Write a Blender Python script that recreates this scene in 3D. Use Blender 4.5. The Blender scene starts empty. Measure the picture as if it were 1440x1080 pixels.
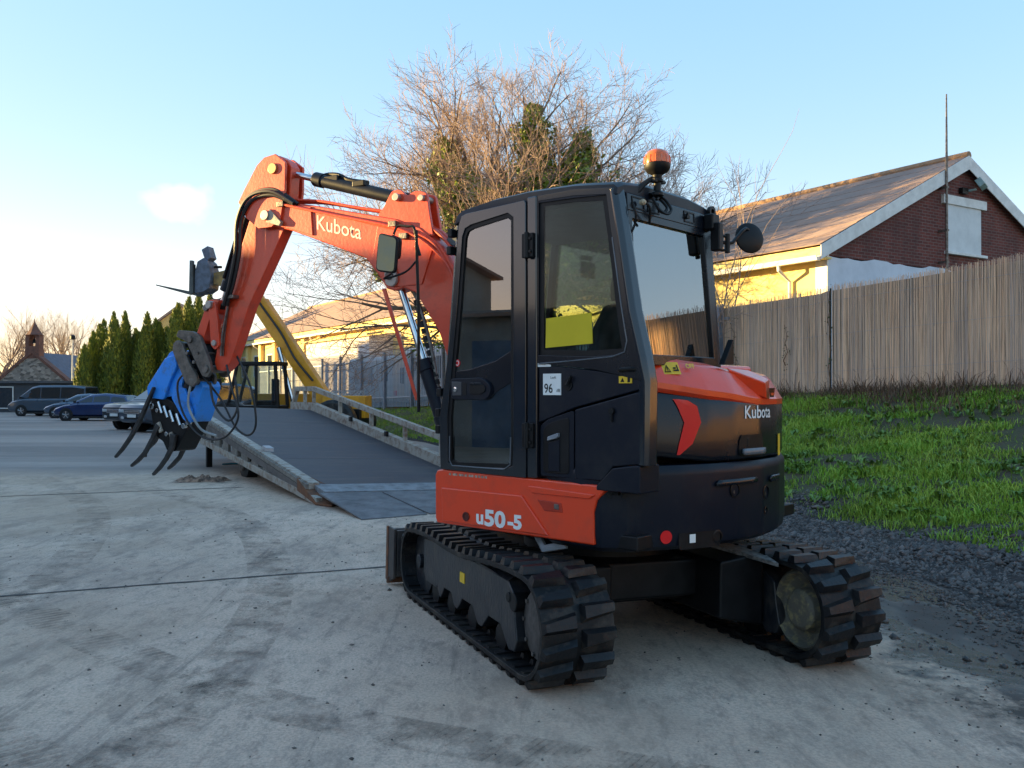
import bpy, bmesh, math, random
import numpy as np
from mathutils import Matrix, Vector
rnd = random.Random(7)
R = math.radians
scene = bpy.context.scene
COL = scene.collection

# ---------------------------------------------------------------- camera
cd = bpy.data.cameras.new('camera'); cam = bpy.data.objects.new('camera', cd); COL.objects.link(cam)
cd.sensor_width = 36; cd.lens = 31.25; cd.clip_start = .05; cd.clip_end = 3000
cam.location = (0, 0, 1.46); cam.rotation_euler = (R(90.37), 0, 0)
scene.camera = cam

# ---------------------------------------------------------------- sky and sun
SUN_EL = R(7.0); SUN_AZ = R(-78)          # azimuth clockwise from +Y: the sun is low, off to the left
w = bpy.data.worlds.new('World'); scene.world = w; w.use_nodes = True
nt = w.node_tree; bg = nt.nodes['Background']
sky = nt.nodes.new('ShaderNodeTexSky'); sky.sky_type = 'NISHITA'; sky.sun_disc = False
sky.sun_elevation = SUN_EL; sky.sun_rotation = SUN_AZ; sky.altitude = 50
sky.air_density = 1.0; sky.dust_density = .35; sky.ozone_density = 2.2
hs = nt.nodes.new('ShaderNodeHueSaturation'); hs.inputs['Saturation'].default_value = 2.45
gm_ = nt.nodes.new('ShaderNodeGamma'); gm_.inputs['Gamma'].default_value = .30   # a hazy, evenly bright evening sky
tn = nt.nodes.new('ShaderNodeMix'); tn.data_type = 'RGBA'; tn.blend_type = 'MULTIPLY'; tn.inputs[0].default_value = 1; tn.inputs[7].default_value = (1.09, .885, .895, 1)
nt.links.new(sky.outputs[0], gm_.inputs[0]); nt.links.new(gm_.outputs[0], hs.inputs['Color']); nt.links.new(hs.outputs[0], tn.inputs[6])
# thin clouds, low to the horizon
tc = nt.nodes.new('ShaderNodeTexCoord')
def wmath(op, a, b=None):
    n = nt.nodes.new('ShaderNodeMath'); n.operation = op; n.use_clamp = False
    for i, q in enumerate((a, b)):
        if q is None: continue
        if hasattr(q, 'links'): nt.links.new(q, n.inputs[i])
        else: n.inputs[i].default_value = q
    return n.outputs[0]
sep = nt.nodes.new('ShaderNodeSeparateXYZ'); nt.links.new(tc.outputs['Generated'], sep.inputs[0])
mp = nt.nodes.new('ShaderNodeMapping'); mp.inputs['Scale'].default_value = (1, 1, 4.5)
nt.links.new(tc.outputs['Generated'], mp.inputs['Vector'])
nz = nt.nodes.new('ShaderNodeTexNoise'); nz.inputs['Scale'].default_value = 3.2; nz.inputs['Detail'].default_value = 7
nt.links.new(mp.outputs[0], nz.inputs['Vector'])
band = nt.nodes.new('ShaderNodeMapRange'); band.inputs[1].default_value = .03; band.inputs[2].default_value = .16
band.inputs[3].default_value = 1; band.inputs[4].default_value = 0; nt.links.new(sep.outputs[2], band.inputs[0])
cl = nt.nodes.new('ShaderNodeMapRange'); cl.inputs[1].default_value = .48; cl.inputs[2].default_value = .72
nt.links.new(nz.outputs[0], cl.inputs[0])
c1 = wmath('MULTIPLY', cl.outputs[0], band.outputs[0])
# the one small cloud above the arm
vd = nt.nodes.new('ShaderNodeVectorMath'); vd.operation = 'SUBTRACT'
cdv = Vector((-458/1250, 1, 266/1250)).normalized(); vd.inputs[1].default_value = cdv
nt.links.new(tc.outputs['Generated'], vd.inputs[0])
vm = nt.nodes.new('ShaderNodeMapping'); vm.inputs['Scale'].default_value = (1, 1, 2.4); nt.links.new(vd.outputs[0], vm.inputs['Vector'])
vl = nt.nodes.new('ShaderNodeVectorMath'); vl.operation = 'LENGTH'; nt.links.new(vm.outputs[0], vl.inputs[0])
n2 = nt.nodes.new('ShaderNodeTexNoise'); n2.inputs['Scale'].default_value = 20; n2.inputs['Detail'].default_value = 8
nt.links.new(tc.outputs['Generated'], n2.inputs['Vector'])
dd = wmath('ADD', vl.outputs['Value'], wmath('MULTIPLY', wmath('SUBTRACT', n2.outputs[0], .5), .17))
c2r = nt.nodes.new('ShaderNodeMapRange'); c2r.inputs[1].default_value = .004; c2r.inputs[2].default_value = .040
c2r.inputs[3].default_value = .6; c2r.inputs[4].default_value = 0; nt.links.new(dd, c2r.inputs[0])
cf = wmath('MAXIMUM', wmath('MULTIPLY', c1, .8), c2r.outputs[0])
mx = nt.nodes.new('ShaderNodeMix'); mx.data_type = 'RGBA'
nt.links.new(cf, mx.inputs[0]); nt.links.new(tn.outputs[2], mx.inputs[6]); mx.inputs[7].default_value = (1.36, 1.06, .84, 1)
nt.links.new(mx.outputs[2], bg.inputs['Color']); bg.inputs['Strength'].default_value = .15

sd = bpy.data.lights.new('sun', 'SUN'); sun = bpy.data.objects.new('sun', sd); COL.objects.link(sun)
sd.energy = 3.2; sd.angle = R(.5); sd.color = (1, .70, .28)
sun.rotation_euler = Vector((-math.sin(SUN_AZ)*math.cos(SUN_EL), -math.cos(SUN_AZ)*math.cos(SUN_EL), -math.sin(SUN_EL))).to_track_quat('-Z', 'Y').to_euler()
sun.location = (-40, 8, 20)
scene.view_settings.view_transform = 'Standard'; scene.view_settings.look = 'None'
scene.view_settings.exposure = 2.76; scene.view_settings.gamma = 1; scene.view_settings.use_curve_mapping = False
scene.render.engine = 'CYCLES'

# ---------------------------------------------------------------- materials
MATS = {}
def mat(name, col, rough=.5, metal=0., col2=None, scale=6, lo=.4, hi=.65, bump=0, bscale=60, spec=.5, coat=0, stretch=None, attr=None, detail=6, dist=.02, trans=0):
    if name in MATS: return MATS[name]
    m = bpy.data.materials.new(name); m.use_nodes = True; t = m.node_tree; b = t.nodes['Principled BSDF']
    b.inputs['Roughness'].default_value = rough; b.inputs['Metallic'].default_value = metal
    b.inputs['Specular IOR Level'].default_value = spec; b.inputs['Coat Weight'].default_value = coat
    b.inputs['Coat Roughness'].default_value = .08
    if trans: b.inputs['Transmission Weight'].default_value = trans
    b.inputs['Base Color'].default_value = (*col, 1)
    co = t.nodes.new('ShaderNodeTexCoord'); src = co.outputs['Object']
    if stretch:
        mpn = t.nodes.new('ShaderNodeMapping'); mpn.inputs['Scale'].default_value = stretch
        t.links.new(src, mpn.inputs['Vector']); src = mpn.outputs[0]
    c2 = col2 or tuple(c*.72 for c in col)
    n = t.nodes.new('ShaderNodeTexNoise'); n.inputs['Scale'].default_value = scale; n.inputs['Detail'].default_value = detail
    n.inputs['Roughness'].default_value = .65
    t.links.new(src, n.inputs['Vector'])
    mr = t.nodes.new('ShaderNodeMapRange'); mr.inputs[1].default_value = lo; mr.inputs[2].default_value = hi
    t.links.new(n.outputs[0], mr.inputs[0])
    x = t.nodes.new('ShaderNodeMix'); x.data_type = 'RGBA'; x.inputs[6].default_value = (*col, 1); x.inputs[7].default_value = (*c2, 1)
    t.links.new(mr.outputs[0], x.inputs[0])
    out = x.outputs[2]
    if attr:
        a = t.nodes.new('ShaderNodeAttribute'); a.attribute_name = 'rnd'
        y = t.nodes.new('ShaderNodeMix'); y.data_type = 'RGBA'; y.inputs[7].default_value = (*attr, 1)
        t.links.new(a.outputs['Fac'], y.inputs[0]); t.links.new(out, y.inputs[6]); out = y.outputs[2]
    t.links.new(out, b.inputs['Base Color'])
    r2 = t.nodes.new('ShaderNodeMapRange'); r2.inputs[3].default_value = max(rough-.08, .03); r2.inputs[4].default_value = min(rough+.15, 1)
    t.links.new(n.outputs[0], r2.inputs[0]); t.links.new(r2.outputs[0], b.inputs['Roughness'])
    if bump:
        nb = t.nodes.new('ShaderNodeTexNoise'); nb.inputs['Scale'].default_value = bscale; nb.inputs['Detail'].default_value = 4
        t.links.new(src, nb.inputs['Vector'])
        bn = t.nodes.new('ShaderNodeBump'); bn.inputs['Strength'].default_value = bump; bn.inputs['Distance'].default_value = dist
        t.links.new(nb.outputs[0], bn.inputs['Height']); t.links.new(bn.outputs[0], b.inputs['Normal'])
    MATS[name] = m; return m
def glass(name, tint=(.55, .6, .58), ior=1.6, rough=.0, film=0):
    if name in MATS: return MATS[name]
    m = bpy.data.materials.new(name); m.use_nodes = True; t = m.node_tree; t.nodes.clear()
    o = t.nodes.new('ShaderNodeOutputMaterial'); tr = t.nodes.new('ShaderNodeBsdfTransparent'); tr.inputs[0].default_value = (*tint, 1)
    g = t.nodes.new('ShaderNodeBsdfGlossy'); g.inputs['Roughness'].default_value = rough; g.inputs[0].default_value = (1, 1, 1, 1)
    f = t.nodes.new('ShaderNodeFresnel'); f.inputs[0].default_value = ior
    x = t.nodes.new('ShaderNodeMixShader'); t.links.new(f.outputs[0], x.inputs[0]); t.links.new(tr.outputs[0], x.inputs[1]); t.links.new(g.outputs[0], x.inputs[2])
    last = x.outputs[0]
    if film:   # a film of dust that catches the light
        d = t.nodes.new('ShaderNodeBsdfDiffuse'); d.inputs[0].default_value = (.5, .5, .48, 1)
        c = t.nodes.new('ShaderNodeTexCoord'); n = t.nodes.new('ShaderNodeTexNoise'); n.inputs['Scale'].default_value = 5; n.inputs['Detail'].default_value = 8
        t.links.new(c.outputs['Object'], n.inputs['Vector'])
        r = t.nodes.new('ShaderNodeMapRange'); r.inputs[1].default_value = .4; r.inputs[2].default_value = .75; r.inputs[4].default_value = film
        t.links.new(n.outputs[0], r.inputs[0]); y = t.nodes.new('ShaderNodeMixShader')
        t.links.new(r.outputs[0], y.inputs[0]); t.links.new(last, y.inputs[1]); t.links.new(d.outputs[0], y.inputs[2]); last = y.outputs[0]
    t.links.new(last, o.inputs[0]); MATS[name] = m; return m

RED = mat('orange_red_paint', (.80, .050, .006), .30, col2=(.58, .050, .016), scale=6, lo=.5, hi=.8, detail=10, coat=.5, bump=.04, bscale=30)
BOOMRED = mat('boom_orange_red', (.66, .052, .014), .38, col2=(.40, .045, .020), scale=7, lo=.5, hi=.78, detail=10, coat=.25, bump=.08, bscale=40)
DECALRED = mat('red_reflector', (.72, .008, .012), .3, col2=(.66, .008, .012))
NAVY = mat('dark_navy_plastic', (.0065, .0092, .0170), .36, col2=(.020, .021, .024), scale=5, lo=.5, hi=.78, detail=10, bump=.05, bscale=180, spec=.22)
NAVYG = mat('dark_navy_gloss', (.0045, .0060, .0105), .22, col2=(.007, .009, .014), scale=3, spec=.3, coat=.15)
BLK = mat('black_paint', (.0050, .0050, .0060), .42, col2=(.010, .010, .011), scale=9, spec=.25)
RUB = mat('black_rubber', (.0070, .0070, .0085), .42, col2=(.075, .060, .047), scale=8, spec=.35, lo=.48, hi=.78, detail=10, bump=.35, bscale=45, dist=.008)
RUBD = mat('rubber_belt', (.007, .007, .008), .55, col2=(.085, .068, .053), scale=8, spec=.3, lo=.48, hi=.75, detail=10, bump=.3, bscale=60, dist=.006)
FRM = mat('track_frame_grey', (.014, .016, .021), .33, col2=(.075, .064, .054), scale=11, lo=.48, hi=.74, detail=10, bump=.15, bscale=50, stretch=(1, 1, .5))
CHR = mat('chrome_rod', (.72, .72, .74), .12, 1)
STL = mat('worn_steel', (.20, .18, .165), .45, .75, col2=(.09, .07, .06), scale=14, bump=.2)
DUSTY = mat('dusty_hub_steel', (.14, .12, .09), .7, .1, col2=(.46, .36, .15), scale=20, lo=.5, hi=.8, bump=.3)
WHT = mat('white_print', (.80, .80, .78), .5, col2=(.72, .72, .70))
GREY = mat('grey_print', (.30, .32, .33), .5)
YEL = mat('yellow_label', (.78, .50, .02), .5, col2=(.7, .44, .02))
YPAPER = mat('yellow_sheet', (.60, .46, .004), .6, col2=(.56, .43, .004))
ORLENS = mat('amber_lens', (.85, .16, .01), .18, col2=(.8, .13, .01), coat=.5, trans=.25)
GL_SIDE = glass('tinted_side_glass', (.62, .70, .66), 1.27, film=.035)
GL_REAR = glass('tinted_rear_glass', (.34, .40, .40), 3.2, film=.02)
GL_DOOR = glass('tinted_door_glass', (.40, .46, .44), 2.3, film=.05)
MIRR = mat('mirror_glass', (.75, .77, .78), .03, 1, col2=(.7, .72, .73))
BLUE = mat('blue_paint', (.020, .25, .80), .38, col2=(.05, .13, .30), scale=9, lo=.52, hi=.72, coat=.2, bump=.12, detail=10)
ZINC = mat('galvanised_steel', (.34, .38, .43), .5, .35, col2=(.25, .29, .35), scale=10)
RUST = mat('rusty_steel', (.20, .075, .03), .8, col2=(.09, .05, .035), scale=9, bump=.3)
WOODG = mat('weathered_timber', (.22, .19, .16), .8, col2=(.12, .10, .085), scale=9, bump=.3, stretch=(1, 1, 1))
ALUW = mat('scuffed_pale_metal', (.36, .32, .27), .6, .1, col2=(.17, .085, .05), scale=9, lo=.47, hi=.68, detail=10, bump=.2)

# ---------------------------------------------------------------- mesh builder
class MB:
    def __init__(s, M=None): s.v = []; s.f = []; s.mi = []; s.M = M; s.a = []
    def add(s, vs, fs, mi=0, M=None, a=None):
        k = len(s.v); Q = None
        if M is not None and s.M is not None: Q = s.M @ M
        elif M is not None: Q = M
        elif s.M is not None: Q = s.M
        for p in vs:
            p = Vector(p)
            s.v.append(tuple(Q @ p) if Q is not None else tuple(p))
        if a is not None: s.a += [a]*len(vs)
        for f in fs: s.f.append(tuple(i+k for i in f)); s.mi.append(mi)
        return s
    def box(s, c, d, M=None, mi=0, taper=1):
        x, y, z = d[0]/2, d[1]/2, d[2]/2; t = taper
        vs = [(c[0]+i*(x*(t if k > 0 else 1)), c[1]+j*(y*(t if k > 0 else 1)), c[2]+k*z) for k in (-1, 1) for i, j in ((-1, -1), (1, -1), (1, 1), (-1, 1))]
        return s.add(vs, [(3, 2, 1, 0), (4, 5, 6, 7), (0, 1, 5, 4), (1, 2, 6, 5), (2, 3, 7, 6), (3, 0, 4, 7)], mi, M)
    def bx(s, x0, x1, y0, y1, z0, z1, M=None, mi=0): return s.box(((x0+x1)/2, (y0+y1)/2, (z0+z1)/2), (abs(x1-x0), abs(y1-y0), abs(z1-z0)), M, mi)
    def prism(s, poly, c0, c1, mp, mi=0):
        n = len(poly); vs = [mp(a, b, c0) for a, b in poly]+[mp(a, b, c1) for a, b in poly]
        return s.add(vs, [tuple(range(n))[::-1], tuple(range(n, 2*n))]+[(i, (i+1) % n, n+(i+1) % n, n+i) for i in range(n)], mi)
    def ring(s, o, q, c0, c1, mp, mi=0):
        n = len(o); vs = [mp(a, b, c) for c in (c0, c1) for L in (o, q) for a, b in L]; fs = []
        for i in range(n):
            j = (i+1) % n
            fs += [(i, n+i, n+j, j), (2*n+i, 2*n+j, 3*n+j, 3*n+i), (i, j, 2*n+j, 2*n+i), (n+i, 3*n+i, 3*n+j, n+j)]
        return s.add(vs, fs, mi)
    def tube(s, pts, r, n=8, mi=0, caps=True, a=None):
        pts = [Vector(p) for p in pts]; m = len(pts)
        rs = r if isinstance(r, (list, tuple)) else [r]*m
        vs = []; prev = None
        for i, p in enumerate(pts):
            d = (pts[min(i+1, m-1)]-pts[max(i-1, 0)])
            if d.length < 1e-9: d = Vector((0, 0, 1))
            d.normalize()
            if prev is None: u = d.orthogonal().normalized()
            else:
                u = prev-d*prev.dot(d); u = u.normalized() if u.length > 1e-6 else d.orthogonal().normalized()
            prev = u; v = d.cross(u)
            for k in range(n):
                t = 2*math.pi*k/n; vs.append(p+(u*math.cos(t)+v*math.sin(t))*rs[i])
        fs = [(i*n+k, i*n+(k+1) % n, (i+1)*n+(k+1) % n, (i+1)*n+k) for i in range(m-1) for k in range(n)]
        if caps: fs += [tuple(range(n))[::-1], tuple(range((m-1)*n, m*n))]
        return s.add(vs, fs, mi, a=a)
    def lathe(s, prof, c, axis, n=24, mi=0):   # prof: (radius, height along axis)
        ax = Vector(axis).normalized(); u = ax.orthogonal().normalized(); v = ax.cross(u); c = Vector(c); m = len(prof)
        vs = [c+ax*h+(u*math.cos(2*math.pi*k/n)+v*math.sin(2*math.pi*k/n))*max(r, 1e-4) for r, h in prof for k in range(n)]
        fs = [(i*n+k, i*n+(k+1) % n, (i+1)*n+(k+1) % n, (i+1)*n+k) for i in range(m-1) for k in range(n)]
        fs += [tuple(range(n))[::-1], tuple(range((m-1)*n, m*n))]
        return s.add(vs, fs, mi)
    def loft(s, secs, mi=0, caps=True, closed=True):
        n = len(secs[0]); m = len(secs); vs = [p for q in secs for p in q]; K = n if closed else n-1
        fs = [(i*n+k, i*n+(k+1) % n, (i+1)*n+(k+1) % n, (i+1)*n+k) for i in range(m-1) for k in range(K)]
        if caps: fs += [tuple(range(n))[::-1], tuple(range((m-1)*n, m*n))]
        return s.add(vs, fs, mi)
    def mesh(s, name, mats, smooth=35, fix=True):
        me = bpy.data.meshes.new(name); me.from_pydata(s.v, [], s.f)
        for x in (mats if isinstance(mats, (list, tuple)) else [mats]): me.materials.append(x)
        if any(s.mi): me.polygons.foreach_set('material_index', s.mi)
        if fix:
            bm = bmesh.new(); bm.from_mesh(me); bmesh.ops.recalc_face_normals(bm, faces=bm.faces); bm.to_mesh(me); bm.free()
        if s.a:
            at = me.attributes.new('rnd', 'FLOAT', 'POINT'); at.data.foreach_set('value', s.a)
        if smooth:
            me.polygons.foreach_set('use_smooth', [True]*len(me.polygons)); me.set_sharp_from_angle(angle=R(smooth))
        me.update(); return me
    def build(s, name, mats, parent=None, bevel=0, smooth=35, fix=True, label=None, seg=2):
        return link(name, s.mesh(name, mats, smooth, fix), parent, bevel, label, seg)
def link(name, me, parent=None, bevel=0, label=None, seg=2):
    o = bpy.data.objects.new(name, me); COL.objects.link(o)
    if parent is not None: o.parent = parent
    if label: o['label'] = label
    if bevel:
        b = o.modifiers.new('bevel', 'BEVEL'); b.width = bevel; b.segments = seg; b.limit_method = 'ANGLE'; b.angle_limit = R(32); b.harden_normals = True
    return o
def tag(o, label=None, cat=None, group=None, kind=None):
    for k, v in (('label', label), ('category', cat), ('group', group), ('kind', kind)):
        if v: o[k] = v
    return o
def empty(name, loc, rz=0, label=None, cat=None, group=None, rot=None):
    o = bpy.data.objects.new(name, None); COL.objects.link(o); o.location = loc
    o.rotation_euler = rot or (0, 0, rz); o.empty_display_size = .2
    return tag(o, label, cat, group)
def copy_tree(o, parent=None):
    c = o.copy(); COL.objects.link(c)
    if parent is not None: c.parent = parent
    for ch in [q for q in o.children]: copy_tree(ch, c)
    return c
def text(s, size, fn, m, parent, name='lettering', bold=0., sx=1., spacing=1., label=None, shear=0):
    cu = bpy.data.curves.new('t', 'FONT'); cu.body = s; cu.size = size; cu.offset = bold; cu.space_character = spacing; cu.resolution_u = 3; cu.shear = shear
    to = bpy.data.objects.new('t', cu); COL.objects.link(to)
    dg = bpy.context.evaluated_depsgraph_get(); me = bpy.data.meshes.new_from_object(to.evaluated_get(dg))
    bpy.data.objects.remove(to); bpy.data.curves.remove(cu)
    for v in me.vertices: v.co = Vector(fn(v.co.x*sx, v.co.y))
    me.materials.clear(); me.materials.append(m); me.name = name
    return link(name, me, parent, label=label)
def rounded(pts, r, n=4):
    out = []; m = len(pts)
    for i in range(m):
        p = Vector(pts[i]); a = Vector(pts[i-1])-p; b = Vector(pts[(i+1) % m])-p
        q = min(r, a.length*.45, b.length*.45); A = p+a.normalized()*q; Bq = p+b.normalized()*q
        for k in range(n+1):
            t = k/n; out.append(tuple(A*(1-t)**2+p*2*t*(1-t)+Bq*t*t))
    return out
def scale_in(pts, d):   # inset a convex-ish polygon by d towards its inside, vertex by vertex
    m = len(pts); out = []
    ar = sum(pts[i][0]*pts[(i+1) % m][1]-pts[(i+1) % m][0]*pts[i][1] for i in range(m)); sg = 1 if ar > 0 else -1
    for i in range(m):
        p = Vector(pts[i]); a = (p-Vector(pts[i-1])).normalized(); b = (Vector(pts[(i+1) % m])-p).normalized()
        na = Vector((-a.y, a.x))*sg; nb = Vector((-b.y, b.x))*sg; n = (na+nb)
        k = d/max(.35, (1+na.dot(nb)))
        out.append(tuple(p+n*k))
    return out
# ---------------------------------------------------------------- ground
def sst(a, b, x): t = min(1, max(0, (x-a)/(b-a))); return t*t*(3-2*t)
def gz(x, y): return -.024*min(3.2, max(0, x-.1))*sst(30, 14, abs(y)+.001 if y > 0 else 1) - .20*sst(24, 46, y)
def gzz(x, y): return -.024*min(3.2, max(0, x-.1))*(1-sst(14, 30, y)) - .20*sst(24, 46, y)
gz = gzz
CURF = [((16, -6), (3.7, -8), 1.6), ((13, 2), (3.65, 0), 1.6), ((10, 7.7), (3.6, 4.5), 1.6), ((7.28, 12.6), (3.3, 7.3), 1.54), ((4.38, 17.8), (2.3, 10.8), 1.36),
        ((.74, 24.4), (-.3, 18), 1.08), ((-2.9, 31), (-2.4, 24.6), .84), ((-9.0, 42), (-8.3, 36), .50), ((-16, 55), (-15.4, 50), .1), ((-19.4, 61.5), (-19, 59), -.18)]
def curve_at(k):
    i = min(len(CURF)-2, max(0, int(k))); t = k-i; a, b = CURF[i], CURF[i+1]
    F = Vector(a[0]).lerp(Vector(b[0]), t); G = Vector(a[1]).lerp(Vector(b[1]), t); return F, G, a[2]*(1-t)+b[2]*t
def hnoise(x, y):
    return .5*math.sin(x*1.7+1.3*math.sin(y*1.1))+.3*math.sin(y*2.9+x*1.9)+.2*math.sin(x*6.1+y*4.7)
def bank_z(F, G, zf, t, p):
    z0 = gz(G.x, G.y)
    h = .1*min(1, t/.2) if t < .2 else .1+.9*((t-.2)/.8)**.92
    return z0+(zf-z0)*h+.075*hnoise(p.x*1.1, p.y*1.1)*min(1, t*8)*min(1, (1-t)*10+.15)
def bank_pt(k, t):
    F, G, zf = curve_at(k); p = G.lerp(F, t); return Vector((p.x, p.y, bank_z(F, G, zf, t, p)))

gm = bpy.data.materials.new('yard_concrete'); gm.use_nodes = True; t_ = gm.node_tree; b_ = t_.nodes['Principled BSDF']
def gn(kind, **kw):
    n = t_.nodes.new(kind)
    for k, v in kw.items(): setattr(n, k, v)
    return n
gco = gn('ShaderNodeTexCoord').outputs['Object']
def gnoise(scale, detail=8, rough=.6, stretch=None, rot=0, dist=0):
    mpn = gn('ShaderNodeMapping'); mpn.inputs['Scale'].default_value = stretch or (1, 1, 1); mpn.inputs['Rotation'].default_value = (0, 0, rot)
    t_.links.new(gco, mpn.inputs['Vector']); n = gn('ShaderNodeTexNoise'); n.inputs['Scale'].default_value = scale
    n.inputs['Detail'].default_value = detail; n.inputs['Roughness'].default_value = rough; n.inputs['Distortion'].default_value = dist
    t_.links.new(mpn.outputs[0], n.inputs['Vector']); return n.outputs[0]
def gmap(src, a, b, c=0., d=1.):
    n = gn('ShaderNodeMapRange'); n.inputs[1].default_value = a; n.inputs[2].default_value = b; n.inputs[3].default_value = c; n.inputs[4].default_value = d
    t_.links.new(src, n.inputs[0]); return n.outputs[0]
def gmix(f, a, b, mode='MIX'):
    n = gn('ShaderNodeMix', data_type='RGBA', blend_type=mode)
    for i, q in ((0, f), (6, a), (7, b)):
        if hasattr(q, 'links'): t_.links.new(q, n.inputs[i])
        else: n.inputs[i].default_value = q if i == 0 else (*q, 1)
    return n.outputs[2]
def gm2(op, a, b):
    n = gn('ShaderNodeMath', operation=op)
    for i, q in enumerate((a, b)):
        if hasattr(q, 'links'): t_.links.new(q, n.inputs[i])
        else: n.inputs[i].default_value = q
    return n.outputs[0]
base = gmix(gmap(gnoise(.35, 5), .38, .64), (.80, .575, .425), (.50, .355, .265))
base = gmix(gmap(gnoise(1.3, 8, .7, dist=.4), .5, .72), base, (.78, .57, .43))
base = gmix(gmap(gnoise(2.2, 10, .75, (1, .35, 1), .38), .50, .66, 0, .85), base, (.25, .185, .145))
base = gmix(gmap(gnoise(9, 9, .8, (1, .5, 1), .4), .50, .68, 0, .9), base, (.19, .14, .11))
base = gmix(gmap(gnoise(5, 10, .8, (1, .10, 1), .39, .6), .55, .70, 0, .75), base, (.13, .095, .075))
base = gmix(gmap(gnoise(60, 4, .7), .42, .72, 0, .7), base, (.24, .18, .145))
base = gmix(gmap(gnoise(190, 2, .6), .5, .8, 0, .6), base, (.45, .39, .34))
base = gmix(gmap(gnoise(.22, 4, .6), .46, .60, 0, .55), base, (.40, .27, .18))
sepg = gn('ShaderNodeSeparateXYZ'); t_.links.new(gco, sepg.inputs[0])
# rain water and silt lying along the foot of the gravel
wl = gm2('ADD', sepg.outputs[0], gm2('MULTIPLY', gm2('SUBTRACT', gnoise(.9, 6, .7), .5), 1.5))
wet = gmap(gm2('ADD', wl, gm2('MULTIPLY', gm2('SUBTRACT', gnoise(4, 7, .75), .5), 2.2)), 2.05, 2.5)
pud = gmap(gnoise(.8, 4, .5, (1, .45, 1), .3), .52, .56)
wet = gm2('MULTIPLY', wet, gmap(sepg.outputs[1], 11, 15, 1, 0))
base = gmix(gm2('MULTIPLY', wet, .93), base, (.045, .034, .028))
# smoother dark tarmac further off
far = gmap(gm2('ADD', sepg.outputs[1], gm2('MULTIPLY', gnoise(.15, 5), 5.)), 17.5, 19.5)
tar = gmix(gmap(gnoise(.12, 6, .7, (.3, 2.2, 1)), .42, .62), (.22, .18, .16), (.36, .29, .25))
base = gmix(far, base, tar)
t_.links.new(base, b_.inputs['Base Color'])
t_.links.new(gm2('SUBTRACT', gmap(gnoise(3, 8), .3, .7, .72, .95), gm2('MULTIPLY', gm2('MULTIPLY', wet, pud), .62)), b_.inputs['Roughness'])
bmp = gn('ShaderNodeBump'); bmp.inputs['Strength'].default_value = .55; bmp.inputs['Distance'].default_value = .012
hh = gm2('ADD', gm2('MULTIPLY', gnoise(7, 8, .7, (1, .5, 1), .4), 1.5), gm2('MULTIPLY', gnoise(75, 4, .7), .8))
# patch of shallow tyre cleats pressed into the silt
wv = gn('ShaderNodeTexWave', wave_type='BANDS'); wv.inputs['Scale'].default_value = 2.6; wv.inputs['Distortion'].default_value = 1.5
mpw = gn('ShaderNodeMapping'); mpw.inputs['Rotation'].default_value = (0, 0, 1.95); t_.links.new(gco, mpw.inputs['Vector']); t_.links.new(mpw.outputs[0], wv.inputs['Vector'])
hh = gm2('ADD', hh, gm2('MULTIPLY', wv.outputs['Fac'], gmap(gnoise(.5, 3), .55, .66, 0, .8)))
t_.links.new(gm2('MULTIPLY', hh, gm2('SUBTRACT', 1, gm2('MULTIPLY', wet, .7))), bmp.inputs['Height']); t_.links.new(bmp.outputs[0], b_.inputs['Normal'])

xs = [-1500, -700, -300, -150, -90, -60, -45, -35, -28, -22]+[-18+i for i in range(0, 18)]+[i*.4 for i in range(0, 12)]+[5+i for i in range(0, 16)]+[22, 26, 32, 40, 60, 100, 200, 500, 1500]
ys = [-60, -30, -15]+[-8+i for i in range(0, 60)]+[54, 58, 64, 72, 85, 110, 160, 300, 700, 1800]
g = MB(); nx = len(xs)
g.add([(x, y, gz(x, y)) for y in ys for x in xs], [(j*nx+i, j*nx+i+1, (j+1)*nx+i+1, (j+1)*nx+i) for j in range(len(ys)-1) for i in range(nx-1)])
tag(g.build('ground', gm), kind='structure')

# saw-cut joints between the concrete bays, filled with dirt
def strip(name, a, b, wd, m, seed):
    q = MB(); r_ = random.Random(seed); a = Vector(a); b = Vector(b); d = (b-a).normalized(); n = Vector((-d.y, d.x)); N = int((b-a).length/.12)
    vs = []
    for i in range(N+1):
        p = a.lerp(b, i/N)+n*(.006*math.sin(i*.7+seed)+r_.uniform(-.004, .004))
        for sgn in (-1, 1): e = p+n*sgn*wd*r_.uniform(.55, 1.35)/2; vs.append((e.x, e.y, gz(e.x, e.y)+.004))
    q.add(vs, [(2*i, 2*i+1, 2*i+3, 2*i+2) for i in range(N)]); return tag(q.build(name, m, fix=False), kind='structure')
JNT = mat('joint_dirt', (.060, .054, .050), .9, col2=(.105, .095, .085), scale=14, bump=.5)
strip('ground_joint', (-9, 4.1), (-.55, 7.53), .035, JNT, 1)
strip('ground_joint', (-13.4, 9.7), (-4.0, 13.3), .045, JNT, 2)

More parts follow.
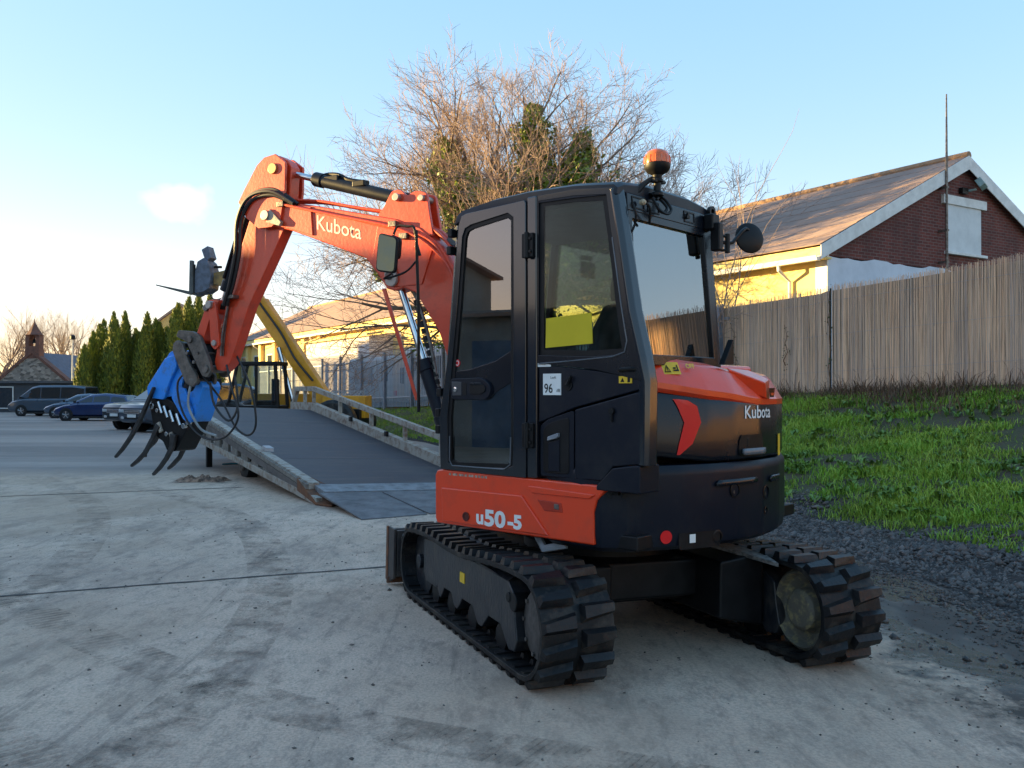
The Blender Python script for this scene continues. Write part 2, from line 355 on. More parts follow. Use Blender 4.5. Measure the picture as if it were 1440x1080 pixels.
# faint cleated tyre and track marks left in the silt on the concrete
TM_ = bpy.data.materials.new('track_silt'); TM_.use_nodes = True; t = TM_.node_tree; b = t.nodes['Principled BSDF']; b.inputs['Base Color'].default_value = (.10, .075, .06, 1); b.inputs['Roughness'].default_value = .95
c = t.nodes.new('ShaderNodeAttribute'); c.attribute_name = 'rnd'; co_ = t.nodes.new('ShaderNodeTexCoord'); n = t.nodes.new('ShaderNodeTexNoise'); n.inputs['Scale'].default_value = 3.5; n.inputs['Detail'].default_value = 9; n.inputs['Roughness'].default_value = .75
t.links.new(co_.outputs['Object'], n.inputs['Vector']); r = t.nodes.new('ShaderNodeMapRange'); r.inputs[1].default_value = .44; r.inputs[2].default_value = .66; r.inputs[4].default_value = .75; t.links.new(n.outputs[0], r.inputs[0])
m_ = t.nodes.new('ShaderNodeMath'); m_.operation = 'MULTIPLY'; t.links.new(r.outputs[0], m_.inputs[0]); t.links.new(c.outputs['Fac'], m_.inputs[1]); t.links.new(m_.outputs[0], b.inputs['Alpha'])
def marks(ctrl, wd, seed, amt):
    q = MB(); r_ = random.Random(seed); P = [Vector(p) for p in ctrl]; N = 260
    for i in range(N):
        f = i/N*(len(P)-1); k = min(len(P)-2, int(f)); u = f-k; p0, p1, p2, p3 = P[max(0, k-1)], P[k], P[k+1], P[min(len(P)-1, k+2)]
        pt = .5*((2*p1)+(p2-p0)*u+(2*p0-5*p1+4*p2-p3)*u*u+(p3+3*p1-p0-3*p2)*u**3); d = (p2-p0).normalized(); nn = Vector((-d.y, d.x)); h = .022
        for sd_ in (-1, 1):
            a = pt; e = pt+nn*sd_*wd*.5+d*.03*sd_; vs = [(x.x, x.y, gz(x.x, x.y)+.0035) for x in (a-d*h, e-d*h, e+d*h, a+d*h)]
            q.add(vs, [(0, 1, 2, 3)], a=amt*r_.uniform(.5, 1)*min(1, i/30)*min(1, (N-i)/30))
    tag(q.build('tyre_marks', TM_, smooth=0, fix=False), kind='structure')
marks([(-3.6, 1.5), (-3.3, 4), (-3.6, 7), (-5.2, 11), (-8, 15)], .36, 1, .8); marks([(-1.9, 1.5), (-1.5, 4), (-1.9, 7), (-3.4, 10.6), (-6.3, 14.2)], .36, 2, .8)
marks([(3.4, 2.0), (2.2, 2.9), (.6, 3.4), (-1.2, 4.2), (-3.5, 6.2), (-6, 9)], .30, 3, .7); marks([(2.6, 1.2), (1.6, 1.9), (.2, 2.5), (-1.6, 3.3), (-4.2, 5.4), (-7, 8)], .30, 4, .7); marks([(2.6, 3.6), (1.6, 3.1), (.4, 2.9), (-.8, 2.0)], .28, 6, 1)

# ---------------------------------------------------------------- bank, gravel, grass
SOIL = mat('bank_soil', (.060, .062, .024), .95, col2=(.075, .052, .032), scale=3.5, bump=.8, bscale=25, attr=(.026, .020, .018))
bk = MB(); ks = [i*.1 for i in range(0, 91)]; ts = [i/26 for i in range(27)]
for k in ks:
    for t in ts:
        p = bank_pt(k, t); bk.v.append(tuple(p)); bk.a.append(1-sst(.14, .30, t+.05*hnoise(p.x*2, p.y*2)))
m_ = len(ts); bk.f = [(i*m_+j, (i+1)*m_+j, (i+1)*m_+j+1, i*m_+j+1) for i in range(len(ks)-1) for j in range(m_-1)]; bk.mi = [0]*len(bk.f)
tag(bk.build('grass_bank', SOIL, fix=False), kind='structure')
pl = MB(); far_ = [tuple(bank_pt(k, 1)) for k in ks]
pl.v = far_+[(p[0]+75, p[1]+45, p[2]) for p in far_]; pl.f = [(i, i+1, len(far_)+i+1, len(far_)+i) for i in range(len(far_)-1)]; pl.mi = [0]*len(pl.f)
tag(pl.build('upper_yard', mat('upper_ground', (.10, .11, .05), .95, scale=2), fix=False), kind='structure')

def fast(name, V, F, mats, rv=None):
    V = np.asarray(V, np.float32).reshape(-1, 3); F = np.asarray(F, np.int32); me = bpy.data.meshes.new(name); k = F.shape[1]
    me.vertices.add(len(V)); me.vertices.foreach_set('co', V.ravel()); me.loops.add(F.size); me.loops.foreach_set('vertex_index', F.ravel())
    me.polygons.add(len(F)); me.polygons.foreach_set('loop_start', np.arange(0, F.size, k, dtype=np.int32)); me.polygons.foreach_set('loop_total', np.full(len(F), k, np.int32))
    me.materials.append(mats)
    if rv is not None: at = me.attributes.new('rnd', 'FLOAT', 'POINT'); at.data.foreach_set('value', np.asarray(rv, np.float32).ravel())
    me.update(calc_edges=True); me.validate(); return me
rng = np.random.default_rng(3)
def blades(P, L, W, lean, rv):          # P (n,3) roots, two-segment curved blades
    n = len(P); a = rng.uniform(0, 2*np.pi, n); b = rng.uniform(0, 2*np.pi, n)
    side = np.stack([np.cos(a), np.sin(a), np.zeros(n)], 1)*W[:, None]; ln = np.stack([np.cos(b), np.sin(b), np.zeros(n)], 1)*(lean*L)[:, None]
    up = np.stack([np.zeros(n), np.zeros(n), L], 1)
    V = np.stack([P-side, P+side, P+side*.7+up*.6+ln*.35, P-side*.7+up*.6+ln*.35, P+up*(.95-.25*lean)[:, None]+ln], 1)
    i = np.arange(n)[:, None]*5
    F = np.concatenate([i+np.array([[0, 1, 2]]), i+np.array([[0, 2, 3]]), i+np.array([[3, 2, 4]])], 0)
    return V, F, np.repeat(rv, 5)
GRASS = mat('grass_blades', (.17, .34, .024), .6, col2=(.075, .17, .016), scale=1.1, attr=(.42, .50, .07), spec=.3)
def scatter(n, k0, k1, t0, t1, dens):
    out = []; 
    while len(out) < n:
        k = rng.uniform(k0, k1); t = rng.uniform(t0, t1); p = bank_pt(k, t)
        if rng.random() < dens(p, t): out.append((p.x, p.y, p.z-.005, t))
    return np.array(out)
def dn(p, t):
    h = hnoise(p.x*1.5+5, p.y*1.4)+.7*hnoise(p.x*4.1, p.y*3.3+2)
    return max(.03, min(1, .48+.85*h))*min(1, max(0, (t-.13-.06*hnoise(p.y*2.2, p.x*3))/.10))*(1-.75*sst(.86, .97, t))
S = scatter(118000, 2.0, 4.8, .16, .99, dn); S2 = scatter(26000, 5.6, 7.0, .05, .98, lambda p, t: .8)
Pg = np.concatenate([S, S2]); n = len(Pg)
Lg = rng.gamma(3, .020, n)+.02; Lg *= 1+.5*np.array([hnoise(a*3.1, b*3.1) for a, b in Pg[:, :2]]); Lg = np.clip(Lg*.82, .02, .17)
rvg = np.clip(rng.beta(1.5, 3, n)+.25*np.array([hnoise(a*1.1+3, b*1.4) for a, b in Pg[:, :2]]), 0, 1)
V, F, rv = blades(Pg[:, :3], Lg, rng.uniform(.0035, .0075, n), rng.uniform(.2, 1.0, n), rvg)
o = link('grass', fast('grass', V, F, GRASS, rv)); tag(o, 'green grass growing over the slope below the reed fence', 'grass', kind='stuff')
# broad-leaved weeds (dock, dandelion) sit among the grass in low rosettes
S = scatter(900, 2.0, 4.6, .22, .93, lambda p, t: max(0, .3+hnoise(p.x*3, p.y*3)))
cs = np.repeat(S[:, :3], 9, 0); cs[:, :2] += rng.normal(0, .018, (len(cs), 2)); n = len(cs)
V, F, rv = blades(cs, rng.uniform(.05, .13, n), rng.uniform(.014, .026, n), rng.uniform(.9, 1.5, n), rng.uniform(0, .5, n))
tag(link('weed_rosettes', fast('weeds', V, F, mat('weed_leaves', (.12, .23, .035), .5, scale=2, attr=(.24, .34, .06)), rv)), 'low broad leaved weeds dotted through the bank grass', 'weeds', kind='stuff')
# dead stems and bracken at the foot of the fence
S = scatter(9500, 1.6, 4.75, .76, 1.0, lambda p, t: (.25+.75*sst(.83, .97, t))*max(.1, .6+.6*hnoise(p.x*2, p.y*2)))
n = len(S); V, F, rv = blades(S[:, :3], rng.gamma(2.5, .06, n)+.03, rng.uniform(.003, .008, n), rng.uniform(.2, 1.2, n), rng.random(n))
tag(link('dead_weeds', fast('dead', V, F, mat('dead_stems', (.22, .115, .06), .85, scale=5, attr=(.12, .075, .05)), rv)), 'brown dead weeds tangled along the foot of the fence', 'weeds', kind='stuff')
S = scatter(1500, 3.9, 4.6, .3, .85, lambda p, t: .6)
n = len(S); V, F, rv = blades(S[:, :3], rng.gamma(2.5, .05, n)+.03, rng.uniform(.003, .008, n), rng.uniform(.4, 1.4, n), rng.random(n))
tag(link('leaf_litter', fast('litter', V, F, MATS['dead_stems'], rv)), 'brown leaf litter behind the machine on the bank', 'litter', kind='stuff')
# dark gravel along the foot of the bank, stones scattered out over the concrete
def stones(S, sz):
    n = len(S); base = np.array([(1, 0, 0), (-1, 0, 0), (0, 1, 0), (0, -1, 0), (0, 0, 1), (0, 0, -1)], float)
    V = base[None]*sz[:, None, None]*rng.uniform(.45, 1.2, (n, 6, 1))
    V = V+rng.normal(0, .18, (n, 6, 3))*sz[:, None, None]; th_ = rng.uniform(0, 6.28, n); c, s = np.cos(th_), np.sin(th_)
    V[:, :, :2] = np.stack([V[:, :, 0]*c[:, None]-V[:, :, 1]*s[:, None], V[:, :, 0]*s[:, None]+V[:, :, 1]*c[:, None]], 2)
    V[:, :, 2] *= .7; V += S[:, None, :3]
    T = np.array([(0, 2, 4), (2, 1, 4), (1, 3, 4), (3, 0, 4), (2, 0, 5), (1, 2, 5), (3, 1, 5), (0, 3, 5)])
    return V, (np.arange(n)[:, None, None]*6+T[None]).reshape(-1, 3), np.repeat(rng.random(n), 6)
def gden(p, t): return max(0, 1-sst(.13, .30, t+.04*hnoise(p.x*3, p.y*3)))*sst(-.01, .05, t)
S = scatter(26000, 1.6, 4.9, 0, .36, gden); S[:, 2] += .004
V, F, rv = stones(S, rng.gamma(3, .0055, len(S))+.006)
GRV = mat('dark_gravel', (.036, .029, .027), .55, col2=(.016, .013, .012), scale=1.5, attr=(.15, .12, .105))
tag(link('gravel', fast('gravel', V, F, GRV, rv)), 'dark wet gravel heaped along the foot of the bank', 'gravel', kind='stuff')
S = []
while len(S) < 5200:
    x = rng.uniform(-5, 4.2); y = rng.uniform(1.9, 11); 
    if rng.random() < .07+.9*sst(1.4, 3.3, x): S.append((x, y, gz(x, y)+.002, 0))
S = np.array(S); V, F, rv = stones(S, rng.gamma(2, .0022, len(S))+.0025)
tag(link('grit', fast('grit', V, F, mat('loose_grit', (.06, .048, .042), .9, scale=3, attr=(.22, .18, .15)), rv)), 'loose grit and small stones strewn over the concrete', 'grit', kind='stuff')

# gravel that has spilled out from the toe of the bank
S = []
while len(S) < 5200:
    k = rng.uniform(1.3, 4.2); F_, G_, zf = curve_at(k); q = rng.gamma(1.3, .2); x = G_.x-q*.95+.02; y = G_.y-q*.25+rng.normal(0, .1)
    if .55+.6*hnoise(x*2.1, y*2.1) > rng.random(): S.append((x, y, gz(x, y)+.003, 0))
S = np.array(S); V, F, rv = stones(S, rng.gamma(2, .0045, len(S))+.004)
tag(link('spilled_gravel', fast('spill', V, F, GRV, rv)), 'dark gravel spilled out over the wet edge of the concrete', 'gravel', kind='stuff')

# ---------------------------------------------------------------- reed screen on the bank
REED = mat('reed_screen', (.88, .58, .37), .75, col2=(.66, .41, .26), scale=2.5, attr=(.46, .35, .29), stretch=(8, 8, .6), bump=.2)
REEDD = mat('reed_dark', (.05, .042, .035), .9)
rf = empty('reed_fence', (0, 0, 0), label='tall brown reed screen fence standing along the top of the grass bank', cat='fence')
FT = [(0, 3.5), (1, 3.46), (2, 3.44), (2.7, 3.42), (3.0, 3.38), (3.35, 3.31), (3.6, 3.27), (3.62, 3.24), (4.0, 3.19), (4.06, 3.18)]
def ftop(k):
    for a, b in zip(FT, FT[1:]):
        if a[0] <= k <= b[0]: return a[1]+(b[1]-a[1])*(k-a[0])/(b[0]-a[0])
    return FT[-1][1]
def fence_pt(k): F_, G_, zf = curve_at(k); return F_, zf
for k0, k1 in ((0.0, 1.2), (1.2, 2.4), (2.4, 3.575), (3.585, 4.06)):
    q = MB(); k = k0; 
    while k < k1:
        F_, zf = fence_pt(k); F2, _ = fence_pt(k+.01); d = (F2-F_).normalized(); nrm = Vector((-d.y, d.x))
        hgt = ftop(k)+.014*math.sin(k*9)+rnd.gauss(0, .022)-(.05*rnd.random() if rnd.random() < .12 else 0); rr = rnd.uniform(.0035, .0072)
        off = rnd.uniform(-.008, .008); a = min(1, max(0, rnd.random()**1.6*.9+.22*math.sin(k*61)*math.sin(k*17+1)))
        if rnd.random() < .05: a = 1
        p = F_+nrm*off; lean = rnd.gauss(0, .012); lz = rnd.gauss(0, .006)
        A = Vector((p.x, p.y, zf-.08)); Bt = Vector((p.x+d.x*lean, p.y+d.y*lean, hgt)); M_ = A.lerp(Bt, .5)+Vector((d.x*lz, d.y*lz, 0))
        q.tube([A, M_, Bt], [rr, rr*.95, rr*.6], 3, caps=False, a=a)
        k += rnd.uniform(.0055, .0095)/ (CURF[min(8, int(k))+1][0][1]-CURF[min(8, int(k))][0][1]) / 1.13 * 1.0
    tag(q.build('reed_panel', REED, rf, smooth=0, fix=False), kind='stuff')
    q = MB()       # sheet behind closes the gaps, darker tone painting in the shade between reeds
    K = [k0+(k1-k0)*i/40 for i in range(41)]; vs = []
    for k in K:
        F_, zf = fence_pt(k); d = (fence_pt(k+.01)[0]-F_).normalized(); nrm = Vector((d.y, -d.x))
        for dz, off in ((-.08, .02), (None, .02), (None, .03), (-.08, .03)):
            z = zf+dz if dz is not None else ftop(k)-.07
            vs.append((F_.x+nrm.x*off, F_.y+nrm.y*off, z))
    q.add(vs, [(4*i+j, 4*i+(j+1) % 4, 4*i+4+(j+1) % 4, 4*i+4+j) for i in range(40) for j in range(4)])
    q.build('backing_mat', mat('reed_gap_shade', (.40, .32, .24), .9, col2=(.16, .13, .10), scale=3, stretch=(40, 40, 1)), rf)
for zz in (.35, 1.0, 1.6):
    q = MB(); q.tube([Vector((*fence_pt(k)[0], fence_pt(k)[1]+zz*(ftop(k)-fence_pt(k)[1])/1.85))+Vector((-.014, -.008, 0)) for k in [i*.05 for i in range(0, 81)]], .0016, 4)
    q.build('binding_wire', ZINC, rf)
for k in (3.58, 1.3, 2.45):
    F_, zf = fence_pt(k); q = MB(); q.bx(F_.x-.011, F_.x+.011, F_.y-.02, F_.y+.02, zf-.1, ftop(k)-.03); q.build('fence_post', REEDD, rf, bevel=.004)
# ivy stems that climb through the reeds
IVYM = mat('ivy_leaf', (.025, .045, .012), .5, col2=(.04, .06, .015), scale=3, attr=(.10, .11, .02))
for (k, z0, z1, lab) in ((3.58, .25, 1.75, 'dark ivy stem climbing the gap between two reed panels'), (3.98, .1, 1.5, 'thin creeper with dark leaves at the far left end of the reed fence'), (3.75, .5, 1.25, 'sprig of creeper poking through the middle of the reeds')):
    F_, zf = fence_pt(k); r_ = random.Random(int(k*100)); st = empty('climbing_ivy', (F_.x-.03, F_.y-.03, zf), label=lab, cat='ivy')
    pts = [Vector((r_.gauss(0, .025)-.01, r_.gauss(0, .012)-.02, z0+(z1-z0)*i/9)) for i in range(10)]
    q = MB(); q.tube(pts, [.009-.0007*i for i in range(10)], 5); q.build('stem', MATS['dead_stems'], st)
    q = MB()
    for i in range(46 if k < 3.9 else 70):
        p = pts[r_.randrange(10)]+Vector((r_.gauss(0, .03), r_.uniform(-.03, 0), r_.gauss(0, .06))); s_ = r_.uniform(.010, .024)
        e = Matrix.Translation(p) @ Matrix.Rotation(r_.uniform(0, 6.28), 4, (r_.random(), r_.random(), r_.random()))
        q.add([(-s_, 0, 0), (0, -s_*.5, 0), (s_, 0, 0), (0, s_, .003)], [(0, 1, 2, 3)], M=e, a=r_.random()*.5)
    q.build('leaves', IVYM, st, smooth=0, fix=False)

# ---------------------------------------------------------------- steel palisade behind the ramp
pf = empty('palisade_fence', (0, 0, 0), label='grey steel palisade security fence beyond the loading ramp', cat='fence')
pv = []; 
pm = MB(); W = .034
prof = [(-W, 0), (-W*.45, .016), (0, .005), (W*.45, .016), (W, 0)]
hgt = [0, .88, 1.0]
vs = [(x*(1 if h < .9 else 0.15), y, h) for h in hgt for x, y in prof]
vs += [(x*(1 if h < .9 else 0.15), y+.004, h) for h in hgt for x, y in prof]
fs = [(i*5+j, i*5+j+1, i*5+6+j, i*5+5+j) for i in range(2) for j in range(4)]+[(15+i*5+j, 15+i*5+5+j, 15+i*5+6+j, 15+i*5+j+1) for i in range(2) for j in range(4)]
pm.add(vs, fs); pale = pm.mesh('pale', ZINC, 0, fix=False)
dist_ = 0; k = 4.03; last = fence_pt(k)[0]; i = 0; posts = []
def ptop(k): return 3.2-.2*sst(4, 6, k)
while k < 8.2 and i < 292:
    F_, zf = fence_pt(k); d = (fence_pt(k+.01)[0]-F_).normalized(); seg = CURF[int(k)+1][0]; s0 = CURF[int(k)][0]; L_ = math.dist(seg, s0)
    o = link('pale', pale, pf); o.location = (F_.x, F_.y, zf+.05); o.rotation_euler = (0, 0, math.atan2(d.y, d.x)); o.scale = (1, 1, ptop(k)-zf-.05)
    if i % 19 == 0: posts.append((F_, zf, d, ptop(k)))
    k += .142/L_; i += 1
kend = k
for F_, zf, d, zt in posts:
    q = MB(); M_ = Matrix.Translation((F_.x, F_.y, 0)) @ Matrix.Rotation(math.atan2(d.y, d.x), 4, 'Z'); q.bx(-.05, .05, .045, .125, zf-.2, zt-.08, M_); q.build('post', mat('fence_post_steel', (.20, .24, .30), .5, .3, col2=(.15, .18, .23)), pf)
for fr in (.17, .83):
    q = MB(); kk = [4.0+(kend-4.0)*j/80 for j in range(81)]; vs = []
    for k in kk:
        F_, zf = fence_pt(k); z = zf+.05+(ptop(k)-zf-.05)*fr; d = (fence_pt(k+.01)[0]-F_).normalized(); nn = Vector((-d.y, d.x))
        vs += [(F_.x+nn.x*a, F_.y+nn.y*a, z+b) for a, b in ((.02, -.025), (.045, -.025), (.045, .025), (.02, .025))]
    q.add(vs, [(4*a+b, 4*a+(b+1) % 4, 4*a+4+(b+1) % 4, 4*a+4+b) for a in range(80) for b in range(4)]); q.build('rail', ZINC, pf)

# white trellis leaning in front of the palisade
tz = empty('trellis_panel', (-5.05, 27.3, .1), R(12), 'diamond lattice white trellis panel standing in front of the palisade', 'trellis')
TW = mat('white_trellis', (.52, .55, .60), .6)
for sgn in (-1, 1):
    for j in range(-9, 10):
        xc = j*.115; pts = []
        x0, z0 = xc-.65*sgn, 0; 
        A = [(xc+sgn*(z-.65), z) for z in (0, .25, .5, .75, 1.0, 1.3) if abs(xc+sgn*(z-.65)) <= .47]
        lo = max(0, min(1.3, .65+(-.47-xc)/sgn if sgn > 0 else .65+(-xc+.47)/-1)); 
        zs = sorted([max(0, min(1.3, .65+sgn*(e-xc))) for e in (-.47, .47)])
        if zs[1]-zs[0] < .06: continue
        q = MB(); q.tube([(xc+sgn*(z-.65), .006*sgn, z) for z in zs], .013, 4); q.build('lath', TW, tz, smooth=0)
q = MB(); q.bx(-.5, -.46, -.02, .02, 0, 1.34); q.bx(.46, .5, -.02, .02, 0, 1.34); q.bx(-.46, .46, -.019, .019, 1.3, 1.339); q.bx(-.46, .46, -.019, .019, 0, .04); q.build('frame', TW, tz)
# ---------------------------------------------------------------- long brick-gabled building behind the fence
CREAM = mat('cream_render', (.80, .62, .25), .85, col2=(.72, .55, .22), scale=1.2, bump=.1)
WPAINT = mat('white_masonry_paint', (.62, .65, .74), .8, col2=(.52, .55, .63), scale=1.5)
WTRIM = mat('white_trim', (.74, .73, .72), .6, col2=(.60, .59, .58), scale=4)
ROOFM = mat('brown_roof_sheet', (.36, .25, .205), .95, col2=(.29, .205, .17), scale=1.6, bump=.12, spec=.1)
bmat = bpy.data.materials.new('red_brick'); bmat.use_nodes = True; t = bmat.node_tree; b = t.nodes['Principled BSDF']; b.inputs['Roughness'].default_value = .9
c = t.nodes.new('ShaderNodeTexCoord'); mp_ = t.nodes.new('ShaderNodeMapping'); mp_.inputs['Rotation'].default_value = (R(90), 0, 0); t.links.new(c.outputs['Object'], mp_.inputs['Vector'])
br = t.nodes.new('ShaderNodeTexBrick'); br.inputs['Scale'].default_value = 1; br.inputs['Brick Width'].default_value = .23; br.inputs['Row Height'].default_value = .078; br.inputs['Mortar Size'].default_value = .008
br.inputs['Color1'].default_value = (.17, .040, .030, 1); br.inputs['Color2'].default_value = (.10, .026, .022, 1); br.inputs['Mortar'].default_value = (.17, .12, .11, 1); br.inputs['Bias'].default_value = -.1
t.links.new(mp_.outputs[0], br.inputs['Vector'])
nn = t.nodes.new('ShaderNodeTexNoise'); nn.inputs['Scale'].default_value = 1.4; nn.inputs['Detail'].default_value = 6; mq = t.nodes.new('ShaderNodeMapping'); mq.inputs['Scale'].default_value = (1, 1, .35)
t.links.new(c.outputs['Object'], mq.inputs['Vector']); t.links.new(mq.outputs[0], nn.inputs['Vector'])
rr_ = t.nodes.new('ShaderNodeMapRange'); rr_.inputs[1].default_value = .45; rr_.inputs[2].default_value = .75; rr_.inputs[4].default_value = .75; t.links.new(nn.outputs[0], rr_.inputs[0])
x_ = t.nodes.new('ShaderNodeMix'); x_.data_type = 'RGBA'; t.links.new(rr_.outputs[0], x_.inputs[0]); t.links.new(br.outputs['Color'], x_.inputs[6]); x_.inputs[7].default_value = (.045, .018, .018, 1)
t.links.new(x_.outputs[2], b.inputs['Base Color']); BRICK = bmat
DKGL = mat('dark_window', (.03, .035, .045), .08, col2=(.04, .045, .055))

HB = empty('long_building', (7.26, 20.5, 0), R(32), 'long pitched roof building with brick gable end and cream side wall', 'building')
EZ, RZ, RX, BW, BL = 4.9, 7.53, 5.44, 10.88, 51.
gmp = lambda a, b_, c_: (a, c_, b_)
q = MB(); q.prism([(0, 4.56), (0, EZ-.02), (RX, RZ-.03), (BW, EZ-.02), (BW, 4.56)], 0, .3, gmp); q.build('brick_gable', BRICK, HB, smooth=0)
q = MB(); r_ = random.Random(4); top = [(x, 4.565+(r_.uniform(-.05, .04) if 0 < x < BW else 0)) for x in [BW*i/44 for i in range(45)]]
q.prism([(0, .8)]+top+[(BW, .8)], -.012, .28, gmp); q.build('painted_wall', WPAINT, HB, smooth=0)
q = MB(); q.bx(0.0, .25, .30, BL, .6, EZ-.05); q.build('side_wall', CREAM, HB)
q = MB(); q.bx(BW-.25, BW, .3, BL, .6, EZ-.05); q.prism([(0, .6), (0, EZ), (RX, RZ-.05), (BW, EZ), (BW, .6)], BL, BL+.25, gmp); q.build('rear_wall', CREAM, HB)
# roof as overlapping runs of sheeting
def roof_side(x0, z0, x1, z1, name):
    q = MB(); n = 9; d = Vector((x1-x0, z1-z0)).normalized(); nv = Vector((-d.y, d.x)); nv = nv if nv.y > 0 else -nv
    for i in range(n):
        a = Vector((x0, z0)).lerp(Vector((x1, z1)), i/n); b2 = Vector((x0, z0)).lerp(Vector((x1, z1)), min(1, (i+1.12)/n))
        P = [a+nv*.018, b2+nv*.008, b2+nv*.002, a+nv*.0]; q.prism([tuple(p) for p in P], -.16, BL+.3, gmp)
    q.build(name, ROOFM, HB, smooth=0)
sl = (RZ-EZ)/RX
roof_side(-.42, EZ-.42*sl+.06, RX, RZ+.06, 'roof'); roof_side(BW+.42, EZ-.42*sl+.06, RX, RZ+.06, 'roof')
q = MB(); q.tube([(RX, -.18, RZ+.07), (RX, BL+.32, RZ+.07)], .11, 8); q.build('ridge_cap', mat('ridge_cap', (.36, .22, .13), .8), HB)
for s_, nm in ((-1, 'bargeboard'), (1, 'bargeboard')):
    q = MB(); e = (RX+s_*(RX+.42), EZ-.42*sl); P = [(e[0], e[1]+.05), (RX, RZ+.06), (RX, RZ-.30), (e[0], e[1]-.28)]
    q.prism(P, -.19, -.165, gmp); q.build(nm, WTRIM, HB, bevel=.005)
q = MB(); q.bx(-.40, -.36, -.14, BL, EZ-.42*sl-.24, EZ-.42*sl+.02); q.build('fascia', CREAM, HB)
q = MB(); q.bx(-.36, -.0, -.14, BL, EZ-.42*sl-.24, EZ-.42*sl-.20); q.build('soffit', CREAM, HB)
q = MB(); q.prism([(-.405, 4.40), (-.52, 4.40), (-.55, 4.51), (-.52, 4.51), (-.50, 4.42), (-.42, 4.42), (-.42, 4.51), (-.405, 4.51)], -.15, BL, gmp); q.build('gutter', WTRIM, HB)
for y in (1.0, 12, 23, 34, 45):
    q = MB(); q.tube([(-.47, y, 4.41), (-.47, y, 4.3), (-.08, y, 4.05), (-.08, y, 1.2)], .045, 8); q.build('drainpipe', WTRIM, HB)
q = MB(); q.bx(0-.015, .05, -.03, .30, .8, EZ-.3); q.build('corner_trim', WTRIM, HB)
q = MB(); q.bx(4.68, 6.2, -.05, .1, 5.05, 6.26); q.build('blocked_window', mat('window_board', (.66, .68, .70), .7, col2=(.56, .58, .60), scale=2), HB)
q = MB(); q.bx(4.48, 6.42, -.09, .1, 6.262, 6.50); q.build('lintel', WTRIM, HB, bevel=.01)
q = MB(); q.bx(4.6, 6.42, -.11, .1, 4.97, 5.045); q.build('sill', WTRIM, HB, bevel=.01)
q = MB(); q.box((5.75, -.32, 6.86), (.30, .16, .24), Matrix.Translation((5.75, -.32, 6.86)) @ Matrix.Rotation(R(-35), 4, 'X') @ Matrix.Rotation(R(20), 4, 'Z') @ Matrix.Translation((-5.75, .32, -6.86))); q.tube([(5.6, 0, 6.7), (5.65, -.25, 6.72)], .03, 6); q.build('floodlight', mat('floodlight_body', (.25, .36, .36), .5), HB, bevel=.01)
q = MB(); q.bx(5.25, 5.5, -.12, .0, 6.6, 6.75); q.build('junction_box', BLK, HB)
q = MB(); q.tube([(4.37, -.22, 4.3), (4.37, -.22, 7.4), (4.37, -.22, 9.0)], [.035, .03, .018], 8); q.build('aerial_mast', STL, HB)
for z in (4.7, 5.5, 6.6):
    q = MB(); q.bx(4.33, 4.41, -.26, .0, z, z+.05); q.build('mast_bracket', STL, HB)
# windows and flat pillars along the cream wall
for i, y in enumerate((9, 14, 34.0, 36.5, 39.0, 42, 45, 48)):
    q = MB(); q.ring([(y, 2.3), (y+1.5, 2.3), (y+1.5, 3.75), (y, 3.75)], [(y+.08, 2.38), (y+1.42, 2.38), (y+1.42, 3.67), (y+.08, 3.67)], -.04, .02, lambda a, b_, c_: (c_, a, b_)); w_ = q.build('window', WTRIM, HB)
    q = MB(); q.bx(-.015, -.004, y+.08, y+1.42, 2.38, 3.67); q.build('pane', DKGL, w_)
for y in (33, 35.7, 38.2, 41.2, 44.2, 47.2, 50):
    q = MB(); q.bx(-.25, -.005, y, y+.5, .6, 4.35); q.build('pillar', CREAM, HB)
# lower extension with a lean-to roof
q = MB(); q.prism([(-1.2, .4), (-1.2, 3.92), (-.005, 4.10), (-.005, .4)], 24.0, 32.5, gmp); q.build('extension_wall', mat('pale_pink_render', (.62, .57, .57), .85, col2=(.55, .50, .50), scale=1.5), HB)
q = MB(); q.prism([(-1.4, 3.90), (-1.4, 4.0), (-.56, 4.16), (-.56, 4.06)], 23.8, 32.7, gmp); q.build('extension_roof', CREAM, HB)

# ---------------------------------------------------------------- unseen warehouses added off to the left to cast shade on the yard
SHEET = mat('grey_cladding', (.30, .29, .27), .6, col2=(.24, .235, .22), scale=1.5, stretch=(1, 1, .2))
def shade_shed(x, y, L, Wd, h, rise, lab, rz=32, roofc=ROOFM):
    r = empty('shade_warehouse', (x, y, 0), R(rz), lab, 'building')
    q = MB(); q.prism([(0, -.5), (0, h), (-Wd/2, h+rise), (-Wd, h), (-Wd, -.5)], 0, L, lambda a, b_, c_: (a, c_, b_)); q.build('wall', SHEET, r, smooth=0)
    for s_ in (0, 1):
        q = MB(); q.prism([(.3 if s_ == 0 else -Wd-.3, h-.3*2*rise/Wd+.02), (-Wd/2, h+rise+.02), (-Wd/2, h+rise+.12), (.3 if s_ == 0 else -Wd-.3, h-.3*2*rise/Wd+.12)], -.3, L+.3, lambda a, b_, c_: (a, c_, b_)); q.build('roof', roofc, r, smooth=0)
    k = 0
    for yy in np.arange(3, L-4, 7.5):
        q = MB(); q.bx(.0, .05, yy, yy+3.4, 0, min(3.6, h-.6)); dr = q.build('roller_door', mat('roller_door_blue', (.10, .16, .25), .5), r)
    for yy in np.arange(0, L, 7.5):
        q = MB(); q.bx(.0, .12, yy, yy+.2, -.3, h-.3); q.build('wall_rib', ZINC, r)
    return r
shade_shed(-2.5, -20.5, 31.3, 9, 3.3, .5, 'low grey clad workshop added unseen on the left to cast shade')
shade_shed(-19.2, 6.2, 12.2, 6, 5.1, .4, 'mid height grey clad store added unseen on the left to cast shade')
shade_shed(-20.6, 17.0, 37, 4.2, 7.6, .5, 'tall grey clad building added unseen on the left to cast shade')
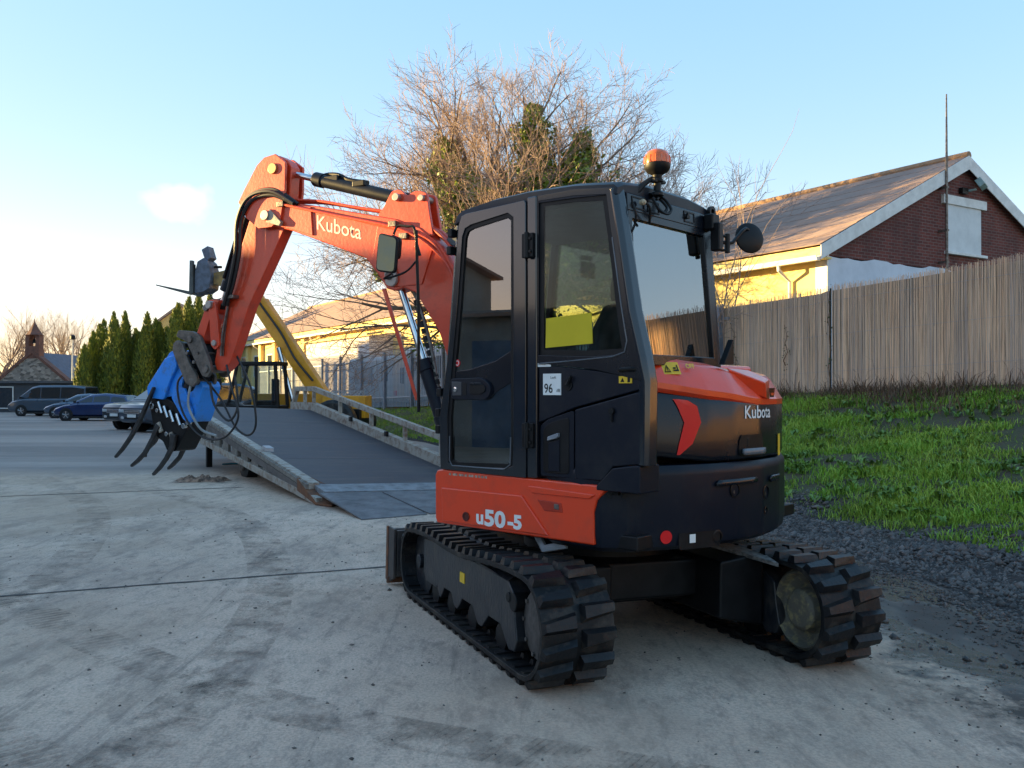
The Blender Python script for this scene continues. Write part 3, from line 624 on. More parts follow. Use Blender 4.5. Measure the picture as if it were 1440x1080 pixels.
shade_shed(-43.2, 51.0, 30, 13, 4.2, .8, 'far grey clad building added unseen on the left to cast shade')

# ---------------------------------------------------------------- chapel and the low building in front of it
gs = bpy.data.materials.new('rubble_stone'); gs.use_nodes = True; t = gs.node_tree; b = t.nodes['Principled BSDF']; b.inputs['Roughness'].default_value = .9
c = t.nodes.new('ShaderNodeTexCoord'); v_ = t.nodes.new('ShaderNodeTexVoronoi'); v_.inputs['Scale'].default_value = 3.2; mv = t.nodes.new('ShaderNodeMapping'); mv.inputs['Scale'].default_value = (1, 1, 1.8)
t.links.new(c.outputs['Object'], mv.inputs['Vector']); t.links.new(mv.outputs[0], v_.inputs['Vector'])
cr = t.nodes.new('ShaderNodeValToRGB'); cr.color_ramp.elements[0].color = (.09, .08, .07, 1); cr.color_ramp.elements[1].color = (.34, .30, .26, 1)
sx_ = t.nodes.new('ShaderNodeSeparateXYZ'); t.links.new(v_.outputs['Color'], sx_.inputs[0]); t.links.new(sx_.outputs[0], cr.inputs[0]); t.links.new(cr.outputs[0], b.inputs['Base Color'])
SLATE = mat('blue_slate', (.07, .085, .13), .6, col2=(.05, .06, .09), scale=3)
RSTONE = mat('red_dressed_stone', (.16, .075, .055), .85, col2=(.10, .05, .04), scale=2, bump=.3)
def mpx(y): return lambda a, b_, c_: (a, y+c_, b_)
CH = empty('chapel', (-40.5, 75, -.2), 0, 'small stone chapel with a bellcote rising over its gable', 'chapel')
q = MB(); q.prism([(-3.6, 0), (-3.6, 1.75), (0, 4.75), (3.6, 1.75), (3.6, 0)], 0, .6, mpx(0)); q.build('stone_gable', gs, CH, smooth=0)
for s_ in (-1, 1):
    q = MB(); q.prism([(s_*3.8, 1.55), (s_*3.8, 1.83), (0, 5.02), (0, 4.74)], -.1, .7, mpx(0)); q.build('gable_coping', RSTONE, CH, smooth=0)
    q = MB(); q.prism([(s_*3.75, 1.5), (s_*3.75, 1.7), (0, 4.85), (0, 4.6)], .7, 14, mpx(0)); q.build('roof', SLATE, CH, smooth=0)
q = MB(); q.bx(-3.5, 3.5, .7, 14, 0, 1.6); q.build('side_walls', gs, CH)
q = MB(); q.bx(3.6, 6.2, 4, 13, 0, 1.7); q.prism([(3.0, 1.7), (3.0, 3.1), (5.4, 3.05), (6.5, 1.7)], 3.8, 13, mpx(0)); q.build('slate_wing', SLATE, CH, smooth=0)
bc = MB(); ho = [(-.28, 5.35), (-.28, 5.95), (-.16, 6.2), (0, 6.3), (.16, 6.2), (.28, 5.95), (.28, 5.35)]; oo = [(-.58, 5.1), (-.58, 6.3), (-.35, 6.55), (0, 6.8), (.35, 6.55), (.58, 6.3), (.58, 5.1)]
bc.ring(oo, ho, 0, .75, mpx(0)); bc.bx(-.6, .6, -.02, .77, 4.3, 5.09); bcote = bc.build('bellcote', RSTONE, CH, smooth=0)
q = MB(); q.lathe([(.72, 0), (.55, .2), (.26, .7), (.05, 1.1), (.02, 1.4)], (0, .37, 6.3), (0, 0, 1), 8); q.build('spire_cap', RSTONE, bcote, smooth=0)
q = MB(); q.lathe([(.2, 0), (.16, .1), (.12, .3), (.04, .38)], (0, .37, 5.6), (0, 0, 1), 12); q.tube([(0, .37, 5.95), (0, .37, 6.25)], .04, 6); q.build('bell', BLK, bcote)
LB = empty('low_building', (-46, 66, -.3), 0, 'low dark building with white framed windows in front of the chapel', 'building')
q = MB(); q.bx(-6, 15.2, 0, 4, 0, 2.25); q.build('wall', mat('dark_slate_render', (.055, .062, .075), .7, col2=(.045, .05, .06), scale=1), LB)
q = MB(); q.bx(-6.2, 15.4, -.25, 4.2, 2.25, 2.42); q.build('flat_roof', mat('roof_edge', (.09, .09, .10), .7), LB)
for x in (-.5, 3.2, 6.9, 10.6):
    q = MB(); P = [(x, .35), (x+2.1, .35), (x+2.1, 2.0), (x, 2.0)]; q.ring(P, scale_in(P, .07), -.05, .0, mpx(0)); w_ = q.build('window_frame', WTRIM, LB)
    q = MB(); q.bx(x+.07, x+2.03, -.02, -.005, .42, 1.93); q.build('pane', DKGL, w_)
# sunlit gable that shows between the conifers
FH = empty('far_house', (-30.8, 82, -.2), R(8), 'sunlit yellow wall of a house rising behind the conifers', 'house')
q = MB(); q.prism([(-2.6, 0), (-2.6, 7.2), (0.2, 9.4), (3, 7.2), (3, 0)], 0, 7, mpx(0)); q.build('wall', mat('yellow_house_render', (.72, .50, .18), .8), FH, smooth=0)
for s_ in (-1, 1): q = MB(); q.prism([(.2+s_*3.2, 6.95), (.2+s_*3.2, 7.15), (.2, 9.65), (.2, 9.42)], -.2, 7.2, mpx(0)); q.build('roof', ROOFM, FH, smooth=0)

# ---------------------------------------------------------------- white caravans behind the palisade
CARW = mat('caravan_white', (.66, .66, .66), .35, col2=(.60, .60, .60), scale=1)
cyz_ = lambda a, b, c: (c, a, b)
def caravan(x, y, z, Wd, L, H_, rz, lab, wins, sidew):
    r = empty('caravan', (x, y, z), rz, lab, 'caravan', 'white caravans behind the palisade')
    prof = rounded([(-Wd/2, .35), (Wd/2, .35), (Wd/2*.97, H_-.05), (-Wd/2*.97, H_)], .22, 5)
    q = MB(); q.prism(prof, 0, L, lambda a, b_, c_: (a, c_, b_)); q.build('body', CARW, r, bevel=.06, seg=3)
    for (x0, x1, z0, z1) in wins:
        q = MB(); q.prism(rounded([(x0, z0), (x1, z0), (x1, z1), (x0, z1)], .05, 3), -.035, .01, lambda a, b_, c_: (a, c_, b_)); q.build('window', DKGL, r, bevel=.008)
    for (y0, y1, z0, z1) in sidew:
        q = MB(); q.prism(rounded([(y0, z0), (y1, z0), (y1, z1), (y0, z1)], .05, 3), -Wd/2-.03, -Wd/2+.05, cyz_); q.build('window', DKGL, r, bevel=.008)
    q = MB(); q.prism([(.3, .42), (L-.3, .42), (L-.3, .50), (.3, .50)], -Wd/2-.02, -Wd/2, cyz_); q.build('skirt_strip', GREY, r)
    for s_ in (-1, 1):
        q = MB(); q.lathe([(.1, 0), (.3, .01), (.31, .1), (.31, .16), (.3, .18)], (s_*(Wd/2-.2), L*.45, .30), (1, 0, 0), 18); q.build('wheel', RUB, r)
    q = MB(); q.bx(-Wd/2+.03, Wd/2-.03, -.06, -.005, .42, .55); q.build('bumper', GREY, r)
    for s_ in (-1, 1): q = MB(); q.bx(s_*(Wd/2-.14)-.07, s_*(Wd/2-.14)+.07, -.04, .0, .62, .82); q.build('tail_light', DECALRED, r)
    return r
caravan(-3.95, 35.9, .60, 1.9, 5.2, 2.25, R(30), 'lower white caravan on the left behind the palisade', [(-.6, .5, 1.1, 1.75)], [(.5, 1.1, 1.2, 1.85), (2.2, 4.2, 1.1, 1.8)])
caravan(-1.4, 31.45, .72, 1.9, 3.9, 2.34, R(30), 'taller white caravan on the right behind the palisade', [(-.6, .5, 1.2, 1.8)], [(.35, 1.0, 1.15, 1.95), (1.45, 1.95, 1.35, 1.8), (2.7, 3.3, 1.45, 2.0)])
# ================================================================ EXCAVATOR
EX = empty('excavator', (.555, 5.68, 0), R(22.6), 'orange and dark navy tracked mini excavator with glazed cab parked on the concrete', 'excavator')
T = Matrix.Rotation(.022, 4, 'Y'); T.translation = (0, 0, .022*-.98+0.0)   # the yard falls to the right, the tracks follow it
U = Matrix.Rotation(R(25.4), 4, 'Z')                     # the house is slewed to the left
EXW = Matrix.Translation((.555, 5.68, 0)) @ Matrix.Rotation(R(22.6), 4, 'Z')
cyz = lambda a, b, c: (c, a, b)
# ---- tracks
def track_path(n_arc=11):
    P = []; rr, rf = .262, .235; yr, yf = -.985, .985; zr, zf = .288, .262
    for i in range(n_arc+1):
        a = R(-90-180*i/n_arc); P.append((yr+rr*math.cos(a), zr+rr*math.sin(a)))
    for i in range(1, 12):
        t = i/12; y = yr+(yf-yr)*t; z = (zr+rr)*(1-t)+(zf+rf)*t+.014*math.sin(t*math.pi*3)-.012*math.sin(t*math.pi); P.append((y, z))
    for i in range(n_arc+1):
        a = R(90-180*i/n_arc); P.append((yf+rf*math.cos(a), zf+rf*math.sin(a)))
    for i in range(1, 12):
        t = i/12; P.append((yf+(yr-yf)*t, .026))
    return P
TP = track_path()
def path_at(s):
    n = len(TP); L = [math.dist(TP[i], TP[(i+1) % n]) for i in range(n)]; tot = sum(L); s %= tot
    for i in range(n):
        if s <= L[i]:
            a, b = TP[i], TP[(i+1) % n]; t = s/L[i]; d = ((b[0]-a[0])/L[i], (b[1]-a[1])/L[i]); return (a[0]+d[0]*s, a[1]+d[1]*s), d
        s -= L[i]
    return TP[0], (1, 0)
TOT = sum(math.dist(TP[i], TP[(i+1) % len(TP)]) for i in range(len(TP)))
def offset_path(d):
    n = len(TP); out = []
    for i in range(n):
        a = Vector(TP[i-1]); b = Vector(TP[(i+1) % n]); t = (b-a).normalized(); nv = Vector((-t.y, t.x)); out.append((TP[i][0]+nv.x*d, TP[i][1]+nv.y*d))
    return out
cen = Vector((0, .27))
sgn_out = 1 if (Vector(offset_path(.01)[5])-cen).length > (Vector(TP[5])-cen).length else -1
def lug_mesh(side, wide):
    # local axes: x across the track, y along the belt, z outwards
    w = .182; q = MB(); tilt = .022*side
    lo = [(0, -.046), (w, -.030), (w, .030), (0, .046)]; hi = [(.012, -.028), (w-.010, -.018), (w-.010, .018), (.012, .030)]
    s_ = side
    vs = [(s_*a, b+tilt*a/w, 0) for a, b in lo]+[(s_*a, b+tilt*a/w, .036) for a, b in hi]
    q.add(vs, [(3, 2, 1, 0), (4, 5, 6, 7), (0, 1, 5, 4), (1, 2, 6, 5), (2, 3, 7, 6), (3, 0, 4, 7)]); return q.mesh('tread_lug', RUB, 30)
LUG = {s: lug_mesh(s, 1) for s in (-1, 1)}
def track(xc, ds):
    TM = T @ Matrix.Translation((xc, ds, 0)); side = -1 if xc < 0 else 1
    q = MB(TM); w = .195
    q.ring(offset_path(sgn_out*-.002), offset_path(-sgn_out*.030), -w, w, cyz)
    belt = q.build('rubber_track', RUBD, EX, smooth=50, bevel=.004)
    n = 45
    for i in range(n):
        for s_ in (-1, 1):
            (y, z), d = path_at(TOT*(i+(.25 if s_ > 0 else -.05))/n)
            nv = Vector((-d[1], d[0]))*sgn_out
            M_ = Matrix(((1, 0, 0, s_*.014), (0, d[0], nv.x, y), (0, d[1], nv.y, z), (0, 0, 0, 1)))
            o = link('tread_lug', LUG[s_], belt); o.matrix_local = TM @ M_
            o.scale = (1, o.scale[1], o.scale[2])
    # inner guide lugs
    q = MB(TM)
    for i in range(n):
        (y, z), d = path_at(TOT*i/n); nv = Vector((-d[1], d[0]))*-sgn_out
        M_ = Matrix(((1, 0, 0, 0), (0, d[0], nv.x, y+nv.x*.03), (0, d[1], nv.y, z+nv.y*.03), (0, 0, 0, 1)))
        for a in (-.06, .06): q.box((a, 0, .012), (.035, .05, .03), M_, taper=.6)
        q.box((-.13, 0, .004), (.09, .045, .010), M_); q.box((.13, 0, .004), (.09, .045, .010), M_)
    g_ = q.build('guide_lugs', RUB, EX); g_['kind'] = 'stuff'
    # side frame with its arched lower edge
    fr = [(-.78, .40), (-.70, .455), (-.30, .475), (.48, .475), (.50, .46), (.50, .17), (.44, .12), (.40, .15), (.36, .20), (.22, .20), (.17, .14), (.11, .12), (.06, .16), (.02, .205), (-.16, .205), (-.21, .16), (-.26, .12), (-.32, .12), (-.38, .17), (-.42, .205), (-.60, .205), (-.66, .15), (-.72, .10), (-.80, .11), (-.83, .17), (-.80, .27)]
    q = MB(TM); q.prism(fr, side*.145, -side*.145, cyz)
    # sloped top plate
    q.add([(side*.147, -.70, .455), (side*.147, .48, .475), (side*.06, .48, .520), (side*.06, -.70, .50), (-side*.1, .48, .52), (-side*.1, -.70, .50)], [(0, 1, 2, 3), (3, 2, 4, 5)])
    f = q.build('track_frame', FRM, EX, bevel=.008)
    q = MB(TM); q.prism([(.52, .20), (.52, .435), (.56, .455), (.84, .445), (.86, .42), (.85, .22), (.80, .16), (.56, .16)], side*.13, side*.02, cyz); q.build('idler_yoke', FRM, f, bevel=.008)
    q = MB(TM); q.tube([(side*.15, -.775, .36), (side*.06, -.775, .36)], .05, 14); q.tube([(side*.155, -.72, .375), (side*.10, -.72, .375)], .028, 10); q.build('bolt_cover', BLK, f, bevel=.006)
    q = MB(TM); q.lathe([(.03, -.1), (.235, -.09), (.235, .09), (.03, .1)], (0, .985, .262), (1, 0, 0), 28); q.lathe([(.05, -.13), (.05, .13)], (0, .985, .262), (1, 0, 0), 14); q.build('idler_wheel', FRM, EX, bevel=.006)
    for y in (-.54, -.09, .29, .62):
        q = MB(TM); q.lathe([(.02, -.12), (.075, -.115), (.075, -.07), (.05, -.06), (.05, .06), (.075, .07), (.075, .115), (.02, .12)], (0, y, .118), (1, 0, 0), 18); q.build('track_roller', BLK, EX)
    # sprocket with teeth and motor hub
    q = MB(TM); C0 = (0, -.985, .288)
    sp = []
    for i in range(36):
        a = 2*math.pi*i/36; r_ = .232 if i % 2 else .205; sp.append((C0[1]+r_*math.cos(a), C0[2]+r_*math.sin(a)))
    q.prism(sp, -.02, .02, cyz); q.build('drive_sprocket', STL, EX)
    q = MB(TM); q.lathe([(.205, -.03), (.205, .02), (.175, .06), (.172, .10), (.08, .115), (.01, .116)], C0, (side, 0, 0), 32); h_ = q.build('outer_hub', mat('hub_paint', (.10, .088, .080), .5, .2, col2=(.05, .045, .042), scale=14), EX, bevel=.004)
    for i in range(9):
        a = 2*math.pi*i/9; p = (side*.07, C0[1]+.15*math.cos(a), C0[2]+.15*math.sin(a)); q = MB(TM); q.tube([p, (side*.115, p[1], p[2])], .012, 6); q.build('wheel_nut', STL, h_)
    q = MB(TM); q.lathe([(.222, .03), (.222, .12), (.20, .14), (.185, .09), (.135, .06), (.12, .075), (.11, .13), (.09, .145), (.01, .147)], C0, (-side, 0, 0), 36); q.build('inner_hub', DUSTY, EX, bevel=.004)
    return belt
track(-.78, .0); track(.77, -.14)
q = MB(T); q.add([(.44, -.78, .60), (.56, -.82, .58), (.52, -1.12, .50), (.43, -1.10, .52), (.44, -.78, .585), (.56, -.82, .565), (.52, -1.12, .485), (.43, -1.10, .505)], [(0, 1, 2, 3), (7, 6, 5, 4), (0, 4, 5, 1), (1, 5, 6, 2), (2, 6, 7, 3), (3, 7, 4, 0)])
# bare metal strip on the inner edge of the right track guard
q = MB(T); a = [(.34, -.42, .60), (.47, -.38, .60), (.60, -.86, .555), (.54, -1.06, .535)]
q.add(a+[(x, y, z-.02) for x, y, z in a], [(0, 1, 2, 3), (7, 6, 5, 4), (0, 4, 5, 1), (1, 5, 6, 2), (2, 6, 7, 3), (3, 7, 4, 0)]); q.build('track_guard_strip', mat('scratched_guard', (.34, .30, .27), .5, .3, col2=(.10, .09, .085), scale=25, stretch=(1, 1, 1)), EX)
# centre frame
q = MB(T); q.bx(-.62, .62, -.50, .55, .24, .47); q.prism([(-.62, .28), (-.45, .5), (.45, .5), (.62, .28)], -.62, .62, lambda a, b, c: (a, c, b)); q.build('centre_frame', BLK, EX, bevel=.02)
q = MB(T); q.prism([(.30, .20), (.30, .52), (.60, .56), (.60, .14)], -.86, .66, lambda a, b, c: (a, c, b)); q.prism([(-.60, .14), (-.60, .50), (-.30, .50), (-.30, .20)], -.7, .62, lambda a, b, c: (a, c, b)); q.build('axle_arms', BLK, EX, bevel=.015)
q = MB(); q.lathe([(.48, 0), (.48, .10), (.43, .12), (.43, .22)], (0, 0, .44), (0, 0, 1), 40); q.build('slew_ring', BLK, EX)
# blade at the front
q = MB(T); q.prism([(1.50, .06), (1.46, .16), (1.45, .26), (1.49, .40), (1.50, .42), (1.46, .42), (1.40, .27), (1.41, .14), (1.47, .05)], -.98, .98, cyz)
for x in (-.985, .965): q.prism([(1.36, .07), (1.36, .43), (1.52, .43), (1.56, .03), (1.46, .03)], x, x+.02, cyz)
bl = q.build('dozer_blade', mat('blade_black', (.022, .020, .022), .5, col2=(.055, .045, .040), scale=8), EX, bevel=.004)
q = MB(T); q.bx(-.99, -.972, 1.515, 1.565, .03, .43); q.bx(-1.0, .99, 1.47, 1.50, .015, .06); q.build('wear_edge', RUST, bl)
for x in (-.4, .4):
    q = MB(T); q.tube([(x, .5, .26), (x, 1.42, .22)], .06, 6); q.build('blade_arm', BLK, bl, bevel=.01)
for dx in (0, .055):
    q = MB(T); q.bx(-.905+dx, -.868+dx, 1.352, 1.356, .245, .285); q.build('blade_sticker', GREY, bl)
q = MB(T); q.bx(-.96, -.72, 1.357, 1.40, .08, .42); q.build('blade_gusset', MATS['blade_black'], bl, bevel=.006)
q = MB(T); q.bx(-.93, -.924, -.03, .05, .305, .365); q.build('warning_label', YEL, EX)
q = MB(U); q.tube([(-.82, -.18, .655), (-.90, -.30, .60), (-.86, -.42, .63)], .022, 6); q.build('hose_stub', mat('pale_hose', (.35, .38, .42), .4), EX)

# ---- house: plan outline of the tail, from the left flank round the rear to the right flank
OUT = [(-.97, -.60), (-.955, -.72), (-.88, -.83), (-.76, -.91), (-.62, -.985), (-.45, -1.05), (-.25, -1.10), (0, -1.125), (.25, -1.10), (.45, -1.04), (.62, -.96), (.78, -.84), (.9, -.68), (.96, -.5)]
OL = [0]
for a, b in zip(OUT, OUT[1:]): OL.append(OL[-1]+math.dist(a, b))
def outl(u, off=0):
    for i in range(len(OUT)-1):
        if u <= OL[i+1] or i == len(OUT)-2:
            t = (u-OL[i])/(OL[i+1]-OL[i])
            def nrm(j):
                a = Vector(OUT[max(0, j-1)]); b = Vector(OUT[min(len(OUT)-1, j+1)]); d = (b-a).normalized(); return Vector((d.y, -d.x))
            n = nrm(i).lerp(nrm(i+1), t).normalized(); p = Vector(OUT[i]).lerp(Vector(OUT[i+1]), t)
            if n.dot(p) < 0: n = -n
            return p+n*off
def outline(off, us, front): return [tuple(outl(u, off)) for u in us]
US = sorted(set([OL[-1]*i/40 for i in range(41)]+OL))
def shell(levels, u0, u1, back, mats, name, bevel=.01, zf=None, parent=EX, M=U, smooth=40):
    us = [u for u in US if u0 < u < u1]; us = [u0]+us+[u1]; secs = []
    for z, off in levels:
        P = [outl(u, off) for u in us]
        L_ = [(p.x, p.y, z+(zf(u) if zf else 0)) for p, u in zip(P, us)]
        e, s_ = P[-1], P[0]
        L_ += [(e.x-.03, back, z+(zf(us[-1]) if zf else 0)), (s_.x+.03, back, z+(zf(us[0]) if zf else 0))]
        secs.append(L_)
    q = MB(M); q.loft(secs); return q.build(name, mats, parent, bevel=bevel, smooth=smooth)
UE = OL[-1]
CW = shell([(.635, -.05), (.66, -.012), (.72, 0), (1.02, 0), (1.045, -.002), (1.072, -.022)], .0, UE, -.35, NAVY, 'counterweight', .006)
# corner cover on the left of the counterweight: pale catch light comes from its slanted top
q = MB(U); q.prism([(-.70, .952), (-.70, .975), (-.80, 1.07), (-.93, 1.09), (-.965, 1.09), (-.965, .952)], -.975, -.80, lambda a, b, c: (c, a, b)); q.build('corner_cover', NAVY, CW, bevel=.008)
for u in (.16, .235):
    p = outl(u, .001); n = (outl(u, .01)-p).normalized(); q = MB(U); q.tube([(p.x, p.y, .925), (p.x+n.x*.012, p.y+n.y*.012, .925)], .012, 10); q.build('bolt', BLK, CW)
CV = shell([(1.080, -.028), (1.10, -.014), (1.38, -.014), (1.415, -.03)], .34, UE, -.35, NAVYG, 'engine_cover', .010, zf=lambda u: .045*max(0, 1-(u-.34)/.42) if u > .34 else .045)
# step of the lower lip between counterweight and cover
HZ = lambda u: .055*max(0, 1-(u-.34)/.42)
hood_lv = [(1.405, -.030), (1.425, -.012), (1.455, -.012), (1.50, -.040), (1.575, -.085), (1.60, -.12), (1.625, -.22), (1.635, -.42)]
HD = shell(hood_lv, .36, UE-.02, -.62, RED, 'rear_hood', .006, zf=lambda u: HZ(u)-.085*sst(.72, 1.25, u)*.55, smooth=28)
def patch(name, rows, off, m, parent, th=.0, nu=8, M=U):   # rows: (z, u_left, u_right); a sheet that follows the tail
    q = MB(M); vs = []
    for z, a, b in rows:
        for i in range(nu+1): p = outl(a+(b-a)*i/nu, off); vs.append((p.x, p.y, z))
    q.add(vs, [(j*(nu+1)+i, j*(nu+1)+i+1, (j+1)*(nu+1)+i+1, (j+1)*(nu+1)+i) for j in range(len(rows)-1) for i in range(nu)])
    o = q.build(name, m, parent, fix=False)
    if th:
        s_ = o.modifiers.new('thick', 'SOLIDIFY'); s_.thickness = th; s_.offset = 1
    return o
patch('red_chevron', [(1.125, .532, .550), (1.18, .545, .632), (1.29, .578, .688), (1.375, .535, .662), (1.405, .515, .60), (1.412, .507, .54)], -.0085, DECALRED, CV)
def tailtext(s, u0, z0, size, off, m, parent, sx=1., bold=0, slope=0, name='lettering'):
    return text(s, size, lambda a, b: (lambda p: U @ Vector((p.x, p.y, z0+b+slope*a)))(outl(u0+a, off)), m, parent, name, bold, sx)
tailtext('Kubota', 1.03, 1.305, .098, -.0108, WHT, CV, sx=1.06, bold=.0016)
# rear handle recess of the cover
q = MB(U)
patch('handle_recess', [(1.10, .985, 1.21), (1.13, .97, 1.22), (1.19, .98, 1.215), (1.215, 1.0, 1.20)], -.008, BLK, CV)
patch('cover_handle', [(1.108, 1.00, 1.19), (1.12, .985, 1.205), (1.142, .99, 1.20)], .004, mat('handle_grey', (.16, .17, .19), .3), CV, th=.012)
patch('yellow_label', [(1.08, 1.46, 1.54), (1.205, 1.46, 1.54)], -.008, YEL, CV)
q = MB(U); p = outl(1.08, -.02); q.bx(p.x-.03, p.x+.03, p.y-.012, p.y+.02, 1.15, 1.20); q.build('lock', BLK, CV, bevel=.006)
# counterweight details
patch('reflector', [(.71+.034*math.sin(R(a)), .462-.034*math.cos(R(a)), .462+.034*math.cos(R(a))) for a in range(-90, 91, 15)], .004, DECALRED, CW, nu=3)
patch('lower_recess', [(.640, .545, .80), (.655, .535, .81), (.725, .535, .81)], .003, BLK, CW)
patch('white_tag', [(.672, .60, .638), (.716, .60, .638)], .007, WHT, CW, nu=2)
for u, z, r_ in ((.925, .925, .034), (1.235, .89, .036), (.79, .69, .030), (1.23, .79, .018)):
    p = outl(u, .004); n = (outl(u, .01)-p).normalized(); q = MB(U)
    q.lathe([(r_, -.02), (r_+.006, .001), (r_-.002, .003), (r_-.006, -.03), (.004, -.031)], (p.x, p.y, z), (n.x, n.y, 0), 22); q.build('lifting_socket', BLK, CW)
    q = MB(U); q.tube([(p.x-n.x*.028, p.y-n.y*.028, z-.01), (p.x-n.x*.004, p.y-n.y*.004, z-.01)], .010, 8); q.build('socket_pin', STL, CW)
patch('upper_ledge', [(.955, .78, 1.11), (.965, .77, 1.12), (.985, .79, 1.11)], .008, NAVYG, CW, th=.008)
patch('upper_ledge', [(.945, 1.28, 1.42), (.965, 1.27, 1.43), (.98, 1.29, 1.42)], .008, NAVYG, CW, th=.008)
patch('yellow_label', [(.944, .285, .333), (.974, .285, .333)], .010, YEL, CW, nu=2)
# hood lettering, warning label, lamp
def hoodpatch(name, z0, z1, u0, u1, o0, o1, m, th=0, nu=4):
    q = MB(U); vs = []
    for z, off in ((z0, o0), (z1, o1)):
        for i in range(nu+1): p = outl(u0+(u1-u0)*i/nu, off); vs.append((p.x, p.y, z))
    q.add(vs, [(i, i+1, nu+2+i, nu+1+i) for i in range(nu)]); o = q.build(name, m, HD, fix=False); return o
hoodpatch('warning_label', 1.540, 1.604, .475, .585, -.042, -.080, YEL)
tri = lambda a, b: (lambda p: U @ Vector((p.x, p.y, 1.545+b)))(outl(.480+a, -.0405-b*.60))
q = MB(); P = [(.004, .006), (.044, .006), (.024, .046)]; q.ring([tuple(p) for p in P], scale_in(P, .004), 0, .001, lambda a, b, c: tuple(tri(a, b))); q.build('warning_symbol', BLK, HD)
text('!', .03, lambda a, b: tri(.021+a, .012+b), BLK, HD, 'symbol_mark', .001)
q = MB()
for a0, b0, a1, b1 in ((.060, .012, .095, .020), (.085, .012, .093, .045), (.062, .024, .078, .032)): q.add([tuple(tri(a0, b0)), tuple(tri(a1, b0)), tuple(tri(a1, b1)), tuple(tri(a0, b1))], [(0, 1, 2, 3)])
q.build('warning_picture', BLK, HD, fix=False)
text('OFF', .034, lambda a, b: tri(.150+a, .028+b), YEL, HD, 'hood_lettering', .001)
# rear lamp pod, sits proud of the hood
def pod():
    q = MB(U); 
    a = [outl(u, o) for u, o in ((.99, -.11), (1.30, -.13), (1.345, -.02), (1.20, .012))]
    top = [(p.x, p.y, z) for p, z in zip(a, (1.582, 1.575, 1.52, 1.50))]; b = [outl(u, o) for u, o in ((1.10, -.06), (1.32, -.10), (1.34, -.012), (1.24, .004))]
    bot = [(p.x, p.y, z) for p, z in zip(b, (1.46, 1.42, 1.405, 1.41))]
    q.add(top+bot, [(0, 1, 2, 3), (7, 6, 5, 4), (0, 3, 7, 4), (3, 2, 6, 7), (2, 1, 5, 6), (1, 0, 4, 5)]); return q.build('lamp_pod', RED, HD, bevel=.008, smooth=20)
pd_ = pod()
patch('tail_lamp', [(1.418, 1.262, 1.325), (1.47, 1.248, 1.34)], .016, mat('dark_red_lens', (.10, .006, .006), .15, coat=.6), pd_, nu=3)
patch('lamp_strip', [(1.428, 1.27, 1.31), (1.442, 1.265, 1.315)], .019, mat('lamp_orange', (.75, .10, .02), .3), pd_, nu=2)  # plain orange strip over the dark lens
# black strip over the hood edge and the right hand fuel side body
q = MB(U); q.bx(.0, .93, -.60, .62, .68, 1.42); q.build('right_body', NAVY, EX, bevel=.03)
q = MB(U); q.prism([(-.60, 1.42), (.62, 1.42), (.55, 1.56), (-.60, 1.62)], .02, .92, lambda a, b, c: (c, a, b)); q.build('right_bonnet', RED, EX, bevel=.03)
# house floor and valve area under the cab
q = MB(U); q.bx(-.90, .90, -.90, .46, .655, .73); q.bx(-.2, .5, .4, 1.0, .62, .9); q.build('house_floor', BLK, EX, bevel=.01)

# ---- orange side skirt with raised inset panel
sm = lambda a, b, c: (c, a, b)                       # (s, z) in the left flank, c = x
sk = MB(U); SP = [(.472, .672), (.486, .70), (.488, .955), (.470, .985), (.42, .992), (-.745, .978), (-.762, .965), (-.70, .90), (-.682, .84), (-.684, .672)]
sk.prism(SP, -.972, -.80, sm); SK = sk.build('side_skirt', RED, EX, bevel=.012, seg=3)
INS = [(.412, .690), (.424, .885), (-.205, .888), (-.395, .690)]
q = MB(U); q.prism(INS, -.984, -.965, sm); q.build('inset_panel', RED, SK, bevel=.007, seg=3)
q = MB(U); q.prism([(-.255, .945), (-.70, .930), (-.66, .905), (-.28, .905), (-.245, .93)], -.981, -.965, sm); q.build('skirt_ridge', RED, SK, bevel=.006)
q = MB(U); q.prism([(-.31, .875), (-.475, .868), (-.485, .820), (-.36, .818)], -.9765, -.965, sm); q.build('grip_recess', mat('recess_red', (.50, .030, .006), .5), SK, bevel=.004)
q = MB(U); q.prism([(-.43, .862), (-.462, .86), (-.462, .832), (-.43, .835)], -.980, -.965, sm); q.build('latch', STL, SK, bevel=.002)
q = MB(U); q.lathe([(.026, 0), (.026, .004), (.018, .004), (.016, -.004), (.002, -.004)], (-.986, .213, .735), (-1, 0, 0), 20); q.build('plug_hole', mat('plug_dark', (.10, .012, .006), .6), SK)
text('u', .108, lambda a, b: U @ Vector((-.9855, .135-a*1.15, .706+b)), WHT, SK, 'skirt_lettering', .004)
text('50', .122, lambda a, b: U @ Vector((-.9855, .070-a*1.32, .702+b)), WHT, SK, 'skirt_lettering', .0048)
text('-5', .102, lambda a, b: U @ Vector((-.9855, -.108-a*1.25, .706+b)), WHT, SK, 'skirt_lettering', .0048)
q = MB(U); r_ = random.Random(8)
for i in range(12):
    s0 = .37-.026*i-r_.uniform(0, .008); q.prism([(s0, .962), (s0-.020, .960), (s0-.018, .974), (s0-.004, .975)], -.9735, -.9725, sm)
q.build('paint_scuffs', mat('scuffed_paint', (.50, .40, .30), .7, col2=(.12, .09, .08), scale=60), SK)

# ---- cab
PIL = mat('cab_pillar_gloss', (.007, .009, .014), .16, col2=(.010, .012, .018), scale=3, coat=.7, spec=.4)
XL, XR = -.955, -.04
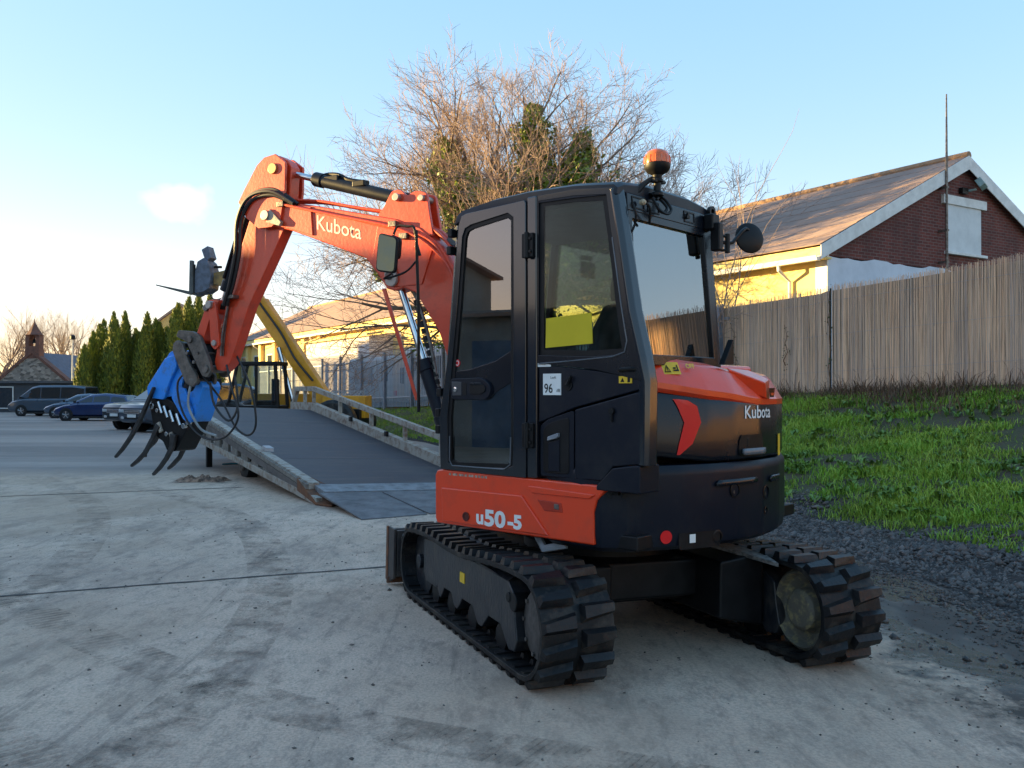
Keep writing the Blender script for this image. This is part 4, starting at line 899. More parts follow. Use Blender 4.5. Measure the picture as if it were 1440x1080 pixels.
# roof: lofted slab with a crown
def roof():
    q = MB(U); secs = []
    for x, dz, e in ((XL-.015, -.035, 0), (XL-.005, -.004, .012), (XL+.05, .018, .02), (XL+.25, .040, .03), (XR-.25, .040, .03), (XR-.05, .018, .02), (XR, -.004, .012), (XR+.01, -.035, 0)):
        T_ = [(.315, 2.475), (.27, 2.500), (.05, 2.525), (-.23, 2.532), (-.55, 2.520), (-.80, 2.490), (-.825, 2.470)]
        B_ = [(-.825, 2.435), (-.55, 2.452), (-.23, 2.462), (.05, 2.458), (.27, 2.438), (.325, 2.42)]
        secs.append([(x, s, z+dz) for s, z in T_]+[(x, s, z) for s, z in B_])
    q.loft(secs); return q.build('cab_roof', NAVY, EX, smooth=40)
RF = roof()
# frame: door opening pillar strips built in the flank plane
def flank(poly, x0, x1, name, m, parent, bevel=.006, M=U, **k): q = MB(M); q.prism(poly, x0, x1, sm); return q.build(name, m, parent, bevel=bevel, **k)

DO = [(.432, .995), (.440, 1.30), (.380, 1.60), (.330, 1.95), (.276, 2.42), (.255, 2.462), (.22, 2.472), (-.228, 2.485), (-.236, 2.47), (-.236, 1.9), (-.236, 1.5), (-.236, 1.2), (-.236, .985), (.0, .985), (.25, .99)]
DI = [(.366, 1.035), (.372, 1.30), (.335, 1.60), (.290, 1.95), (.250, 2.34), (.228, 2.385), (.18, 2.402), (-.10, 2.432), (-.145, 2.40), (-.145, 1.9), (-.145, 1.5), (-.145, 1.2), (-.138, 1.045), (-.10, 1.030), (.30, 1.018)]
q = MB(U); q.ring(DO, DI, -.982, -.940, sm); DR = q.build('door', PIL, EX, bevel=.008, seg=3, smooth=40)
q = MB(U); q.ring(DI, scale_in(DI, .022), -.974, -.948, sm); q.build('door_seal', BLK, DR)
GU = [(.345, 1.565), (.292, 1.95), (.252, 2.335), (.228, 2.378), (.18, 2.394), (-.10, 2.424), (-.14, 2.395), (-.14, 1.686), (.0, 1.62), (.20, 1.575)]
flank(GU, -.965, -.960, 'upper_glass', GL_DOOR, DR, bevel=0)
GLW = [(.365, 1.04), (.370, 1.29), (.352, 1.400), (.06, 1.405), (-.02, 1.455), (-.137, 1.512), (-.137, 1.05), (-.10, 1.035), (.30, 1.025)]
flank(GLW, -.965, -.960, 'lower_glass', GL_DOOR, DR, bevel=0)
flank([(.352, 1.398), (.365, 1.41), (.352, 1.566), (.20, 1.576), (.0, 1.621), (-.146, 1.688), (-.146, 1.512), (-.02, 1.453), (.06, 1.403)], -.970, -.950, 'door_mid_panel', NAVYG, DR, bevel=.004)
# bright line of moulding round the lower window
q = MB(U); q.tube([(-.984, s, z) for s, z in [(.35, 1.19), (.352, 1.05), (.33, 1.020), (-.08, 1.022), (-.125, 1.05), (-.13, 1.20)]], .0035, 6); q.build('window_moulding', mat('moulding_grey', (.13, .14, .16), .3), DR)
HP = rounded([(.335, 1.405), (.345, 1.525), (.085, 1.530), (.02, 1.49), (.02, 1.43), (.06, 1.40)], .03, 3)
flank(HP, -.990, -.962, 'handle_plate', NAVY, DR, bevel=.006)
flank([(.318, 1.425), (.326, 1.508), (.245, 1.506), (.245, 1.427)], -.9935, -.985, 'lock_plate', mat('lock_plate_grey', (.05, .052, .06), .4), DR, bevel=.003)
q = MB(U); q.lathe([(.014, 0), (.014, .006), (.003, .008)], (-.993, .292, 1.462), (-1, 0, 0), 14); q.build('key_lock', CHR, DR)
flank([(.238, 1.43), (.238, 1.50), (.205, 1.50), (.205, 1.43)], -.9915, -.985, 'lock_slot', BLK, DR, bevel=0)
flank(rounded([(.175, 1.435), (.175, 1.502), (.09, 1.502), (.055, 1.48), (.055, 1.45), (.09, 1.435)], .01, 3), -.996, -.985, 'pull_handle', BLK, DR, bevel=.004)
flank([(.17, 1.487), (.17, 1.500), (.09, 1.500), (.075, 1.487)], -1.000, -.985, 'pull_lip', NAVYG, DR, bevel=.003)
q = MB(U); q.lathe([(.021, 0), (.021, .002)], (-.966, .302, 1.615), (-1, 0, 0), 20); q.build('round_sticker', DECALRED, DR)
q = MB(U); q.ring([(.302+.015*math.cos(a), 1.615+.015*math.sin(a)) for a in np.linspace(0, 5.7, 12)], [(.302+.011*math.cos(a), 1.615+.011*math.sin(a)) for a in np.linspace(0, 5.7, 12)], -.9695, -.9685, sm); q.build('sticker_ring', WHT, DR)
for z in (1.15, 2.17):
    q = MB(U); q.bx(-1.0, -.975, -.30, -.222, z, z+.13); q.tube([(-1.003, -.262, z-.005), (-1.003, -.262, z+.135)], .014, 8); hg = q.build('hinge', BLK, DR, bevel=.004)
    for dz in (.03, .10): q = MB(U); q.tube([(-1.0, -.285, z+dz), (-1.008, -.285, z+dz)], .009, 6); q.build('hinge_bolt', BLK, hg)
# B pillar
flank([(-.240, .985), (-.240, 2.50), (-.310, 2.50), (-.310, .985)], -.978, -.90, 'centre_pillar', PIL, EX, bevel=.010)
# quarter window frame: ring
QO = [(-.312, 1.602), (-.312, 2.498), (-.560, 2.498), (-.800, 2.470), (-.845, 2.20), (-.905, 1.85), (-.960, 1.60), (-.985, 1.50), (-.70, 1.56)]
QI = [(-.318, 1.645), (-.318, 2.468), (-.560, 2.462), (-.762, 2.440), (-.800, 2.20), (-.850, 1.85), (-.882, 1.66), (-.872, 1.635), (-.65, 1.63)]
q = MB(U); q.ring(QO, QI, -.972, -.93, sm); QF = q.build('quarter_window_frame', NAVYG, EX, bevel=.006)
q = MB(U); q.ring(scale_in(QI, -.002), scale_in(QI, .030), -.9615, -.955, sm); q.build('glass_border', BLK, QF)
flank(scale_in(QI, .028), -.960, -.955, 'quarter_glass', GL_SIDE, QF, bevel=0)
q = MB(U); q.tube([(-.973, s, z) for s, z in ((-.33, 1.60), (-.5, 1.607), (-.80, 1.625), (-.872, 1.645), (-.888, 1.70), (-.855, 1.87), (-.80, 2.22))], .0035, 6); q.build('glass_seal_line', mat('moulding_grey', (0, 0, 0)), QF)
# rear corner post, swept back
q = MB(U); secs = []
for z, s in ((2.47, -.795), (2.20, -.845), (1.85, -.905), (1.62, -.965), (1.50, -.990), (1.09, -.985)):
    secs.append([(-.965, s+.04, z), (-.975, s, z), (-.955, s-.022, z), (-.905, s-.030, z), (-.87, s-.01, z), (-.87, s+.04, z)])
q.loft(secs); q.build('rear_pillar', PIL, EX, bevel=.006)
q = MB(U); q.prism([(-.985, 1.09), (-.985, 1.56), (-.93, 1.60), (-.86, 1.60), (-.86, 1.09)], -1.0, -.955, lambda a, b, c: (a+.0, c+.03, b)); 
q = MB(U); secs = [[(p.x, p.y, z) for p in (outl(.235, -.03), outl(.25, .0), outl(.345, .0), outl(.36, -.05))] for z in (1.085, 1.30, 1.50, 1.585)]; q.loft(secs); q.build('rear_trim_post', NAVY, EX, bevel=.012)
# lower flank panels with recessed shut lines
flank([(-.315, 1.285), (-.315, 1.598), (-.70, 1.556), (-.955, 1.515), (-.965, 1.462), (-.560, 1.368), (-.548, 1.364)], -.966, -.90, 'upper_flank_panel', NAVY, EX, bevel=.006)
flank([(-.560, 1.000), (-.560, 1.358), (-.950, 1.450), (-.965, 1.440), (-.965, 1.095), (-.80, 1.075), (-.735, 1.000)], -.970, -.90, 'side_cover', NAVY, EX, bevel=.010)
flank(rounded([(-.322, 1.000), (-.322, 1.270), (-.375, 1.305), (-.550, 1.354), (-.550, 1.000)], .02, 3), -.962, -.90, 'storage_door', NAVY, EX, bevel=.008)
flank(rounded([(-.345, 1.02), (-.345, 1.255), (-.39, 1.285), (-.52, 1.32), (-.52, 1.02)], .02, 3), -.966, -.955, 'storage_door_inset', BLK, EX, bevel=.004)
flank([(-.385, 1.190), (-.388, 1.212), (-.458, 1.235), (-.462, 1.215), (-.445, 1.205)], -.984, -.96, 'storage_handle', mat('handle_silver', (.30, .32, .36), .35, .3), EX, bevel=.004)
flank([(-.385, 1.03), (-.385, 1.18), (-.46, 1.20), (-.46, 1.03)], -.972, -.96, 'pocket', NAVY, EX, bevel=.004)
q = MB(U); q.bx(-.94, -.89, -.56, .40, .99, 1.5); q.bx(-.93, -.90, -.97, -.56, 1.0, 1.6)
q = MB(U); q.lathe([(.018, 0), (.018, .01), (.004, .012)], (-.966, -.515, 1.485), (-1, 0, 0), 14); q.tube([(-.975, -.515, 1.485), (-.985, -.55, 1.53)], .009, 6); q.lathe([(.03, 0), (.03, .006), (.024, .006)], (-.966, -.515, 1.485), (-1, 0, 0), 20); q.build('flank_lock', BLK, EX)
q = MB(U); q.tube([(-.968, -.80, 1.355), (-.985, -.80, 1.355)], .016, 12); q.tube([(-.98, -.80, 1.36), (-.98, -.80, 1.30)], .007, 6); q.build('cover_latch', BLK, EX)
q = MB(U); q.bx(-.968, -.965, -.40, -.306, 1.582, 1.630); sl_ = q.build('silver_sticker', WHT, EX)
text('oooo', .022, lambda a, b: U @ Vector((-.9695, -.315-a, 1.610+b)), BLK, sl_, 'sticker_print')
text('noooa', .020, lambda a, b: U @ Vector((-.9695, -.315-a, 1.592+b)), BLK, sl_, 'sticker_print')
q = MB(U); q.bx(-.9695, -.966, -.470, -.348, 1.432, 1.545); nl = q.build('noise_label', WHT, EX)
text('96', .070, lambda a, b: U @ Vector((-.971, -.356-a*.86, 1.444+b)), BLK, nl, 'label_number', .0005)
text('dB', .024, lambda a, b: U @ Vector((-.971, -.440-a, 1.448+b)), BLK, nl, 'label_unit')
text('LwA', .020, lambda a, b: U @ Vector((-.971, -.400-a, 1.518+b)), BLK, nl, 'label_unit')
q = MB(U); q.bx(-.9705, -.966, -.915, -.838, 1.492, 1.527); wl_ = q.build('warning_label', YEL, EX)
q = MB(U); q.prism([(-.848, 1.498), (-.872, 1.498), (-.860, 1.520)], -.9715, -.9708, sm); q.prism([(-.89, 1.497), (-.905, 1.497), (-.905, 1.522), (-.89, 1.522)], -.9715, -.9708, sm); q.build('warning_symbol', BLK, wl_)
q = MB(U); q.tube([(-.966, -.845, 1.556), (-.985, -.86, 1.560), (-.985, -.92, 1.562), (-.966, -.935, 1.56)], .011, 8); q.build('grab_loop', BLK, EX)
# yellow sheet held up behind the quarter glass
flank([(-.364, 1.682), (-.368, 1.838), (-.668, 1.852), (-.675, 1.695)], -.968, -.9655, 'yellow_sheet', YPAPER, EX, bevel=0)
# rear window with its frame, leaning plane through z 2.35 (s -.815) and z 1.62 (s -.965)
def rp(x, z, off=0):
    t = (2.43-z)/(2.43-1.62); s = -.822-.058*t; n = Vector((0, -1, .07)).normalized(); return (x, s+n.y*off, z+n.z*off)
q = MB(U); P = [(-.872, 1.63), (-.872, 2.35), (-.11, 2.35), (-.085, 1.63)]; Q_ = [(-.868, 1.64), (-.855, 2.325), (-.145, 2.325), (-.120, 1.64)]
q.ring([(-.90, 1.585), (-.89, 2.365), (-.06, 2.365), (-.045, 1.585)], Q_, -.03, .012, lambda a, b, c: rp(a, b, c)); RW = q.build('rear_window_frame', NAVYG, EX, bevel=.005)
q = MB(U); q.prism(Q_, -.012, -.006, lambda a, b, c: rp(a, b, c)); q.build('rear_glass', GL_REAR, RW, smooth=0)
q = MB(U); q.prism([(-.852, 1.70), (-.852, 1.75), (-.775, 1.75), (-.775, 1.70)], -.004, -.003, lambda a, b, c: rp(a, b, c)); q.build('window_sticker', GREY, RW)
# header panel with lamp pockets, wiring, beacon
q = MB(U); q.loft([[rp(x, 2.363, .014), rp(x, 2.45, .014), (x, -.80, 2.475), (x, -.78, 2.45), (x, -.80, 2.37)] for x in (-.895, -.06)]); q.build('rear_header', NAVYG, EX, bevel=.004)
for x in (-.80, -.66, -.30):
    q = MB(U); q.ring([(x-.055, 2.378), (x-.055, 2.44), (x+.055, 2.44), (x+.055, 2.378)], [(x-.048, 2.385), (x-.048, 2.433), (x+.048, 2.433), (x+.048, 2.385)], .012, .018, lambda a, b, c: rp(a, b, c)); q.build('lamp_pocket', BLK, EX)
q = MB(U); p = rp(-.80, 2.41, .03); q.lathe([(.014, 0), (.016, .02), (.008, .03)], p, (0, -1, 0), 12); q.build('connector', mat('connector_tan', (.45, .36, .24), .5), EX)
q = MB(U); p = rp(-.33, 2.41, .018)
for a in (90, 210, 330): q.tube([(p[0]+.010*math.cos(R(a)), p[1], p[2]+.010*math.sin(R(a))), (p[0]+.010*math.cos(R(a)), p[1]-.012, p[2]+.010*math.sin(R(a)))], .009, 8)
q.build('plug', BLK, EX)
def cable(pts, r, name='cable', parent=EX, M=U, m=BLK, n=6):
    pts = [Vector(p) for p in pts]; out = []
    for i in range(len(pts)-1):
        p0, p1, p2, p3 = pts[max(i-1, 0)], pts[i], pts[i+1], pts[min(i+2, len(pts)-1)]
        for j in range(6):
            t = j/6; out.append(.5*((2*p1)+(p2-p0)*t+(2*p0-5*p1+4*p2-p3)*t*t+(3*p1-p0-3*p2+p3)*t**3))
    out.append(pts[-1]); q = MB(M); q.tube(out, r, n); return q.build(name, m, parent)
cable([rp(-.80, 2.41, .05), rp(-.77, 2.39, .06), rp(-.75, 2.36, .05), rp(-.73, 2.31, .03)], .007)
cable([rp(-.885, 2.39, .04), rp(-.88, 2.34, .05), rp(-.865, 2.29, .03), rp(-.875, 2.25, .015)], .006)
cable([rp(-.70, 2.45, .04), rp(-.68, 2.39, .06), rp(-.62, 2.37, .07), rp(-.575, 2.40, .07), rp(-.59, 2.45, .05), rp(-.64, 2.47, .04), rp(-.68, 2.44, .05)], .008)
cable([rp(-.62, 2.46, .03), rp(-.60, 2.41, .06), rp(-.64, 2.375, .06), rp(-.68, 2.40, .05)], .008)

def beacon():
    x, s = -.655, -.86; UB = U @ Matrix.Translation((x, s, 2.46)) @ Matrix.Diagonal((1.22, 1.22, .80, 1)) @ Matrix.Translation((-x, -s, -2.46)); q = MB(UB); q.lathe([(.028, 2.47), (.028, 2.49), (.016, 2.50), (.016, 2.555), (.026, 2.56), (.026, 2.575), (.019, 2.58), (.022, 2.605), (.045, 2.625), (.056, 2.65), (.057, 2.676)], (x, s, 0), (0, 0, 1), 28)
    q.tube([(x+.0, s+.01, 2.48), (x-.02, s+.02, 2.47)], .02, 8); b = q.build('beacon', BLK, EX, bevel=.002)
    q = MB(UB); q.lathe([(.055, 2.678), (.056, 2.70), (.053, 2.73), (.043, 2.755), (.025, 2.770), (.004, 2.774)], (x, s, 0), (0, 0, 1), 32); l = q.build('beacon_lens', ORLENS, b)
    q = MB(UB)
    for i in range(14):
        a = 2*math.pi*i/14; q.tube([(x+.0565*math.cos(a), s+.0565*math.sin(a), 2.68), (x+.0545*math.cos(a), s+.0545*math.sin(a), 2.725)], .0025, 4)
    q.build('lens_ribs', ORLENS, l)
    q = MB(UB); q.tube([(x-.10, s+.04, 2.475), (x-.07, s+.03, 2.53), (x-.02, s+.01, 2.585)], [.013, .016, .012], 8); q.build('beacon_cable_loop', BLK, b)
    q = MB(UB); q.box((x-.0, s, 2.565), (.075, .03, .028)); q.tube([(x+.03, s, 2.565), (x+.055, s, 2.570)], .012, 8); q.build('beacon_clamp', BLK, b, bevel=.004)
beacon()
# right hand rear corner: lifting eye, mirror and its arm
q = MB(U); q.loft([[(-.10, s, z), (-.045, s, z), (-.045, s+.06, z), (-.10, s+.06, z)] for s, z in ((-.815, 2.47), (-.835, 2.2), (-.875, 1.65), (-.885, 1.50))]); q.build('rear_right_pillar', PIL, EX, bevel=.008)
q = MB(U); q.ring([(-.06+.034*math.cos(a), 2.475+.034*math.sin(a)) for a in np.linspace(0, 5.9, 16)], [(-.06+.018*math.cos(a), 2.475+.018*math.sin(a)) for a in np.linspace(0, 5.9, 16)], -.85, -.83, lambda a, b, c: (a, c, b)); q.build('lifting_eye', BLK, EX)
q = MB(U); q.bx(-.15, -.07, -.90, -.84, 2.36, 2.45); q.bx(-.13, -.08, -.93, -.87, 2.24, 2.40); q.build('mirror_bracket', BLK, EX, bevel=.01)
MA = MB(U); MA.tube([(-.08, -.90, 2.30), (-.03, -.92, 2.29), (.02, -.93, 2.30), (.09, -.95, 2.37), (.14, -.95, 2.395), (.25, -.95, 2.38)], .0105, 8); ma = MA.build('mirror_arm', BLK, EX)
q = MB(U)
for z in (2.25, 2.33): q.tube([(-.08, -.90, z), (-.03, -.925, z)], .009, 6)
q.tube([(-.03, -.925, 2.235), (-.03, -.925, 2.345)], .015, 8); q.build('mirror_clamp', BLK, EX, bevel=.003)
q = MB(U); n_ = Vector((.50, .80, -.12)).normalized(); q.lathe([(.004, -.022), (.06, -.020), (.088, -.008), (.092, .0), (.088, .004), (.004, .004)], (.185, -.95, 2.345), tuple(n_), 36); rm = q.build('round_mirror', BLK, EX)
q = MB(U); q.lathe([(.085, .0045), (.004, .008)], (.185, -.95, 2.345), tuple(n_), 36); q.build('round_mirror_glass', MIRR, rm)
q = MB(U); q.tube([(.22, -.955, 2.378), (.215, -.965, 2.35)], .011, 8); q.build('mirror_knob', STL, rm)
# black fin by the hood and wiper on the rear glass
q = MB(U); q.prism([(-.225, 1.60), (-.115, 1.60), (-.12, 1.74)], -1.01, -.975, lambda a, b, c: (a, c, b)); q.build('hood_stay', BLK, EX, bevel=.004)
# remaining cab structure: floor, far side, front
q = MB(U); q.bx(XL+.03, XR, -.80, .40, .93, 1.0); q.build('cab_floor', BLK, EX)
q = MB(U); q.bx(XR-.04, XR, -.90, .38, 1.0, 1.56); q.build('cab_right_wall', NAVY, EX, bevel=.01)
q = MB(U); q.tube([(XR-.03, .40, 1.5), (XR-.03, .30, 2.45)], .028, 6); q.tube([(XR-.03, -.25, 1.5), (XR-.03, -.25, 2.45)], .025, 6); q.tube([(XR-.03, -.88, 1.5), (XR-.03, -.80, 2.45)], .028, 6); q.build('right_pillars', NAVY, EX)
q = MB(U); q.prism([(.39, 1.56), (.30, 2.42), (-.80, 2.42), (-.87, 1.56)], XR-.022, XR-.018, sm); q.build('right_glass', glass('right_side_glass', (.72, .78, .75), 1.45), EX, smooth=0)
q = MB(U); q.add([(XL+.04, .435, 1.05), (XR-.04, .435, 1.05), (XR-.04, .405, 1.5), (XR-.04, .31, 2.43), (XL+.04, .31, 2.43), (XL+.04, .405, 1.5)], [(0, 1, 2, 5), (5, 2, 3, 4)]); q.build('windscreen', MATS['right_side_glass'], EX, smooth=0, fix=False)
q = MB(U); q.tube([(XL+.03, .44, 1.0), (XL+.03, .41, 1.5), (XL+.03, .31, 2.45)], .026, 8); q.bx(XL+.02, XR-.02, .39, .44, .99, 1.06); q.tube([(XL+.03, .415, 1.50), (XR-.03, .415, 1.50)], .015, 6); q.build('front_frame', NAVYG, EX)
# inside: seat, head rest, consoles, levers, pedals, lining
SEAT = mat('seat_fabric', (.035, .038, .042), .85, col2=(.02, .022, .025), scale=20)
q = MB(U); q.bx(-.74, -.28, -.42, .02, 1.24, 1.38); q.bx(-.70, -.32, -.34, -.05, 1.0, 1.24); q.build('seat', SEAT, EX, bevel=.05, seg=3)
q = MB(U); q.loft([[(-.51+a*w, s-b*.05, z) for a, b in ((-1, 1), (-.7, -1), (.7, -1), (1, 1), (.6, 1.6), (-.6, 1.6))] for w, s, z in ((.21, -.38, 1.34), (.24, -.43, 1.55), (.22, -.49, 1.80), (.15, -.53, 1.93))]); q.build('seat_back', SEAT, EX, bevel=.03)
q = MB(U); q.loft([[(-.51+a*w, s-b*.035, z) for a, b in ((-1, .6), (-.7, -1), (.7, -1), (1, .6), (.6, 1.2), (-.6, 1.2))] for w, s, z in ((.09, -.53, 1.95), (.12, -.545, 2.02), (.12, -.56, 2.10), (.08, -.565, 2.15))]); q.build('head_rest', mat('headrest_green_grey', (.07, .10, .08), .7), EX, bevel=.02)
for x in (-.84, -.24):
    q = MB(U); q.bx(x-.06, x+.06, -.36, .14, 1.22, 1.48); q.build('console', BLK, EX, bevel=.03)
    q = MB(U); q.tube([(x, .10, 1.47), (x, .14, 1.58)], .012, 8); q.lathe([(.012, 0), (.028, .03), (.026, .10), (.012, .13)], (x, .14, 1.57), (0, .2, 1), 12); q.build('joystick', BLK, EX)
for x in (-.60, -.42):
    q = MB(U); q.tube([(x, .28, 1.0), (x, .30, 1.40), (x, .24, 1.50)], .011, 6); q.lathe([(.01, 0), (.022, .02), (.02, .06), (.008, .08)], (x, .24, 1.50), (0, 0, 1), 10); q.build('travel_lever', BLK, EX)
q = MB(U); q.prism(rounded([(.235, 1.09), (.245, 1.20), (.235, 1.225), (.20, 1.24), (.17, 1.225), (.16, 1.19), (.185, 1.09)], .02, 3), -.88, -.86, sm); q.build('pale_bracket', mat('pale_green_plastic', (.30, .42, .36), .6), EX, bevel=.005)
q = MB(U); q.bx(-.20, -.10, .10, .30, 1.62, 1.80); q.build('monitor', BLK, EX, bevel=.01)
q = MB(U); q.bx(XL+.06, XR-.06, -.75, .25, 2.40, 2.43); q.build('roof_lining', mat('roof_lining', (.10, .10, .10), .9), EX)
q = MB(U); q.bx(XL+.05, XR-.05, -.82, -.70, 1.0, 1.62); q.build('rear_shelf', BLK, EX, bevel=.02)
q = MB(U); q.box((-.40, .30, 2.28), (.14, .03, .11)); q.bx(-.44, -.32, .28, .31, 2.345, 2.375); q.build('inside_box', BLK, EX, bevel=.01)
q = MB(U); q.ring([(.215, 2.17), (.215, 2.25), (.03, 2.25), (.03, 2.17)], [(.205, 2.18), (.205, 2.24), (.04, 2.24), (.04, 2.18)], -.80, -.79, sm); q.prism([(.16, 2.12), (.18, 2.17), (.00, 2.21), (-.02, 2.05)], -.82, -.78, sm); q.build('work_lamp_rack', BLK, EX, bevel=.006)
# small lamp bump on the front of the roof
q = MB(U); q.box((-.88, .18, 2.515), (.05, .08, .03), taper=.6); q.build('roof_lug', BLK, EX, bevel=.005)

# ---- boom, arm, cylinders: local frame n (right), t (forward), z
bh = R(62); Bw = Matrix.Rotation(bh, 4, 'Z')
Bp = Vector((.555, 5.68, 0))+Vector((math.cos(R(48)), math.sin(R(48)), 0))*.12+Vector((-math.sin(R(48)), math.cos(R(48)), 0))*1.05
BM = EXW.inverted() @ (Matrix.Translation(Bp) @ Bw)
bmf = lambda a, b, c: (c, a, b)
def bprism(poly, c0, c1, name, m, parent=EX, bevel=.006, **k): q = MB(BM); q.prism(poly, c0, c1, bmf); return q.build(name, m, parent, bevel=bevel, **k)
def pin(t, z, c0, c1, r, parent, name='pin', m=STL): q = MB(BM); q.tube([(c0, t, z), (c1, t, z)], r, 18); return q.build(name, m, parent, bevel=.004)
# swing bracket
q = MB(U); q.tube([(.10, 1.02, .60), (.10, 1.02, 1.25)], .13, 16); q.bx(-.06, .26, .42, 1.0, .60, .80); q.bx(-.06, .26, .42, 1.0, 1.0, 1.20); q.build('swing_bracket', BOOMRED, EX, bevel=.02)
HB_ = .085
BO = [(2.10, 2.97), (1.98, 3.015), (1.90, 3.005), (1.6, 2.945), (.80, 2.765), (.58, 2.68), (.39, 2.53), (.24, 2.30), (.10, 1.90), (.02, 1.50), (-.04, 1.10), (.0, 1.02), (.12, 1.02), (.17, 1.12), (.25, 1.5), (.41, 1.90), (.61, 2.19), (.72, 2.235), (.80, 2.215), (.88, 2.235), (.93, 2.31), (1.08, 2.485), (1.4, 2.605), (1.83, 2.76), (2.04, 2.815), (2.12, 2.84), (2.15, 2.90)]
BOOM = bprism(BO, -HB_, HB_, 'boom', BOOMRED, bevel=.010, smooth=30)
bprism([(1.62, 2.935), (1.60, 2.70), (1.83, 2.772), (2.06, 2.83), (2.12, 2.87), (2.13, 2.93), (2.08, 2.955), (1.95, 2.99)], -HB_-.012, HB_+.012, 'boom_nose', BOOMRED, BOOM, bevel=.005)
bprism([(.95, 2.76), (.60, 2.66), (.45, 2.52), (.55, 2.25), (.72, 2.245), (.86, 2.245), (.92, 2.33), (1.02, 2.44)], -HB_-.010, HB_+.010, 'boom_cheek', BOOMRED, BOOM, bevel=.004)
text('Kubota', .165, lambda a, b: BM @ Vector((-HB_-.002, 1.575-(a*.97*.962+b*.0)*1.0, 2.752-a*.245+b)), mat('boom_print', (.78, .60, .55), .5), BOOM, 'boom_lettering', .001)
bprism(rounded([(.88, 2.37), (.83, 2.43), (.78, 2.40), (.76, 2.28), (.80, 2.24), (.87, 2.26)], .03, 3), -HB_-.035, -HB_-.008, 'pin_cover', mat('pin_cover_pale', (.45, .36, .31), .5, .3), BOOM, bevel=.006)
pin(.83, 2.33, -.13, .13, .035, BOOM)
pin(2.07, 2.90, -.15, .15, .042, BOOM, 'arm_pivot_pin', mat('pale_pin_cap', (.42, .38, .35), .4, .6, scale=12))
bprism([(2.06, 2.84), (1.92, 2.80), (1.90, 2.83), (2.03, 2.95)], -.135, -.10, 'pivot_keeper', ALUW, BOOM, bevel=.004)
# pipes along the top edge
for c, dz, r_ in ((-.06, .022, .011), (-.03, .022, .011), (.03, .022, .011), (.06, .022, .011)):
    cable([(c, 2.0, 3.03), (c, 1.6, 2.965+dz), (c, 1.2, 2.875+dz), (c, .80, 2.785+dz), (c, .55, 2.69+dz), (c, .36, 2.54+dz), (c-.0, .20, 2.32+dz)], r_, 'hydraulic_pipe', BOOM, BM, BOOMRED, 7)
for (t1, z1), (t2, z2), c in (((1.92, 2.98), (.70, 2.66), -.115), ((1.2, 2.80), (.52, 2.60), -.10)):
    cable([(c, t1, z1), (c, (t1+t2)/2+.1, (z1+z2)/2+.03), (c, t2, z2), (c+.02, .36, 2.42), (c+.03, .26, 2.20)], .011, 'hydraulic_pipe', BOOM, BM, BOOMRED, 7)
for t, z in ((.80, 2.72), (1.92, 2.98), (.70, 2.62)):
    q = MB(BM); q.box((-.10, t, z), (.06, .07, .045)); q.build('pipe_clamp', STL, BOOM, bevel=.005)
# cylinder bracket on top of the bend
for c in (-.075, .045):
    bprism(rounded([(.98, 2.80), (.92, 2.86), (.84, 2.985), (.76, 2.99), (.70, 2.93), (.62, 2.965), (.52, 2.94), (.50, 2.80), (.46, 2.60)], .03, 3), c, c+.03, 'cylinder_bracket', BOOMRED, BOOM, bevel=.006)
pin(.78, 2.925, -.115, .115, .030, BOOM, 'bracket_pin', mat('pale_pin_cap', (0, 0, 0))); pin(.56, 2.90, -.10, .10, .025, BOOM, 'bracket_pin', MATS['pale_pin_cap'])
# arm (dipper)
AR = [(2.06, 3.40), (2.00, 3.405), (1.90, 3.35), (1.86, 3.29), (1.88, 3.02), (1.93, 2.80), (2.05, 2.60), (2.33, 2.16), (2.49, 1.80), (2.55, 1.68), (2.62, 1.62), (2.70, 1.63), (2.73, 1.70), (2.68, 1.90), (2.56, 2.32), (2.42, 2.68), (2.34, 2.86), (2.30, 2.95), (2.36, 3.00), (2.38, 3.05), (2.35, 3.10), (2.28, 3.16), (2.13, 3.37)]
ARM = bprism(AR, -.055, .055, 'arm', BOOMRED, bevel=.010, smooth=30)
for c in (-.118, .092): bprism([(2.10, 3.385), (1.98, 3.40), (1.87, 3.32), (1.875, 3.10), (1.92, 2.86), (2.02, 2.80), (2.16, 2.80), (2.30, 2.90), (2.39, 3.04), (2.33, 3.13), (2.18, 3.33)], c, c+.026, 'arm_ear', BOOMRED, ARM, bevel=.005)
pin(2.00, 3.28, -.135, .135, .045, ARM, 'arm_cylinder_pin', mat('brass_pin', (.45, .30, .14), .4, .6, scale=12)); pin(2.33, 2.99, -.135, .135, .032, ARM, 'bucket_cylinder_pin', MATS['pale_pin_cap'])
def cyl(a, b, f, r, rr, name, cap=True, coff=0):
    a = Vector((coff, a[0], a[1])); b = Vector((coff, b[0], b[1])); m_ = a.lerp(b, f); q = MB(BM); q.tube([a, m_], r, 20); d = (b-a).normalized()
    q.tube([m_-d*.07, m_+d*.02], r*1.14, 20); q.tube([a-d*.03, a+d*.05], r*1.1, 16); o = q.build(name, NAVY, EX, bevel=.006)
    q = MB(BM); q.tube([m_, b], rr, 16); q.build('piston_rod', CHR, o); q = MB(BM); q.tube([b+Vector((-.05, 0, 0)), b+Vector((.05, 0, 0))], rr*1.9, 16); q.build('rod_eye', BLK, o); return o
ac = cyl((.78, 2.925), (2.00, 3.28), .70, .052, .026, 'arm_cylinder')
cable([(0.0, 1.12, 3.09), (-.01, 1.30, 3.13), (.0, 1.42, 3.185), (.01, 1.56, 3.20), (0.0, 1.60, 3.16)], .020, 'cylinder_hose', ac, BM)
